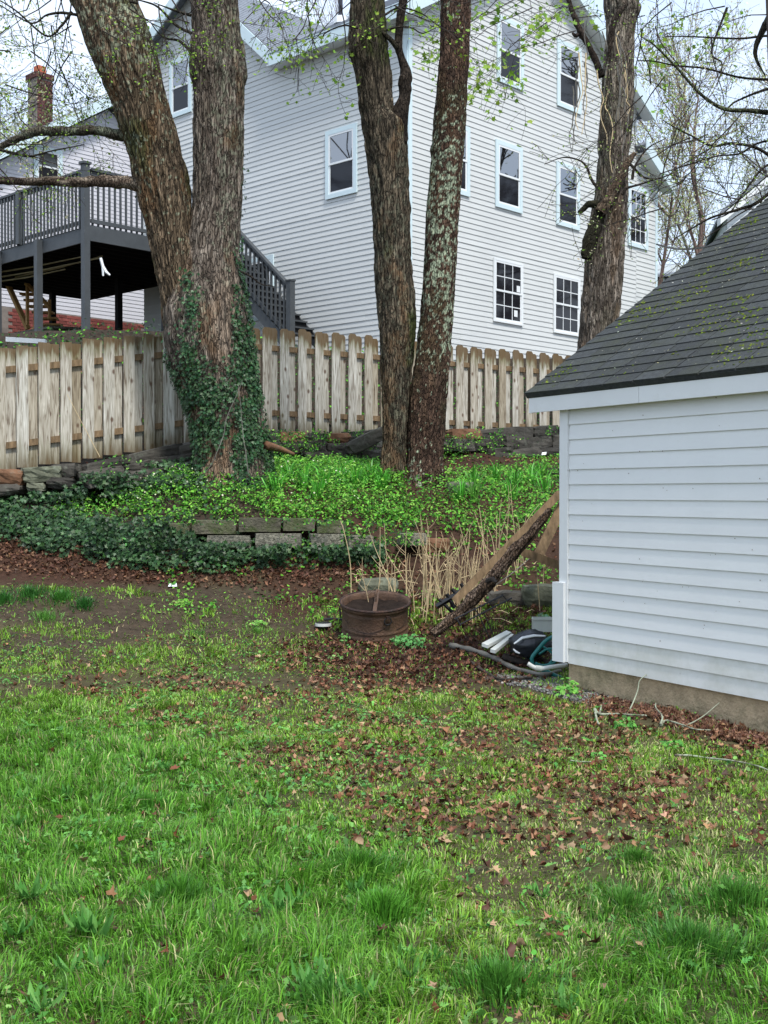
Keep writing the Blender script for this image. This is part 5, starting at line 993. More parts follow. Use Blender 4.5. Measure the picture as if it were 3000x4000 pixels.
def litter(name, Pq, sz, cols, label, lift=.012, tilt=.55, kind='stuff', j=.2):
    n = len(Pq); Vs, Fs, Cs = [], [], []; off = 0; idx = rng.integers(0, len(CURLS), n)
    for k in range(len(CURLS)):
        m = idx == k; q = Pq[m]; nn = len(q)
        if not nn: continue
        X_, Y_, Z_ = rand_axes(nn, None, tilt); a, f, c = scatter(CURLS[k], MAPLEF, q + np.array([0, 0, 1.]) * rng.uniform(.2, 1, (nn, 1)) * lift, X_, Y_, Z_, sz[m], mixcol(cols, nn, j)); Vs.append(a); Fs.append(f + off); Cs.append(c); off += len(a)
    o = obj(name, np.vstack(Vs), np.vstack(Fs), M['litter'], None, col=np.vstack(Cs)); return tag(o, label, 'fallen leaves', kind=kind)
n = 60000; X, Y = sample(n, 3.4, 12.6, pw=.35); Pq, U, V = place(X, Y); n1, n2, lush, lit, pale, dirt = lawn_masks(Pq, U, V); n4 = fbm(Pq[:, 0] * 2.2 + 3, Pq[:, 1] * 2.2, 0, 4, 71)
d = .06 + .62 * lit * sstep(.38, .58, n4) + .06 * sstep(.55, .7, n4) ; d = d * np.where(V < 2480, .15, 1) * (1 - .6 * zone(U, V, 200, 2430, 900, 150)); d *= 1 - .55 * lush
ok = (rng.random(n) < d * .75) & ~inshed(Pq) & (V > 2290); q = Pq[ok]; litter('leaf_litter', q, rng.uniform(.020, .044, len(q)), red_b[:4] + tan_b + tan_b, 'brown fallen maple leaves scattered across the middle of the lawn', lift=.03, tilt=.8); print('litter', len(q))
n = 26000; X, Y = sample(n, 9.8, 14.6, pw=.3); Pq, U, V = place(X, Y)
d = np.clip(zone(U, V, 1680, 2560, 560, 110) + .8 * zone(U, V, 1850, 2420, 420, 90) + .5 * zone(U, V, 1350, 2250, 480, 120), 0, 1); ok = (rng.random(n) < d * .75) & ~inshed(Pq); q = Pq[ok]
litter('leaf_pile', q, rng.uniform(.022, .048, len(q)), red_b, 'deep drift of wet red-brown leaves round the rusty drum and leaning log', lift=.05, tilt=.8); print('pile', len(q))
n = 12000; X, Y = sample(n, 12.6, 14.4, pw=.3, sx0=-.36, sx1=.02); Pq, U, V = place(X, Y); d = poly_m(U, V, [-100, 200, 500, 800, 1100, 1500], [2060, 2110, 2180, 2210, 2190, 2180], [2230, 2250, 2275, 2290, 2290, 2260], 18); ok = rng.random(n) < d * .6; q = Pq[ok]
litter('leaf_band', q, rng.uniform(.025, .045, len(q)), [(.12, .055, .032), (.16, .075, .042), (.085, .04, .025), (.20, .11, .06)], 'band of red-brown leaves along the foot of the ivy bank', lift=.04, tilt=.7)
n = 16000; xs = rng.uniform(-.1, 3.2, n); os_ = rng.uniform(.0, .42, n) ** 1.0; q = CS + wS * xs[:, None] + nS * os_[:, None]; q[:, 2] = H(q[:, 0], q[:, 1]); d = sstep(.35, .9, xs) * (1 - sstep(.20 + .05 * xs, .36 + .05 * xs, os_)) * sstep(.0, .10, os_); ok = rng.random(n) < d * .35; q = q[ok]; 
litter('shed_leaf_drift', q, rng.uniform(.022, .046, len(q)), [(.15, .07, .042), (.21, .11, .06), (.11, .05, .032), (.27, .16, .10)], 'rusty orange leaves drifted along the shed foundation', lift=.02, tilt=.7)
n = 9000; X, Y = sample(n, 13.8, 19.5, pw=.2); Pq, U, V = place(X, Y); ok = (rng.random(n) < .30 + .4 * (U > 1700)) & ~inshed(Pq); q = Pq[ok]; litter('bank_leaves', q, rng.uniform(.025, .045, len(q)), [(.15, .055, .028), (.10, .038, .02), (.2, .10, .05)], 'red-brown leaves lying between plants on the bank', lift=.03, tilt=.6)
n = 9000; X, Y = sample(n, 10.8, 13.6, pw=.2, sx0=-.38, sx1=.03); Pq, U, V = place(X, Y); ok = rng.random(n) < .5 * zone(U, V, 400, 2400, 1100, 170); q = Pq[ok]; n = len(q); X_, Y_, Z_ = rand_axes(n, None, .2)
V2, F2, C2 = scatter([(-1, -.12, 0), (1, -.1, .1), (1, .12, .1), (-1, .1, 0)], [(0, 1, 2, 3)], q + [0, 0, .008], X_, Y_, Z_, rng.uniform(.008, .03, n), mixcol([(.20, .15, .08), (.07, .045, .03), (.12, .06, .03), (.28, .24, .12)], n, .3)); tag(obj('soil_debris', V2, F2, M['litter'], None, origin=(-2, 12, .3), col=C2), 'small twigs and leaf scraps strewn on the bare soil patch', 'debris', kind='stuff')
# nearest leaves are things of their own
n_s = 0; spots = [(365, 3505), (320, 3375), (160, 3250), (690, 3270), (850, 3390), (1045, 2930), (680, 2990), (1080, 2985), (960, 3140), (470, 3290), (960, 3505), (15, 3525), (640, 3745), (930, 3770), (1015, 3975), (1100, 3680), (720, 2840), (470, 2840), (2190, 3660), (2030, 3700), (2330, 3680), (2600, 3720), (2510, 3690), (1900, 3550), (1700, 3980), (2360, 3880), (1990, 3720), (2880, 3520), (2750, 3510), (2460, 3310), (2870, 3325), (1930, 3620), (2270, 3560), (2290, 3650), (1740, 3280), (1900, 3380), (1250, 3310), (1400, 3270), (1210, 3600), (2050, 3850), (1690, 3880), (2300, 3990), (230, 3200), (600, 3600), (1490, 3630), (1330, 3790), (1650, 3760), (2140, 3480)]
clbl = ['reddish fallen leaf', 'tan fallen leaf', 'dark crumpled leaf']
for k, (u_, v_) in enumerate(spots):
    Y0 = 1.7 * F / (v_ - 1925 + 30); p = np.array([(u_ - 1500) / F * Y0, Y0, 0]); p[2] = float(H(p[0], p[1])) + .035; kk = k % 3
    X_, Y_, Z_ = rand_axes(1, None, .6); a, f, c = scatter(CURLS[k % 9], MAPLEF, p[None], X_, Y_, Z_, np.array([rnd.uniform(.034, .052)]), mixcol([[(.17, .06, .03)], [(.34, .22, .13)], [(.085, .035, .022)]][kk], 1, .1))
    tag(obj('fallen_leaf', a, f, M['litter'], None, origin=p, col=c), near_label(clbl[kk], u_, v_), 'leaf', ['reddish leaves on the grass', 'tan leaves on the grass', 'dark leaves on the grass'][kk])
def ground_at(u_, v_, y0=9.0, y1=20.0):
    ys = np.linspace(y0, y1, 900); xs = (u_ - 1500) / F * ys; _, vv = UV(xs, ys, H(xs, ys)); Y0 = float(ys[np.argmin(np.abs(vv - v_))]); return np.array([(u_ - 1500) / F * Y0, Y0, float(H((u_ - 1500) / F * Y0, Y0))])
# dandelions -----------------------------------------------------
DAND = np.array([(0, 0, 0), (.06, .25, .0), (.22, .36, .03), (.09, .48, .0), (.28, .62, .04), (.13, .76, .0), (.36, .90, .05), (0, 1.32, -.05), (-.36, .90, .05), (-.13, .76, .0), (-.28, .62, .04), (-.09, .48, .0), (-.22, .36, .03), (-.06, .25, .0), (0, .8, -.03)])
DANDF = np.array([(14, i, i + 1) for i in range(0, 13)] + [(14, 13, 0)])
DOCK = np.array([(0, 0, 0), (.05, .35, .03), (.26, .55, .06), (.30, .85, .03), (.16, 1.15, -.02), (0, 1.35, -.08), (-.16, 1.15, -.02), (-.30, .85, .03), (-.26, .55, .06), (-.05, .35, .03), (0, .8, -.02)]); DOCKF = np.array([(10, i, i + 1) for i in range(0, 9)] + [(10, 9, 0)])
def rosette(u_, v_, nl, sz, label, kind='dand', group=None, col=((.10, .29, .05), (.15, .35, .075), (.075, .23, .04)), up=.62):
    Y0 = 1.7 * F / (v_ - 1925) if v_ > 2680 else None
    if Y0 is None:
        ys = np.linspace(8.5, 15, 400); zs = H((u_ - 1500) / F * ys, ys); _, vv = UV((u_ - 1500) / F * ys, ys, zs); Y0 = float(ys[np.argmin(np.abs(vv - v_))])
    p = np.array([(u_ - 1500) / F * Y0, Y0, 0]); p[2] = float(H(p[0], p[1])); T, TF = (DAND, DANDF) if kind == 'dand' else (DOCK, DOCKF)
    r_ = thing('dandelion_plant' if kind == 'dand' else 'broadleaf_plant', p, label, 'plant', group)
    if kind == 'dand': nl = int(nl * 1.35)
    for i in range(nl):
        a = i * 6.283 / nl + rnd.uniform(-.3, .3); el = rnd.uniform(.15, up + .05); a += rnd.uniform(-.5, .5); D = np.array([math.cos(a) * math.cos(el), math.sin(a) * math.cos(el), math.sin(el)]); Xa = np.array([-math.sin(a), math.cos(a), 0]); Za = np.cross(Xa, D); s = sz * rnd.uniform(.6, 1.1) * (.62 if kind == 'dand' else .7)
        q = T.copy(); q[:, 0] *= rnd.uniform(.45, .75) * (1.25 if kind == 'dock' else 1); q[:, 2] += .4 * np.abs(q[:, 0]); q[:, 2] -= rnd.uniform(.15, .55) * q[:, 1] ** 2; q[:, 0] += rnd.uniform(-.2, .2) * q[:, 1] ** 2; a_, f_, c_ = scatter(q, TF, p[None] + [0, 0, .03], Xa[None], D[None], Za[None], np.array([s]), mixcol(col, 1, .1)); obj('leaf', a_, f_, M['leaf'], r_, col=c_)
    return r_
dn = [(110, 3550, 9, .11), (330, 3690, 8, .13), (600, 3560, 9, .10), (720, 3560, 8, .10), (1080, 3600, 9, .11), (1150, 3560, 8, .10), (1390, 3510, 8, .09), (270, 3840, 8, .10), (380, 3830, 7, .11), (1200, 3900, 9, .11), (1250, 3870, 8, .12), (1400, 3960, 8, .11), (80, 3150, 8, .08), (260, 3140, 8, .08), (370, 3170, 7, .08), (60, 3250, 8, .08), (640, 3020, 7, .09), (1050, 3160, 8, .08), (900, 3170, 8, .08), (290, 2950, 8, .08), (2120, 3530, 8, .08), (2210, 3990, 7, .10), (1580, 3790, 8, .09), (1690, 3800, 7, .09), (1600, 3870, 8, .09), (60, 3700, 8, .10), (150, 3980, 8, .11), (990, 3730, 8, .09), (1290, 3230, 7, .07), (1080, 2840, 7, .07), (520, 3130, 8, .08)]
for k, (u_, v_, nl, sz) in enumerate(dn):
    zn = 'in the near left lawn' if u_ < 900 and v_ > 3400 else 'in the near middle of the lawn' if v_ > 3400 and u_ < 1800 else 'in the near right lawn' if v_ > 3400 else 'farther back in the left lawn' if u_ < 900 else 'farther back in the middle of the lawn'
    rosette(u_, v_, nl, sz, near_label('dandelion rosette', u_, v_), group='dandelions ' + zn)
def bush(u_, v_, r, h, n, label, col, sz=.03, y=None):
    p = (ground_at(u_, v_, 7.5, 16)); q = rng.normal(0, 1, (n, 3)); q /= np.linalg.norm(q, axis=1, keepdims=True); q[:, 2] = np.abs(q[:, 2]); q *= rng.uniform(.35, 1, (n, 1)) ** .6
    Pb = p + q * [r, r, h]; X_, Y_, Z_ = rand_axes(n, q * .6 + [0, -.3, .6], .35); a_, f_, c_ = scatter(ROUND * [1.2, 1, 1], ROUNDF, Pb, X_, Y_, Z_, rng.uniform(.6, 1.2, n) * sz, mixcol(col, n, .2)); t = thing('broadleaf_plant', p, label, 'plant'); obj('foliage', a_, f_, M['leaf'], t, col=c_)
    b = MB(); k = rng.integers(0, n, min(n, 14))
    for j in k: b.tube([p, (p + Pb[j]) / 2 + [0, 0, .01], Pb[j]], [.003, .0025, .0015], 3)
    b.done('stems', M['leaf'] if False else M['stalk'], t); return t
rosette(375, 3700, 7, .12, 'broad oval-leaved dock standing in the near left lawn', 'dock', up=.75); rosette(310, 3680, 6, .10, 'smaller oval-leaved dock left of the broad one in the near left lawn', 'dock', up=.75)
bush(1600, 2525, .16, .13, 170, 'lush green leafy plant beside the rusty drum', [(.12, .34, .09), (.17, .42, .13), (.08, .26, .07)], .028)
bush(1555, 2515, .07, .10, 50, 'small green plant tucked between the drum and the leafy plant', [(.10, .30, .09), (.14, .36, .12)], .024)
bush(2215, 2712, .12, .13, 90, 'bright green plant on the gravel at the shed corner', [(.14, .40, .06), (.20, .48, .08)], .030)
bush(2340, 2990, .06, .05, 30, 'small green weed on the lawn before the shed leaf drift', [(.12, .36, .06)], .022)
bush(2450, 2840, .10, .07, 55, 'green weed among twigs by the shed foundation', [(.13, .38, .06), (.09, .28, .05)], .024)
bush(2640, 2925, .10, .06, 55, 'leafy green weed on the lawn edge near the shed', [(.13, .38, .06), (.09, .28, .05)], .024)
bush(2120, 2440, .10, .15, 26, 'pale broad-leaved plant behind the grey tub', [(.26, .42, .24), (.2, .36, .18)], .045)
bush(1345, 2512, .05, .12, 34, 'small green weed growing against the drum wall', [(.14, .36, .08)], .018)
bush(1310, 2575, .07, .06, 30, 'low pale green weed in front of the drum', [(.18, .32, .10)], .022)
bush(480, 2170, .08, .28, 40, 'light green leafy stem rising from the ivy bank', [(.15, .46, .12)], .030)
bush(700, 2360, .12, .05, 60, 'yellow green weed patch on soil below the block wall', [(.18, .40, .07), (.24, .44, .08)], .022)
bush(1000, 2440, .14, .05, 70, 'bright weed patch on the soil left of the drum', [(.16, .40, .07), (.24, .46, .08)], .022)
n = 9000; X, Y = sample(n, 3.4, 9.5, pw=.2); Pw, U, V = place(X, Y); k = fbm(Pw[:, 0] * 3.3 + 5, Pw[:, 1] * 3.3, 0, 3, 64); d = np.clip(zone(U, V, 300, 3250, 800, 350) + zone(U, V, 150, 3750, 500, 300) + zone(U, V, 1250, 3700, 420, 350) + .5 * zone(U, V, 700, 2900, 900, 250) + .25, 0, 1) * sstep(.50, .62, k); ok = (rng.random(n) < d * .8) & ~inshed(Pw); Pw = Pw[ok]; n = len(Pw)
X_, Y_, Z_ = rand_axes(n, np.tile([0, -.25, .9], (n, 1)), .35); V2, F2, C2 = scatter(DAND * [.7, 1, 1] - [0, 0, 0], DANDF, Pw + np.array([0, 0, 1.]) * rng.uniform(.02, .055, (n, 1)), X_, Y_, Z_, rng.uniform(.028, .06, n), mixcol([(.11, .30, .05), (.16, .36, .08), (.08, .24, .045)], n, .2))
tag(obj('lawn_broadleaf', V2, F2, M['leaf'], None, origin=(-1, 6, 0), col=C2), 'toothed broadleaf weeds mixed into the near lawn grass', 'weeds', kind='stuff'); print('broadleaf', n)
# dark tussocks --------------------------------------------------
def tussock(u_, v_, rad, h, n, col, label, name='grass_tussock', w=.0024, lean=(.15, .9), grp=None):
    if v_ > 2680: Y0 = 1.7 * F / (v_ - 1925)
    else:
        ys = np.linspace(8.5, 19, 600); xs = (u_ - 1500) / F * ys; _, vv = UV(xs, ys, H(xs, ys)); Y0 = float(ys[np.argmin(np.abs(vv - v_))])
    p = np.array([(u_ - 1500) / F * Y0, Y0, 0.]); a = rng.uniform(0, 6.283, n); n = int(n * .6); a = a[:n]; r_ = rad * np.abs(rng.normal(0, .55, n)) * (1 + .35 * np.sin(a * 3 + u_)); q = p + np.stack([np.cos(a) * r_, np.sin(a) * r_, 0 * a], 1); q[:, 2] = H(q[:, 0], q[:, 1])
    C = np.asarray(col) * 1.15 * (1 + rng.normal(0, .35, (n, 1))).clip(.3, 2.0); ln = np.clip(rng.uniform(*lean, n) * (.5 + .8 * r_ / rad), .05, 1.35)
    Vv, Ff, Cc = blades(q, h * rng.uniform(.5, 1.25, n) * np.maximum(.35, 1 - .3 * r_ / rad), np.full(n, w * 1.15) * rng.uniform(.6, 1.4, n), a + rng.normal(0, .6, n), ln, C); return tag(obj(name, Vv, Ff, M['grass'], None, origin=(p[0], p[1], float(H(p[0], p[1]))), col=Cc), label, 'grass clump', grp)
dk = (.060, .185, .018)
tussock(700, 3560, .15, .15, 1500, dk, 'dark round grass tussock in the left foreground'); tussock(1400, 3420, .20, .14, 2200, dk, 'wide dark grass tussock at the middle of the lawn'); tussock(1490, 3590, .16, .14, 1700, (.09, .26, .026), 'fresh green tussock just below the wide dark one')
tussock(2710, 3720, .26, .13, 2800, (.060, .18, .026), 'broad bluish green grass tussock at lower right'); tussock(2490, 3400, .11, .08, 700, (.07, .19, .025), 'small dark tussock in the right middle lawn'); tussock(2440, 3560, .22, .10, 1500, (.075, .20, .028), 'loose bluish clump left of the broad tussock')
tussock(1950, 3870, .30, .10, 2200, (.065, .19, .024), 'flat dark clump at the bottom centre right'); tussock(1280, 3950, .18, .10, 1200, (.06, .185, .024), 'dark grass clump at the bottom centre'); tussock(560, 3150, .30, .09, 1800, (.075, .23, .025), 'low dark clump in the upper left lawn'); tussock(2870, 3550, .22, .11, 1500, (.07, .20, .026), 'green clump at the right edge of the lawn')
tussock(330, 2370, .13, .13, 600, (.03, .12, .02), 'dark tussock on bare soil near the ivy', w=.0028); tussock(240, 2340, .22, .12, 900, (.045, .16, .02), 'spreading green tussock left of the dark one on bare soil', w=.0028); tussock(120, 2325, .26, .11, 900, (.035, .13, .02), 'grass tussock at the left soil edge', w=.0028); tussock(10, 2350, .18, .12, 600, (.035, .13, .02), 'grass tussock cut by the left picture edge', w=.0028)
tussock(170, 2420, .16, .12, 400, (.10, .25, .04), 'light green tussock in front of the soil patch tussocks', w=.0028); tussock(1000, 2470, .2, .06, 450, (.11, .26, .04), 'yellow green tuft left of the drum', w=.0025); tussock(770, 2480, .18, .05, 300, (.09, .24, .04), 'small pale tuft on the bare soil', w=.0025)
OV_ = np.array([(0, 0, 0), (.28, .45, .05), (.2, .9, .0), (0, 1.15, -.05), (-.2, .9, .0), (-.28, .45, .05)]); OVF = np.array([(0, 1, 2, 3), (0, 3, 4, 5)]); gc = [(.09, .31, .022), (.14, .40, .033), (.05, .20, .018), (.19, .44, .05), (.035, .14, .016), (.24, .46, .08)]
# ivy ------------------------------------------------------------
IVY = np.array([(0, 0, 0), (.42, -.08, .05), (.36, .25, .02), (.72, .48, .08), (.28, .60, 0), (0, 1.15, -.06), (-.28, .60, 0), (-.72, .48, .08), (-.36, .25, .02), (-.42, -.08, .05), (0, .35, -.05)]); IVYF = np.array([(10, i, i + 1) for i in range(0, 9)] + [(10, 9, 0)])
ivc = [(.020, .056, .018), (.034, .080, .026), (.013, .038, .013), (.060, .115, .045), (.026, .070, .017)]
n = 42000; X, Y = sample(n, 12.8, 16.2, pw=.2, sx0=-.37, sx1=.0); Pi, U, V = place(X, Y); nn = fbm(Pi[:, 0] * 2.5, Pi[:, 1] * 2.5, 0, 4, 81)
m = poly_m(U, V, [-100, 0, 250, 420, 600, 760, 900, 1150], [1935, 1945, 1880, 1855, 1840, 1830, 2105, 2150], [2115, 2125, 2190, 2215, 2240, 2250, 2240, 2225], 16) * (1 - zone(U, V, 620, 2005, 330, 75, .2) * .96) * (1 - zone(U, V, 1080, 2085, 290, 58, .15)); m *= np.where((U > 170) & (U < 330) & (V > 1830) & (V < 1915), .15, 1)
ok = rng.random(n) < m * sstep(.28, .44, nn); Pi = Pi[ok]; n = len(Pi); X_, Y_, Z_ = rand_axes(n, np.tile([0, -.6, .75], (n, 1)), .42); V2, F2, C2 = scatter(IVY, IVYF, Pi + np.array([0, -.25, 1.]) * rng.uniform(.01, .16, (n, 1)), X_, Y_, Z_, rng.uniform(.030, .056, n), mixcol(ivc, n, .3))
tag(obj('ivy_bank', V2, F2, M['ivy'], None, origin=(-3, 14, 1), col=C2), 'dark green ivy covering the left bank and part of the low wall', 'ivy', kind='stuff'); print('ivy', n)
# ivy hanging over the stones of the left wall and the block wall
Pd = []
for (u0, u1, v0, v1, Y0, n_) in ((250, 700, 1845, 1945, 14.72, 900), (-20, 280, 1925, 1960, 14.6, 260), (330, 760, 2020, 2140, 13.60, 1500), (740, 1120, 2120, 2170, 13.55, 700), (1120, 1500, 2130, 2165, 13.6, 260), (560, 780, 1800, 1900, 15.2, 380)):
    u_ = rng.uniform(u0, u1, n_); v_ = rng.uniform(v0, v1, n_); k = fbm(u_ / 70, v_ / 60, u0, 3, 87); m = k > .46; Yv = Y0 + (.5 * (u_ - u0) / max(1, u1 - u0) if Y0 > 14.7 else 0) + rng.normal(0, .03, n_)
    Pd.append(np.stack([(u_ - 1500) / F * Yv, Yv, CAMH + (1925 - v_) / F * Yv], 1)[m])
Pd = np.vstack(Pd); n = len(Pd); X_, Y_, Z_ = rand_axes(n, np.tile([0, -.9, .4], (n, 1)), .4); V2, F2, C2 = scatter(IVY, IVYF, Pd, X_, Y_, Z_, rng.uniform(.028, .05, n), mixcol(ivc, n, .3))
tag(obj('wall_ivy', V2, F2, M['ivy'], None, origin=(-2.5, 14, 1.4), col=C2), 'ivy trailing over the dark stones and the left end of the block wall', 'ivy', kind='stuff')
# greens at the foot of the fences and over the wall stones and blocks
Pd = []; 
for (u0, u1, v0, v1, Y0, Y1, n_, th) in ((1040, 1480, 1680, 1800, 17.0, 17.6, 1500, .50), (1740, 2180, 1665, 1775, 18.2, 20.0, 1500, .50), (740, 1360, 2022, 2050, 13.7, 13.7, 260, .5), (1100, 1230, 2060, 2140, 13.6, 13.6, 60, .4), (1330, 1700, 2030, 2130, 13.6, 13.8, 900, .44), (560, 760, 1990, 2060, 13.6, 13.6, 260, .45), (250, 560, 1780, 1850, 14.85, 15.2, 160, .5)):
    u_ = rng.uniform(u0, u1, n_); v_ = rng.uniform(v0, v1, n_); k = fbm(u_ / 45, v_ / 35, u0, 3, 88); m = k > th; Yv = Y0 + (Y1 - Y0) * (u_ - u0) / (u1 - u0) + rng.normal(0, .05, n_); Pd.append(np.stack([(u_ - 1500) / F * Yv, Yv, CAMH + (1925 - v_) / F * Yv], 1)[m])
Pd = np.vstack(Pd); n = len(Pd); X_, Y_, Z_ = rand_axes(n, np.tile([0, -.8, .5], (n, 1)), .5); V2, F2, C2 = scatter(OV_, OVF, Pd, X_, Y_, Z_, rng.uniform(.02, .045, n), mixcol(gc + ivc, n, .3))
tag(obj('wall_greens', V2, F2, M['leaf'], None, origin=(0, 16, 2), col=C2), 'green sprigs growing out of the stone walls and over the blocks', 'weeds', kind='stuff')
# ivy climbing the double trunk
def climb(VA, NA, mask, n, seed):
    h, w, _ = VA.shape; i = rng.integers(0, h, n * 6); j = rng.integers(0, w, n * 6); p = VA[i, j]; nn = NA[i, j]; U, V = UV(p[:, 0], p[:, 1], p[:, 2]); k = fbm(p[:, 0] * 5, p[:, 1] * 5, p[:, 2] * 3, 3, seed)
    d = mask(U, V) * sstep(.32, .50, k) * (nn[:, 1] < .35); ok = rng.random(n * 6) < d; return p[ok][:n], nn[ok][:n]
def mA(U, V):
    right = sstep(880, 930, U) * sstep(900, 1100, V) * .55 + sstep(930, 955, U) * sstep(480, 900, V) * .12; low = sstep(1250, 1520, V) * np.clip(.12 + sstep(760, 720, np.abs(U - 1) - 0) * 0 + .8 * sstep(1330, 1500, V), 0, 1); streak = np.exp(-((U - 745) / 26) ** 2) * sstep(1020, 1150, V) * .7; bare = 1 - .85 * np.exp(-((U - 850) / 45) ** 2) * (1 - sstep(1450, 1600, V))
    foot = 1 - .9 * np.exp(-((U - 850 - (V - 1800) * .1) / 60) ** 2) * sstep(1690, 1800, V); return np.clip(right + low * bare + streak, 0, 1) * foot
p, nn = climb(VA1, NA1, mA, 12000, 91); n = len(p); X_, Y_, Z_ = rand_axes(n, nn + [0, -.3, .3], .4); q = p + nn * rng.uniform(.01, .07, (n, 1)); V2, F2, C2 = scatter(IVY, IVYF, q, X_, Y_, Z_, rng.uniform(.024, .042, n), mixcol(ivc + [(.03, .1, .035)], n, .2))
tag(obj('trunk_ivy', V2, F2, M['ivy'], None, origin=(-2, 14.6, 1.9), col=C2), 'ivy climbing the foot and right flank of the huge double trunk', 'ivy', kind='stuff'); print('climb', n)
p, nn = climb(VA2, NA2, lambda U, V: .10 * sstep(700, 780, V) + .0 * U, 260, 95); n = len(p); X_, Y_, Z_ = rand_axes(n, nn, .4); V2, F2, C2 = scatter(IVY, IVYF, p + nn * .02, X_, Y_, Z_, rng.uniform(.02, .034, n), mixcol(ivc, n, .2))
tag(obj('stem_ivy', V2, F2, M['ivy'], None, origin=(-2.4, 14.6, 5), col=C2), 'few ivy leaves clinging to the leaning left stem', 'ivy', kind='stuff')
b = MB()
for k in range(2):
    r = random.Random(900 + k); u0 = 800 + 170 * k; v0 = 1850; pts = [(u0, v0)]
    for j in range(7): pts.append((pts[-1][0] + r.uniform(5, 30) * (1 - 1.3 * k), pts[-1][1] - r.uniform(30, 70)))
    b.tube(smooth_poly([P(a, c, YA - .66 + .0011 * abs(a - 860) - (.0 if c < 1700 else .05)) for a, c in pts], 26), np.linspace(.006, .003, 26), 5)
tag(b.done('ivy_stems', M['twigg'], None), 'thin woody ivy stems running up the foot of the double trunk', 'vine', kind='stuff')
# bright ground cover --------------------------------------------
gc = [(.09, .31, .022), (.14, .40, .033), (.05, .20, .018), (.19, .44, .05), (.035, .14, .016), (.24, .46, .08)]
OV_0 = np.array([(0, 0, 0), (.28, .45, .05), (.2, .9, .0), (0, 1.15, -.05), (-.2, .9, .0), (-.28, .45, .05)]); OVF = np.array([(0, 1, 2, 3), (0, 3, 4, 5)])
n = 80000; X, Y = sample(n, 14.1, 18.4, pw=.2, sx0=-.28, sx1=.2); Pi, U, V = place(X, Y); nn = fbm(Pi[:, 0] * 5, Pi[:, 1] * 5, 0, 4, 83)
m = poly_m(U, V, [200, 400, 560, 760, 1000, 1300, 1500, 1700, 1900, 2200], [2010, 1965, 1905, 1850, 1830, 1820, 1830, 1870, 1850, 1830], [2060, 2045, 2060, 2050, 2045, 2050, 2070, 2090, 2100, 2100], 14); m *= np.where(U > 1650, .5, 1)
ok = rng.random(n) < m * sstep(.30, .46, nn); Pi = Pi[ok]; n = len(Pi); X_, Y_, Z_ = rand_axes(n, np.tile([0, -.35, .8], (n, 1)), .5); V2, F2, C2 = scatter(OV_, OVF, Pi + np.array([0, 0, 1.]) * rng.uniform(.02, .17, (n, 1)), X_, Y_, Z_, rng.uniform(.016, .052, n), mixcol(gc, n, .3))
tag(obj('green_ground_cover', V2, F2, M['leaf'], None, origin=(-1, 15, 1.6), col=C2), 'bright green leafy ground cover between the trees and the block wall', 'ground cover', kind='stuff'); print('cover', n)
n = 26000; X, Y = sample(n, 12.4, 20.0, pw=.2, sx0=-.2, sx1=.2); Pi, U, V = place(X, Y); nn = fbm(Pi[:, 0] * 3, Pi[:, 1] * 3, 0, 4, 85)
m = np.clip(poly_m(U, V, [1100, 1400, 2250], [2150, 2150, 2080], [2420, 2460, 2300], 20) * .45 + poly_m(U, V, [1500, 1700, 2250], [2060, 2060, 2050], [2200, 2260, 2260], 20) * .4 + poly_m(U, V, [1740, 2250], [1760, 1750], [2090, 2060], 20) * .7, 0, 1)
ok = (rng.random(n) < m * sstep(.42, .56, nn)) & ~inshed(Pi); Pi = Pi[ok]; n = len(Pi); X_, Y_, Z_ = rand_axes(n, np.tile([0, -.35, .8], (n, 1)), .5); V2, F2, C2 = scatter(ROUND, ROUNDF, Pi + np.array([0, 0, 1.]) * rng.uniform(.01, .09, (n, 1)), X_, Y_, Z_, rng.uniform(.018, .036, n), mixcol(gc, n, .2))
tag(obj('bank_weeds', V2, F2, M['leaf'], None, origin=(1, 14, 1.2), col=C2), 'green weeds dotted over the leafy bank behind the drum', 'weeds', kind='stuff')
n = 26000; X, Y = sample(n, 16.5, 26.0, pw=.6); Pi, U, V = place(X, Y); d = Y - fenceY(X); ok = (d > .35) & (d < 5.5) & (rng.random(n) < .8); Pi = Pi[ok]; n = len(Pi); X_, Y_, Z_ = rand_axes(n, np.tile([0, -.4, .8], (n, 1)), .5); V2, F2, C2 = scatter(IVY, IVYF, Pi + np.array([0, 0, 1.]) * rng.uniform(.02, .25, (n, 1)), X_, Y_, Z_, rng.uniform(.03, .055, n), mixcol(ivc + gc[:2], n, .2))
tag(obj('far_bank_cover', V2, F2, M['leaf'], None, origin=(0, 20, 3), col=C2), 'green ivy and leaves on the bank seen through the fence gaps', 'ground cover', kind='stuff')
# flowers in the cover
n = 70; X, Y = sample(n * 8, 14.3, 16.2, sx0=-.26, sx1=-.02); Pi, U, V = place(X, Y); ok = poly_m(U, V, [250, 500, 800, 1200], [1990, 1900, 1850, 1850], [2040, 2030, 2020, 2020]) > .5; Pi = Pi[ok][:n]; n = len(Pi); X_, Y_, Z_ = rand_axes(n, np.tile([0, -.6, .5], (n, 1)), .3)
V2, F2, C2 = scatter([(0, 0, 0), (.9, .3, .1), (.5, 1, .1), (-.5, 1, .1), (-.9, .3, .1), (-.5, -.8, .1), (.5, -.8, .1)], np.array([(0, 1, 2), (0, 2, 3), (0, 3, 4), (0, 4, 5), (0, 5, 6), (0, 6, 1)]), Pi + [0, 0, .19], X_, Y_, Z_, rng.uniform(.008, .014, n), mixcol([(.62, .7, .40), (.7, .72, .5)], n, .1)); tag(obj('tiny_blossoms', V2, F2, M['leaf'], None, col=C2), 'tiny pale blossoms dotting the bright ground cover', 'flowers', kind='stuff')
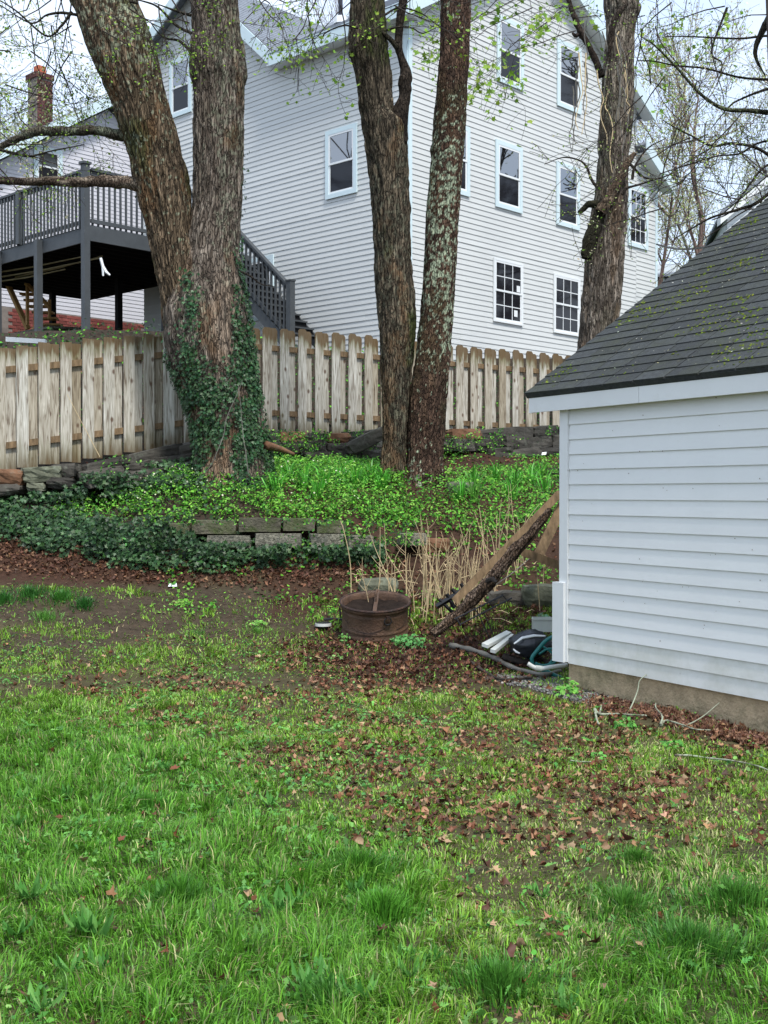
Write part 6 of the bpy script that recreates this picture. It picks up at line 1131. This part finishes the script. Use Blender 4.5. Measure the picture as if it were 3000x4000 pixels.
SC = ['closest to the right flank of the ivy trunk', 'second from the ivy trunk, near the dark tumbled stones', 'third from the ivy trunk, midway to the mossy stem', 'midway between the trees, right of the middle gap', 'just left of centre between the ivy and mossy trunks foot', 'second from the mossy stem foot', 'directly at the mossy stem foot', 'low beside the ivy trunk, nearer the block wall', 'low in front of the mossy stem foot', 'lowest in the middle of the cover above the block wall',
 'just right of the grey rock', 'right of the rock, second from the speckled trunk', 'third right of the speckled trunk', 'fourth right of the speckled trunk', 'nearest the shed corner board', 'lowest on the bank right of the grey rock', 'below the grey rock at the speckled trunk', 'highest on the bank below the dark stone wall by the shed']
for k, (u_, v_) in enumerate(((1020, 1885), (1130, 1880), (1190, 1905), (1270, 1900), (1330, 1890), (1390, 1900), (1450, 1880), (1080, 1920), (1500, 1905), (1240, 1940), (1850, 1905), (1940, 1880), (2010, 1900), (2080, 1890), (2130, 1920), (2000, 1950), (1800, 1960), (2110, 1860))):
    tussock(u_, v_, .11, .40, 60, (.09, .34, .035), 'strap-leaved clump ' + SC[k], name='strap_leaf_clump', w=.009, lean=(.4, 1.1), grp='strap-leaved clumps ' + ('between the trees' if u_ < 1600 else 'by the shed'))
tussock(1850, 1960, .07, .5, 40, (.14, .34, .06), 'tall bright strap-leaved clump beside the grey rock', name='strap_leaf_clump', w=.010, lean=(.3, .9))
# dry stalks -----------------------------------------------------
def _ga(u_, v_, y0=9.0, y1=20.0):
    ys = np.linspace(y0, y1, 900); xs = (u_ - 1500) / F * ys; _, vv = UV(xs, ys, H(xs, ys)); Y0 = float(ys[np.argmin(np.abs(vv - v_))]); return np.array([(u_ - 1500) / F * Y0, Y0, float(H((u_ - 1500) / F * Y0, Y0))])
st = thing('dry_stalks', ground_at(1740, 2420), 'thicket of upright straw-coloured dry stalks behind the leaning log', 'dry stalks')
for k in range(88):
    r = random.Random(1200 + k); u_ = r.gauss(1750, 140) if k > 12 else r.uniform(1540, 2150); v_ = r.uniform(2330, 2440) if u_ < 1900 else r.uniform(2200, 2380); p = ground_at(u_, v_); h = r.uniform(.35, 1.05); l1, l2 = r.gauss(0, .16), r.gauss(0, .1)
    pts = [p - [0, 0, .02], p + [l1 * h * .4, l2 * h * .3, h * .4], p + [l1 * h * .9, l2 * h * .8, h * .75], p + [l1 * h * 1.3 + r.gauss(0, .03), l2 * h, h]]; b = MB(); b.tube(smooth_poly(pts, 8), np.linspace(.0050, .0022, 8), 4)
    for j in range(r.randint(0, 4)): t_ = r.uniform(.4, .9); q = p + np.array([l1 * h * t_, l2 * h * t_, h * t_]); a = r.uniform(0, 6.28); e = q + np.array([math.cos(a) * .1, math.sin(a) * .1, .1]) * r.uniform(.5, 1.4); b.tube([q, (q + e) / 2 + [0, 0, -.01], e], [.0025, .002, .0012], 3)
    b.done('stalk', M['stalk'], st)
for k, (pts, lb) in enumerate((([(1372, 2330), (1368, 2200), (1345, 2080), (1330, 2035)], 'single tall dry stem just left of the drum rising past the block wall'), ([(1483, 2330), (1484, 2180), (1485, 2060)], 'single straight dry stem rising behind the middle of the drum'), ([(390, 1785), (340, 1690), (262, 1540)], 'long yellow dry stem leaning against the left fence'), ([(2110, 2400), (2095, 2210), (2090, 2150)], 'dry stem standing near the shed corner'))):
    base = ground_at(*pts[0]); ys = [base[1], base[1] - .02, base[1] - .05, base[1] - .06] if k != 2 else [15.2, 15.15, 15.1]; b = MB(); b.tube(smooth_poly([P(a, c, ys[i]) for i, (a, c) in enumerate(pts)], 14), np.linspace(.006, .003, 14), 5); tag(b.done('dried_weed', M['stalk'], None), lb, 'stem')
b = MB()
for k in range(60):
    r = random.Random(1500 + k); p = ground_at(r.uniform(1380, 2150), r.uniform(2180, 2480)); a = r.uniform(0, 3.14); L_ = r.uniform(.1, .35); e = np.array([math.cos(a), math.sin(a) * .6, r.uniform(-.05, .25)]) * L_; q = p + e; q[2] = max(q[2], float(H(q[0], q[1])) + .02); b.tube([p + [0, 0, .03], (p + q) / 2 + [0, 0, .04], q], [.004, .0035, .002], 4)
tag(b.done('fallen_stalks', M['stalk'], None), 'straw-coloured stalks fallen flat over the leaves behind the drum', 'dry stalks', kind='stuff')

# ------------------------------------------------------------------ rusty drum
db = ground_at(1465, 2470, 10.5, 13.5); DR = 275 / 2 / F * db[1]; DH = .335; db = db + np.array([0, 0, -.03])
drum = thing('fire_drum', db, 'round rusty steel drum used as a fire pit with ring handles', 'fire pit')
def lathe(prof, n=64):
    V = []; Fl = []; k = len(prof)
    for i in range(n):
        a = 2 * math.pi * i / n; V += [(r * math.cos(a), r * math.sin(a), z) for r, z in prof]
    for i in range(n):
        for j in range(k - 1): Fl.append((i * k + j, ((i + 1) % n) * k + j, ((i + 1) % n) * k + j + 1, i * k + j + 1))
    return np.array(V), Fl
V, Fl = lathe([(DR * .93, 0), (DR * .955, .01), (DR * .96, .03), (DR * .94, .045), (DR * .94, .075), (DR * .955, .085), (DR * .94, .095), (DR * .935, .12), (DR * .935, .24), (DR * .945, .25), (DR * .935, .26), (DR * .94, .29), (DR * .985, .298), (DR * 1.0, .31), (DR * 1.0, .335), (DR * .985, .345), (DR * .955, .34), (DR * .93, .325), (DR * .90, .28), (DR * .90, .12)])
V[:, 2] += (fbm(V[:, 0] * 3, V[:, 1] * 3, 0, 2, 4) - .5) * .01; o = obj('shell', V + db, Fl, M['rust'], drum, smooth=True)
V, Fl = lathe([(DR * .905, .27), (DR * .8, .262), (DR * .55, .235), (DR * .25, .225), (.001, .222)]); V[:, 2] += (fbm(V[:, 0] * 9, V[:, 1] * 9, 0, 3, 14) - .5) * .06; obj('contents', V + db, Fl, M['ash'], drum, smooth=True)
a = np.linspace(0, 2 * np.pi, 40); b = MB(); b.tube(np.stack([np.cos(a) * DR * .99, np.sin(a) * DR * .99, 0 * a + .335], 1) + db, .013, 6, cap=False); b.done('rim', M['rustd'], drum)
for s, aa in ((1, -1.2), (1, -3.0), (1, -.12)):
    c = db + np.array([math.cos(aa) * (DR * .96 + .012), math.sin(aa) * (DR * .96 + .012), .265]); tg = np.array([-math.sin(aa), math.cos(aa), 0]); b = MB(); t_ = np.linspace(0, 2 * np.pi, 20); b.tube(c - [0, 0, .035] + np.cos(t_)[:, None] * tg * .038 + np.sin(t_)[:, None] * UP * .038, .006, 6, cap=False); h_ = b.done('ring_handle', M['black'], drum)
    b = MB(); b.box(c - tg * .018 + UP * -.012, tg * .036, np.array([math.cos(aa), math.sin(aa), 0]) * .012, UP * .034); b.done('bracket', M['rustd'], h_)
b = MB(); b.box(db + [-.022, -DR * .98, .338], (.04, 0, 0), (.03, DR * 1.9, .02), (0, 0, .008)); b.done('cross_bar', M['rust'], drum)
b = MB(); b.tube([db + [.01, -DR * .2, .345], db + [.012, -DR * .15, .43], db + [.03, -DR * .1, .47]], [.012, .01, .008], 6); b.done('lifting_hook', M['rust'], drum)
for z0, z1, a0, a1 in ((.20, .10, -2.7, -1.5), (.10, .22, -1.9, -1.0), (.12, .23, -.9, -.2)):
    t_ = np.linspace(0, 1, 10); b = MB(); aa = a0 + (a1 - a0) * t_; b.tube(np.stack([np.cos(aa) * DR * .945, np.sin(aa) * DR * .945, z0 + (z1 - z0) * t_ - .03 * np.sin(t_ * 3.14)], 1) + db, .0025, 4); b.done('wire_loop', M['rustd'], drum)
drum.rotation_euler = (math.radians(12), 0, 0); drum.location.z += .03
p = ground_at(1262, 2455); b = MB(); b.prism([p + [math.cos(q) * .085, math.sin(q) * .085, .03] for q in np.linspace(0, 6.283, 21)[:-1]], (0, 0, .03)); o = b.done('disc_lid', M['pvc'], None); tag(o, 'small dark topped disc with a white rim on leaves left of drum', 'lid')
b = MB(); b.prism([p + [math.cos(q) * .078, math.sin(q) * .078, .06] for q in np.linspace(0, 6.283, 21)[:-1]], (0, 0, .006)); b.done('disc_top', M['black'], o)
for pts, lb in (([(1265, 2432), (1300, 2428), (1345, 2432)], 'short dark metal tube lying beside the disc'), ([(1420, 2290), (1440, 2305), (1462, 2322)], 'short dark iron rod sticking up behind the drum')):
    g0 = ground_at(pts[0][0], pts[0][1]); b = MB(); b.tube([P(a_, c_, g0[1]) + [0, 0, .03] for a_, c_ in pts], .014, 6); tag(b.done('iron_rod', M['black'], None), lb, 'rod')

# ------------------------------------------------------------------ leaning log, lumber and junk by the shed
lg = [P(1690, 2478, 11.5), P(1790, 2400, 11.6), P(1880, 2310, 11.7), P(1960, 2215, 11.8), P(2050, 2110, 11.9), P(2120, 2030, 12.0), P(2150, 1990, 12.05)]
q = smooth_poly(np.column_stack([lg, [.038, .052, .058, .055, .053, .045, .028]]), 90); V, Fq = tube(q[:, :3], q[:, 3], 28); c = np.repeat(q[:, :3], 28, 0); d = V - c
ax_ = (q[-1, :3] - q[0, :3]); ax_ /= np.linalg.norm(ax_); al = V @ ax_; th_ = np.tile(np.linspace(0, 6.283, 28, endpoint=False), 90); k = fbm(np.cos(th_) * 3.5, np.sin(th_) * 3.5, al * 3.5, 4, 33); k2 = vn(np.cos(th_) * 8, np.sin(th_) * 8, al * 14, 34)
V = c + d * (1 + (k[:, None] - .5) * 1.3 + (k2[:, None] - .5) * .45); C = np.array([.10, .065, .042]) * (.35 + 1.3 * k[:, None]); mm_ = sstep(.58, .7, k2)[:, None]; C = C * (1 - mm_) + np.array([.21, .15, .11]) * mm_
tag(obj('leaning_log', V, Fq, M['barkfine'], None, origin=lg[0], col=C, smooth=True), 'rough barked log leaning from the leaf pile up behind the shed', 'log')
b = MB(); b.tube([P(1905, 2270, 11.6), P(1925, 2262, 11.5), P(1940, 2275, 11.45)], [.03, .025, .012], 7); tag(b.done('log_stub', M['twig'], None), 'short broken stub on the leaning log', 'branch')
lf = thing('lumber_frame', P(2050, 2330, 12.4), 'weathered lumber frame of nailed boards leaning behind the log', 'frame')
def plank(a, c, Y0, Y1, w, th=.04, name='board'):
    p, q = P(*a, Y0), P(*c, Y1); e = q - p; e /= np.linalg.norm(e); s_ = np.cross(e, [0, 1., 0]); s_ /= np.linalg.norm(s_); b = MB(); b.box(p - s_ * w / 2, q - p, s_ * w, np.array([0, th, 0])); return b.done(name, M['plank'], lf)
plank((1775, 2350), (2190, 1925), 12.1, 12.5, .078); plank((2105, 2170), (2205, 1960), 12.35, 12.6, .105); plank((2040, 2155), (2200, 2215), 12.3, 12.3, .085); plank((1985, 2125), (2025, 2150), 12.0, 12.0, .10, .03, 'offcut')
bi = thing('iron_bracket', ground_at(1770, 2420), 'black flat iron bracket of crossed bars standing among dry stalks', 'iron bracket')
for (a, c, w) in (((1705, 2370), (1835, 2290), .03), ((1715, 2340), (1780, 2405), .018), ((1745, 2320), (1775, 2375), .022), ((1765, 2300), (1800, 2345), .018), ((1800, 2280), (1830, 2330), .018)):
    b = MB(); b.tube([P(*a, 12.2), P(*c, 12.2)], w, 4); b.done('bar', M['black'], bi)
wr = thing('wire_rack', P(1900, 2420, 11.3), 'dark wire rack resting across the leaning log', 'rack')
for (a, c, r_) in (((1775, 2418), (1965, 2325), .008), ((1795, 2440), (2000, 2335), .008), ((1870, 2400), (1925, 2520), .006), ((1960, 2320), (1985, 2350), .006), ((1780, 2410), (1800, 2445), .008), ((1850, 2375), (1872, 2400), .006), ((1910, 2350), (1930, 2375), .006), ((1890, 2395), (1935, 2500), .005)):
    b = MB(); b.tube([P(*a, 11.25), P(*c, 11.25)], r_, 5); b.done('rod', M['black'], wr)
def slabq(pts, th, name, m, label, cat, Ys): 
    b = MB(); p = [P(a, c, y) for (a, c), y in zip(pts, Ys)]; b.prism(p, (0, 0, -th)); return tag(b.done(name, m, None), label, cat)
slabq([(1882, 2512), (1905, 2520), (1998, 2470), (1978, 2462)], .03, 'white_board', M['pvc'], 'short white painted board lying in leaves left of the black bag', 'board', (10.9, 10.85, 11.3, 11.35))
slabq([(1915, 2535), (1935, 2540), (2010, 2478), (1998, 2475)], .03, 'white_board', M['pvc'], 'second white board half under the black bag', 'board', (10.85, 10.8, 11.2, 11.25))
# crumpled bag
gb = ground_at(2070, 2560, 10, 12.5)
def blob(name, c, r3, m, label, cat, seed, amp=.25, n=26, rows=16):
    V = []; Fl = []
    for i in range(rows + 1):
        ph = -math.pi / 2 + math.pi * i / rows
        for j in range(n): th = 2 * math.pi * j / n; V.append((math.cos(ph) * math.cos(th), math.cos(ph) * math.sin(th), math.sin(ph)))
    V = np.array(V); k = fbm(V[:, 0] * 2.2 + seed, V[:, 1] * 2.2, V[:, 2] * 2.2, 4, seed); k2 = np.abs(fbm(V[:, 0] * 5, V[:, 1] * 5, V[:, 2] * 5, 2, seed + 3) - .5); V = V * (1 + (k[:, None] - .5) * 2 * amp - k2[:, None] * .5) * r3 + c
    for i in range(rows):
        for j in range(n): Fl.append((i * n + j, i * n + (j + 1) % n, (i + 1) * n + (j + 1) % n, (i + 1) * n + j))
    return tag(obj(name, V, Fl, m, None, smooth=True), label, cat)
bag = blob('plastic_bag', P(2070, 2515, 11.0), np.array([.21, .16, .13]), M['bag'], 'crumpled black plastic bag with white stripe on the junk pile', 'bag', 5)
b = MB(); b.tube([P(2008, 2515, 10.84), P(2040, 2492, 10.86), P(2085, 2483, 10.88), P(2130, 2484, 10.9)], [.008, .015, .015, .009], 5); b.done('stripe', M['white'], bag)
b = MB(); b.tube([P(2005, 2535, 10.84), P(2015, 2545, 10.84), P(2030, 2552, 10.84)], [.006, .012, .008], 5); b.done('print', M['white'], bag)
# tub
tb = thing('plastic_tub', P(2120, 2470, 11.1), 'shallow grey-white plastic tub behind the black bag at the shed corner', 'tub')
b = MB(); c0 = P(2080, 2468, 11.0); e1 = np.array([.24, -.02, 0]); e2 = np.array([.03, .3, 0])
for (a, d1, d2) in ((c0, e1, e2 * .04), (c0 + e2 * .96, e1, e2 * .04), (c0 + e2 * .04, e1 * .05, e2 * .92), (c0 + e1 * .95 + e2 * .04, e1 * .05, e2 * .92)): b.box(a, d1, d2, (0, 0, .11))
b.box(c0 + e1 * .05 + e2 * .04, e1 * .9, e2 * .92, (0, 0, .02)); b.done('tub_wall', M['tub'], tb); b = MB(); b.box(c0 - e1 * .03 + UP * .11 - e2 * .03, e1 * 1.06, e2 * .07, UP * .012); b.done('lip', M['tub'], tb)
# overturned teal chair frame
ch = thing('teal_chair', P(2140, 2630, 10.5), 'tipped over teal plastic lawn chair frame by the shed corner', 'chair')
for pts, r_ in (([(2082, 2600), (2078, 2570), (2100, 2540), (2130, 2505), (2165, 2485), (2200, 2475)], .018), ([(2085, 2600), (2130, 2620), (2170, 2640), (2210, 2655)], .02), ([(2105, 2555), (2140, 2535), (2180, 2540)], .011), ([(2090, 2590), (2120, 2600), (2160, 2590), (2190, 2565)], .013), ([(2120, 2525), (2150, 2545), (2165, 2560)], .010), ([(2135, 2605), (2160, 2575), (2175, 2545)], .010), ([(2110, 2610), (2150, 2650), (2195, 2655)], .016)):
    b = MB(); b.tube(smooth_poly([P(a, c, 10.55) for a, c in pts], 18), r_, 8); b.done('frame_tube', M['teal'], ch, smooth=True)
b = MB(); b.tube(smooth_poly([P(2062, 2592, 10.3), P(2085, 2606, 10.3), P(2110, 2612, 10.3), P(2150, 2606, 10.3), P(2215, 2598, 10.35)], 24), .019, 10); pv_ = b.done('drain_pipe', M['pvc'], None, smooth=True); tag(pv_, 'white plastic drain pipe with elbow lying at the shed corner', 'pipe')
b = MB(); b.tube([P(2092, 2609, 10.3), P(2118, 2612, 10.3)], .025, 12); b.done('elbow_joint', M['tub'], pv_)
# small white scrap on the bank
b = MB(); p = ground_at(2115, 1803, 14, 20); b.prism([p + [0, 0, .1], p + [.07, 0, .11], p + [.08, .02, .15], p + [.01, .02, .14]], (0, .01, .002)); tag(b.done('paper_scrap', M['white'], None), 'small white scrap caught among strap leaves near the shed', 'scrap')
b = MB(); p = ground_at(655, 2298, 10, 14); b.prism([p + [0, 0, .02], p + [.10, 0, .02], p + [.09, .03, .05], p + [.01, .03, .045]], (0, .02, .004)); tag(b.done('paper_scrap', M['white'], None), 'whitish scrap lying on soil below the ivy', 'scrap')
# dead branches on the ground ------------------------------------
def gbranch(name, pts, r0, r1, m, label, lift=.03, Yj=0, parent=None, cat='branch'):
    q = [ground_at(a, c, 5.0, 14.5) + [0, 0, lift] for a, c in pts]; q = smooth_poly(q, 26); r0, r1 = (r0 * .7, r1 * .7) if m is M['lichenwood'] else (r0, r1); b = MB(); b.tube(q, np.linspace(r0, r1, 26) * (1 + .2 * np.sin(np.arange(26) * 1.9)), 7); o = b.done(name, m, parent, smooth=True); return tag(o, label, cat) if label else o
k1 = gbranch('fallen_branch', [(2325, 2785), (2345, 2805), (2400, 2805), (2460, 2808), (2530, 2812)], .016, .010, M['lichenwood'], 'pale lichened branch lying in front of the shed foundation'); gbranch('twig', [(2325, 2785), (2335, 2830), (2345, 2850)], .013, .01, M['lichenwood'], None, parent=k1)
gbranch('twig', [(2345, 2805), (2352, 2770)], .011, .007, M['lichenwood'], None, parent=k1)
Yf = ground_at(2430, 2800, 5, 12)[1]; b = MB(); b.tube(smooth_poly([P(2420, 2805, Yf), P(2460, 2770, Yf + .1), P(2490, 2700, Yf + .25), P(2498, 2660, Yf + .3), P(2525, 2635, Yf + .35)], 24), np.linspace(.008, .003, 24), 6); b.done('twig', M['lichenwood'], k1, smooth=True)
k2_ = gbranch('fallen_branch', [(2585, 2850), (2605, 2830), (2660, 2845), (2720, 2865), (2780, 2868)], .012, .006, M['lichenwood'], 'mottled forked branch lying in the shed leaf drift'); gbranch('twig', [(2585, 2855), (2590, 2825), (2565, 2790), (2565, 2770)], .013, .006, M['lichenwood'], None, parent=k2_, lift=.05)
Yf = ground_at(2650, 2850, 5, 12)[1]; b = MB(); b.tube(smooth_poly([P(2650, 2845, Yf), P(2700, 2825, Yf + .05), P(2750, 2795, Yf + .12), P(2810, 2745, Yf + .2)], 20), np.linspace(.006, .0025, 20), 5); b.done('twig', M['lichenwood'], k2_)
gbranch('fallen_branch', [(2640, 2968), (2700, 2970), (2770, 2980), (2860, 2990), (2960, 3010), (3060, 3050)], .011, .006, M['lichenwood'], 'long straight lichened stick lying on the right lawn'); gbranch('fallen_branch', [(2230, 2990), (2290, 2995), (2340, 2992)], .008, .006, M['lichenwood'], 'short lichened stick in the middle right lawn')
gbranch('fallen_branch', [(1760, 2540), (1850, 2560), (1930, 2590), (2010, 2630), (2120, 2655), (2190, 2640)], .028, .016, M['twigg'], 'thick dead branch on the leaves left of the shed corner', lift=.05); gbranch('fallen_branch', [(1840, 2600), (1900, 2640), (1960, 2665), (2080, 2660)], .018, .010, M['twig'], 'thin dark dead branch below the thick dead one')
gbranch('fallen_branch', [(1970, 2590), (2040, 2610), (2110, 2600), (2160, 2620)], .035, .02, M['twig'], 'dark rotten limb under the teal chair', lift=.06); gbranch('fallen_branch', [(1000, 2700), (1040, 2720), (1080, 2705)], .006, .004, M['twig'], 'small dark twig on the lawn left of centre'); gbranch('fallen_branch', [(1930, 2400), (2020, 2330), (2160, 2200)], .007, .004, M['twigg'], 'thin bare stick leaning toward the shed corner', lift=.3)
gbranch('fallen_branch', [(1050, 1745), (1130, 1762), (1200, 1775)], .03, .02, M['plank'], 'reddish root running from the ivy covered trunk', lift=.06) if False else None
b = MB(); b.tube(smooth_poly([P(1040, 1740, 15.2), P(1090, 1752, 15.4), P(1150, 1775, 15.5)], 14), np.linspace(.06, .02, 14), 8); b.done('root', M['stoneb'], treeA, smooth=True)
# gravel at the shed corner
n = 9000; xs = rng.uniform(-.9, 1.3, n); os_ = rng.uniform(-.25, .42, n); q = CS + wS * xs[:, None] + nS * os_[:, None]; q[:, 2] = H(q[:, 0], q[:, 1]); d = (1 - sstep(.5, 1.2, xs)) * (1 - sstep(.24, .40, os_)) * sstep(-.9, -.5, xs); ok = (rng.random(n) < d) & ~inshed(q); q = q[ok]; n = len(q)
OCT = np.array([(1, 0, 0), (0, 1, 0), (-1, 0, 0), (0, -1, 0), (0, 0, .7), (0, 0, -.7)]); OCTF = np.array([(0, 1, 4), (1, 2, 4), (2, 3, 4), (3, 0, 4), (1, 0, 5), (2, 1, 5), (3, 2, 5), (0, 3, 5)])
X_, Y_, Z_ = rand_axes(n, None, .5); V2, F2, C2 = scatter(OCT, OCTF, q + [0, 0, .006], X_, Y_, Z_, rng.uniform(.008, .019, n), mixcol([(.10, .095, .085), (.17, .16, .145), (.045, .043, .04), (.25, .24, .21)], n, .2)); tag(obj('gravel', V2, F2, M['gravel'], None, col=C2), 'dark grey gravel strip along the shed foundation corner', 'gravel', kind='stuff')
print('objects', len(S.objects))
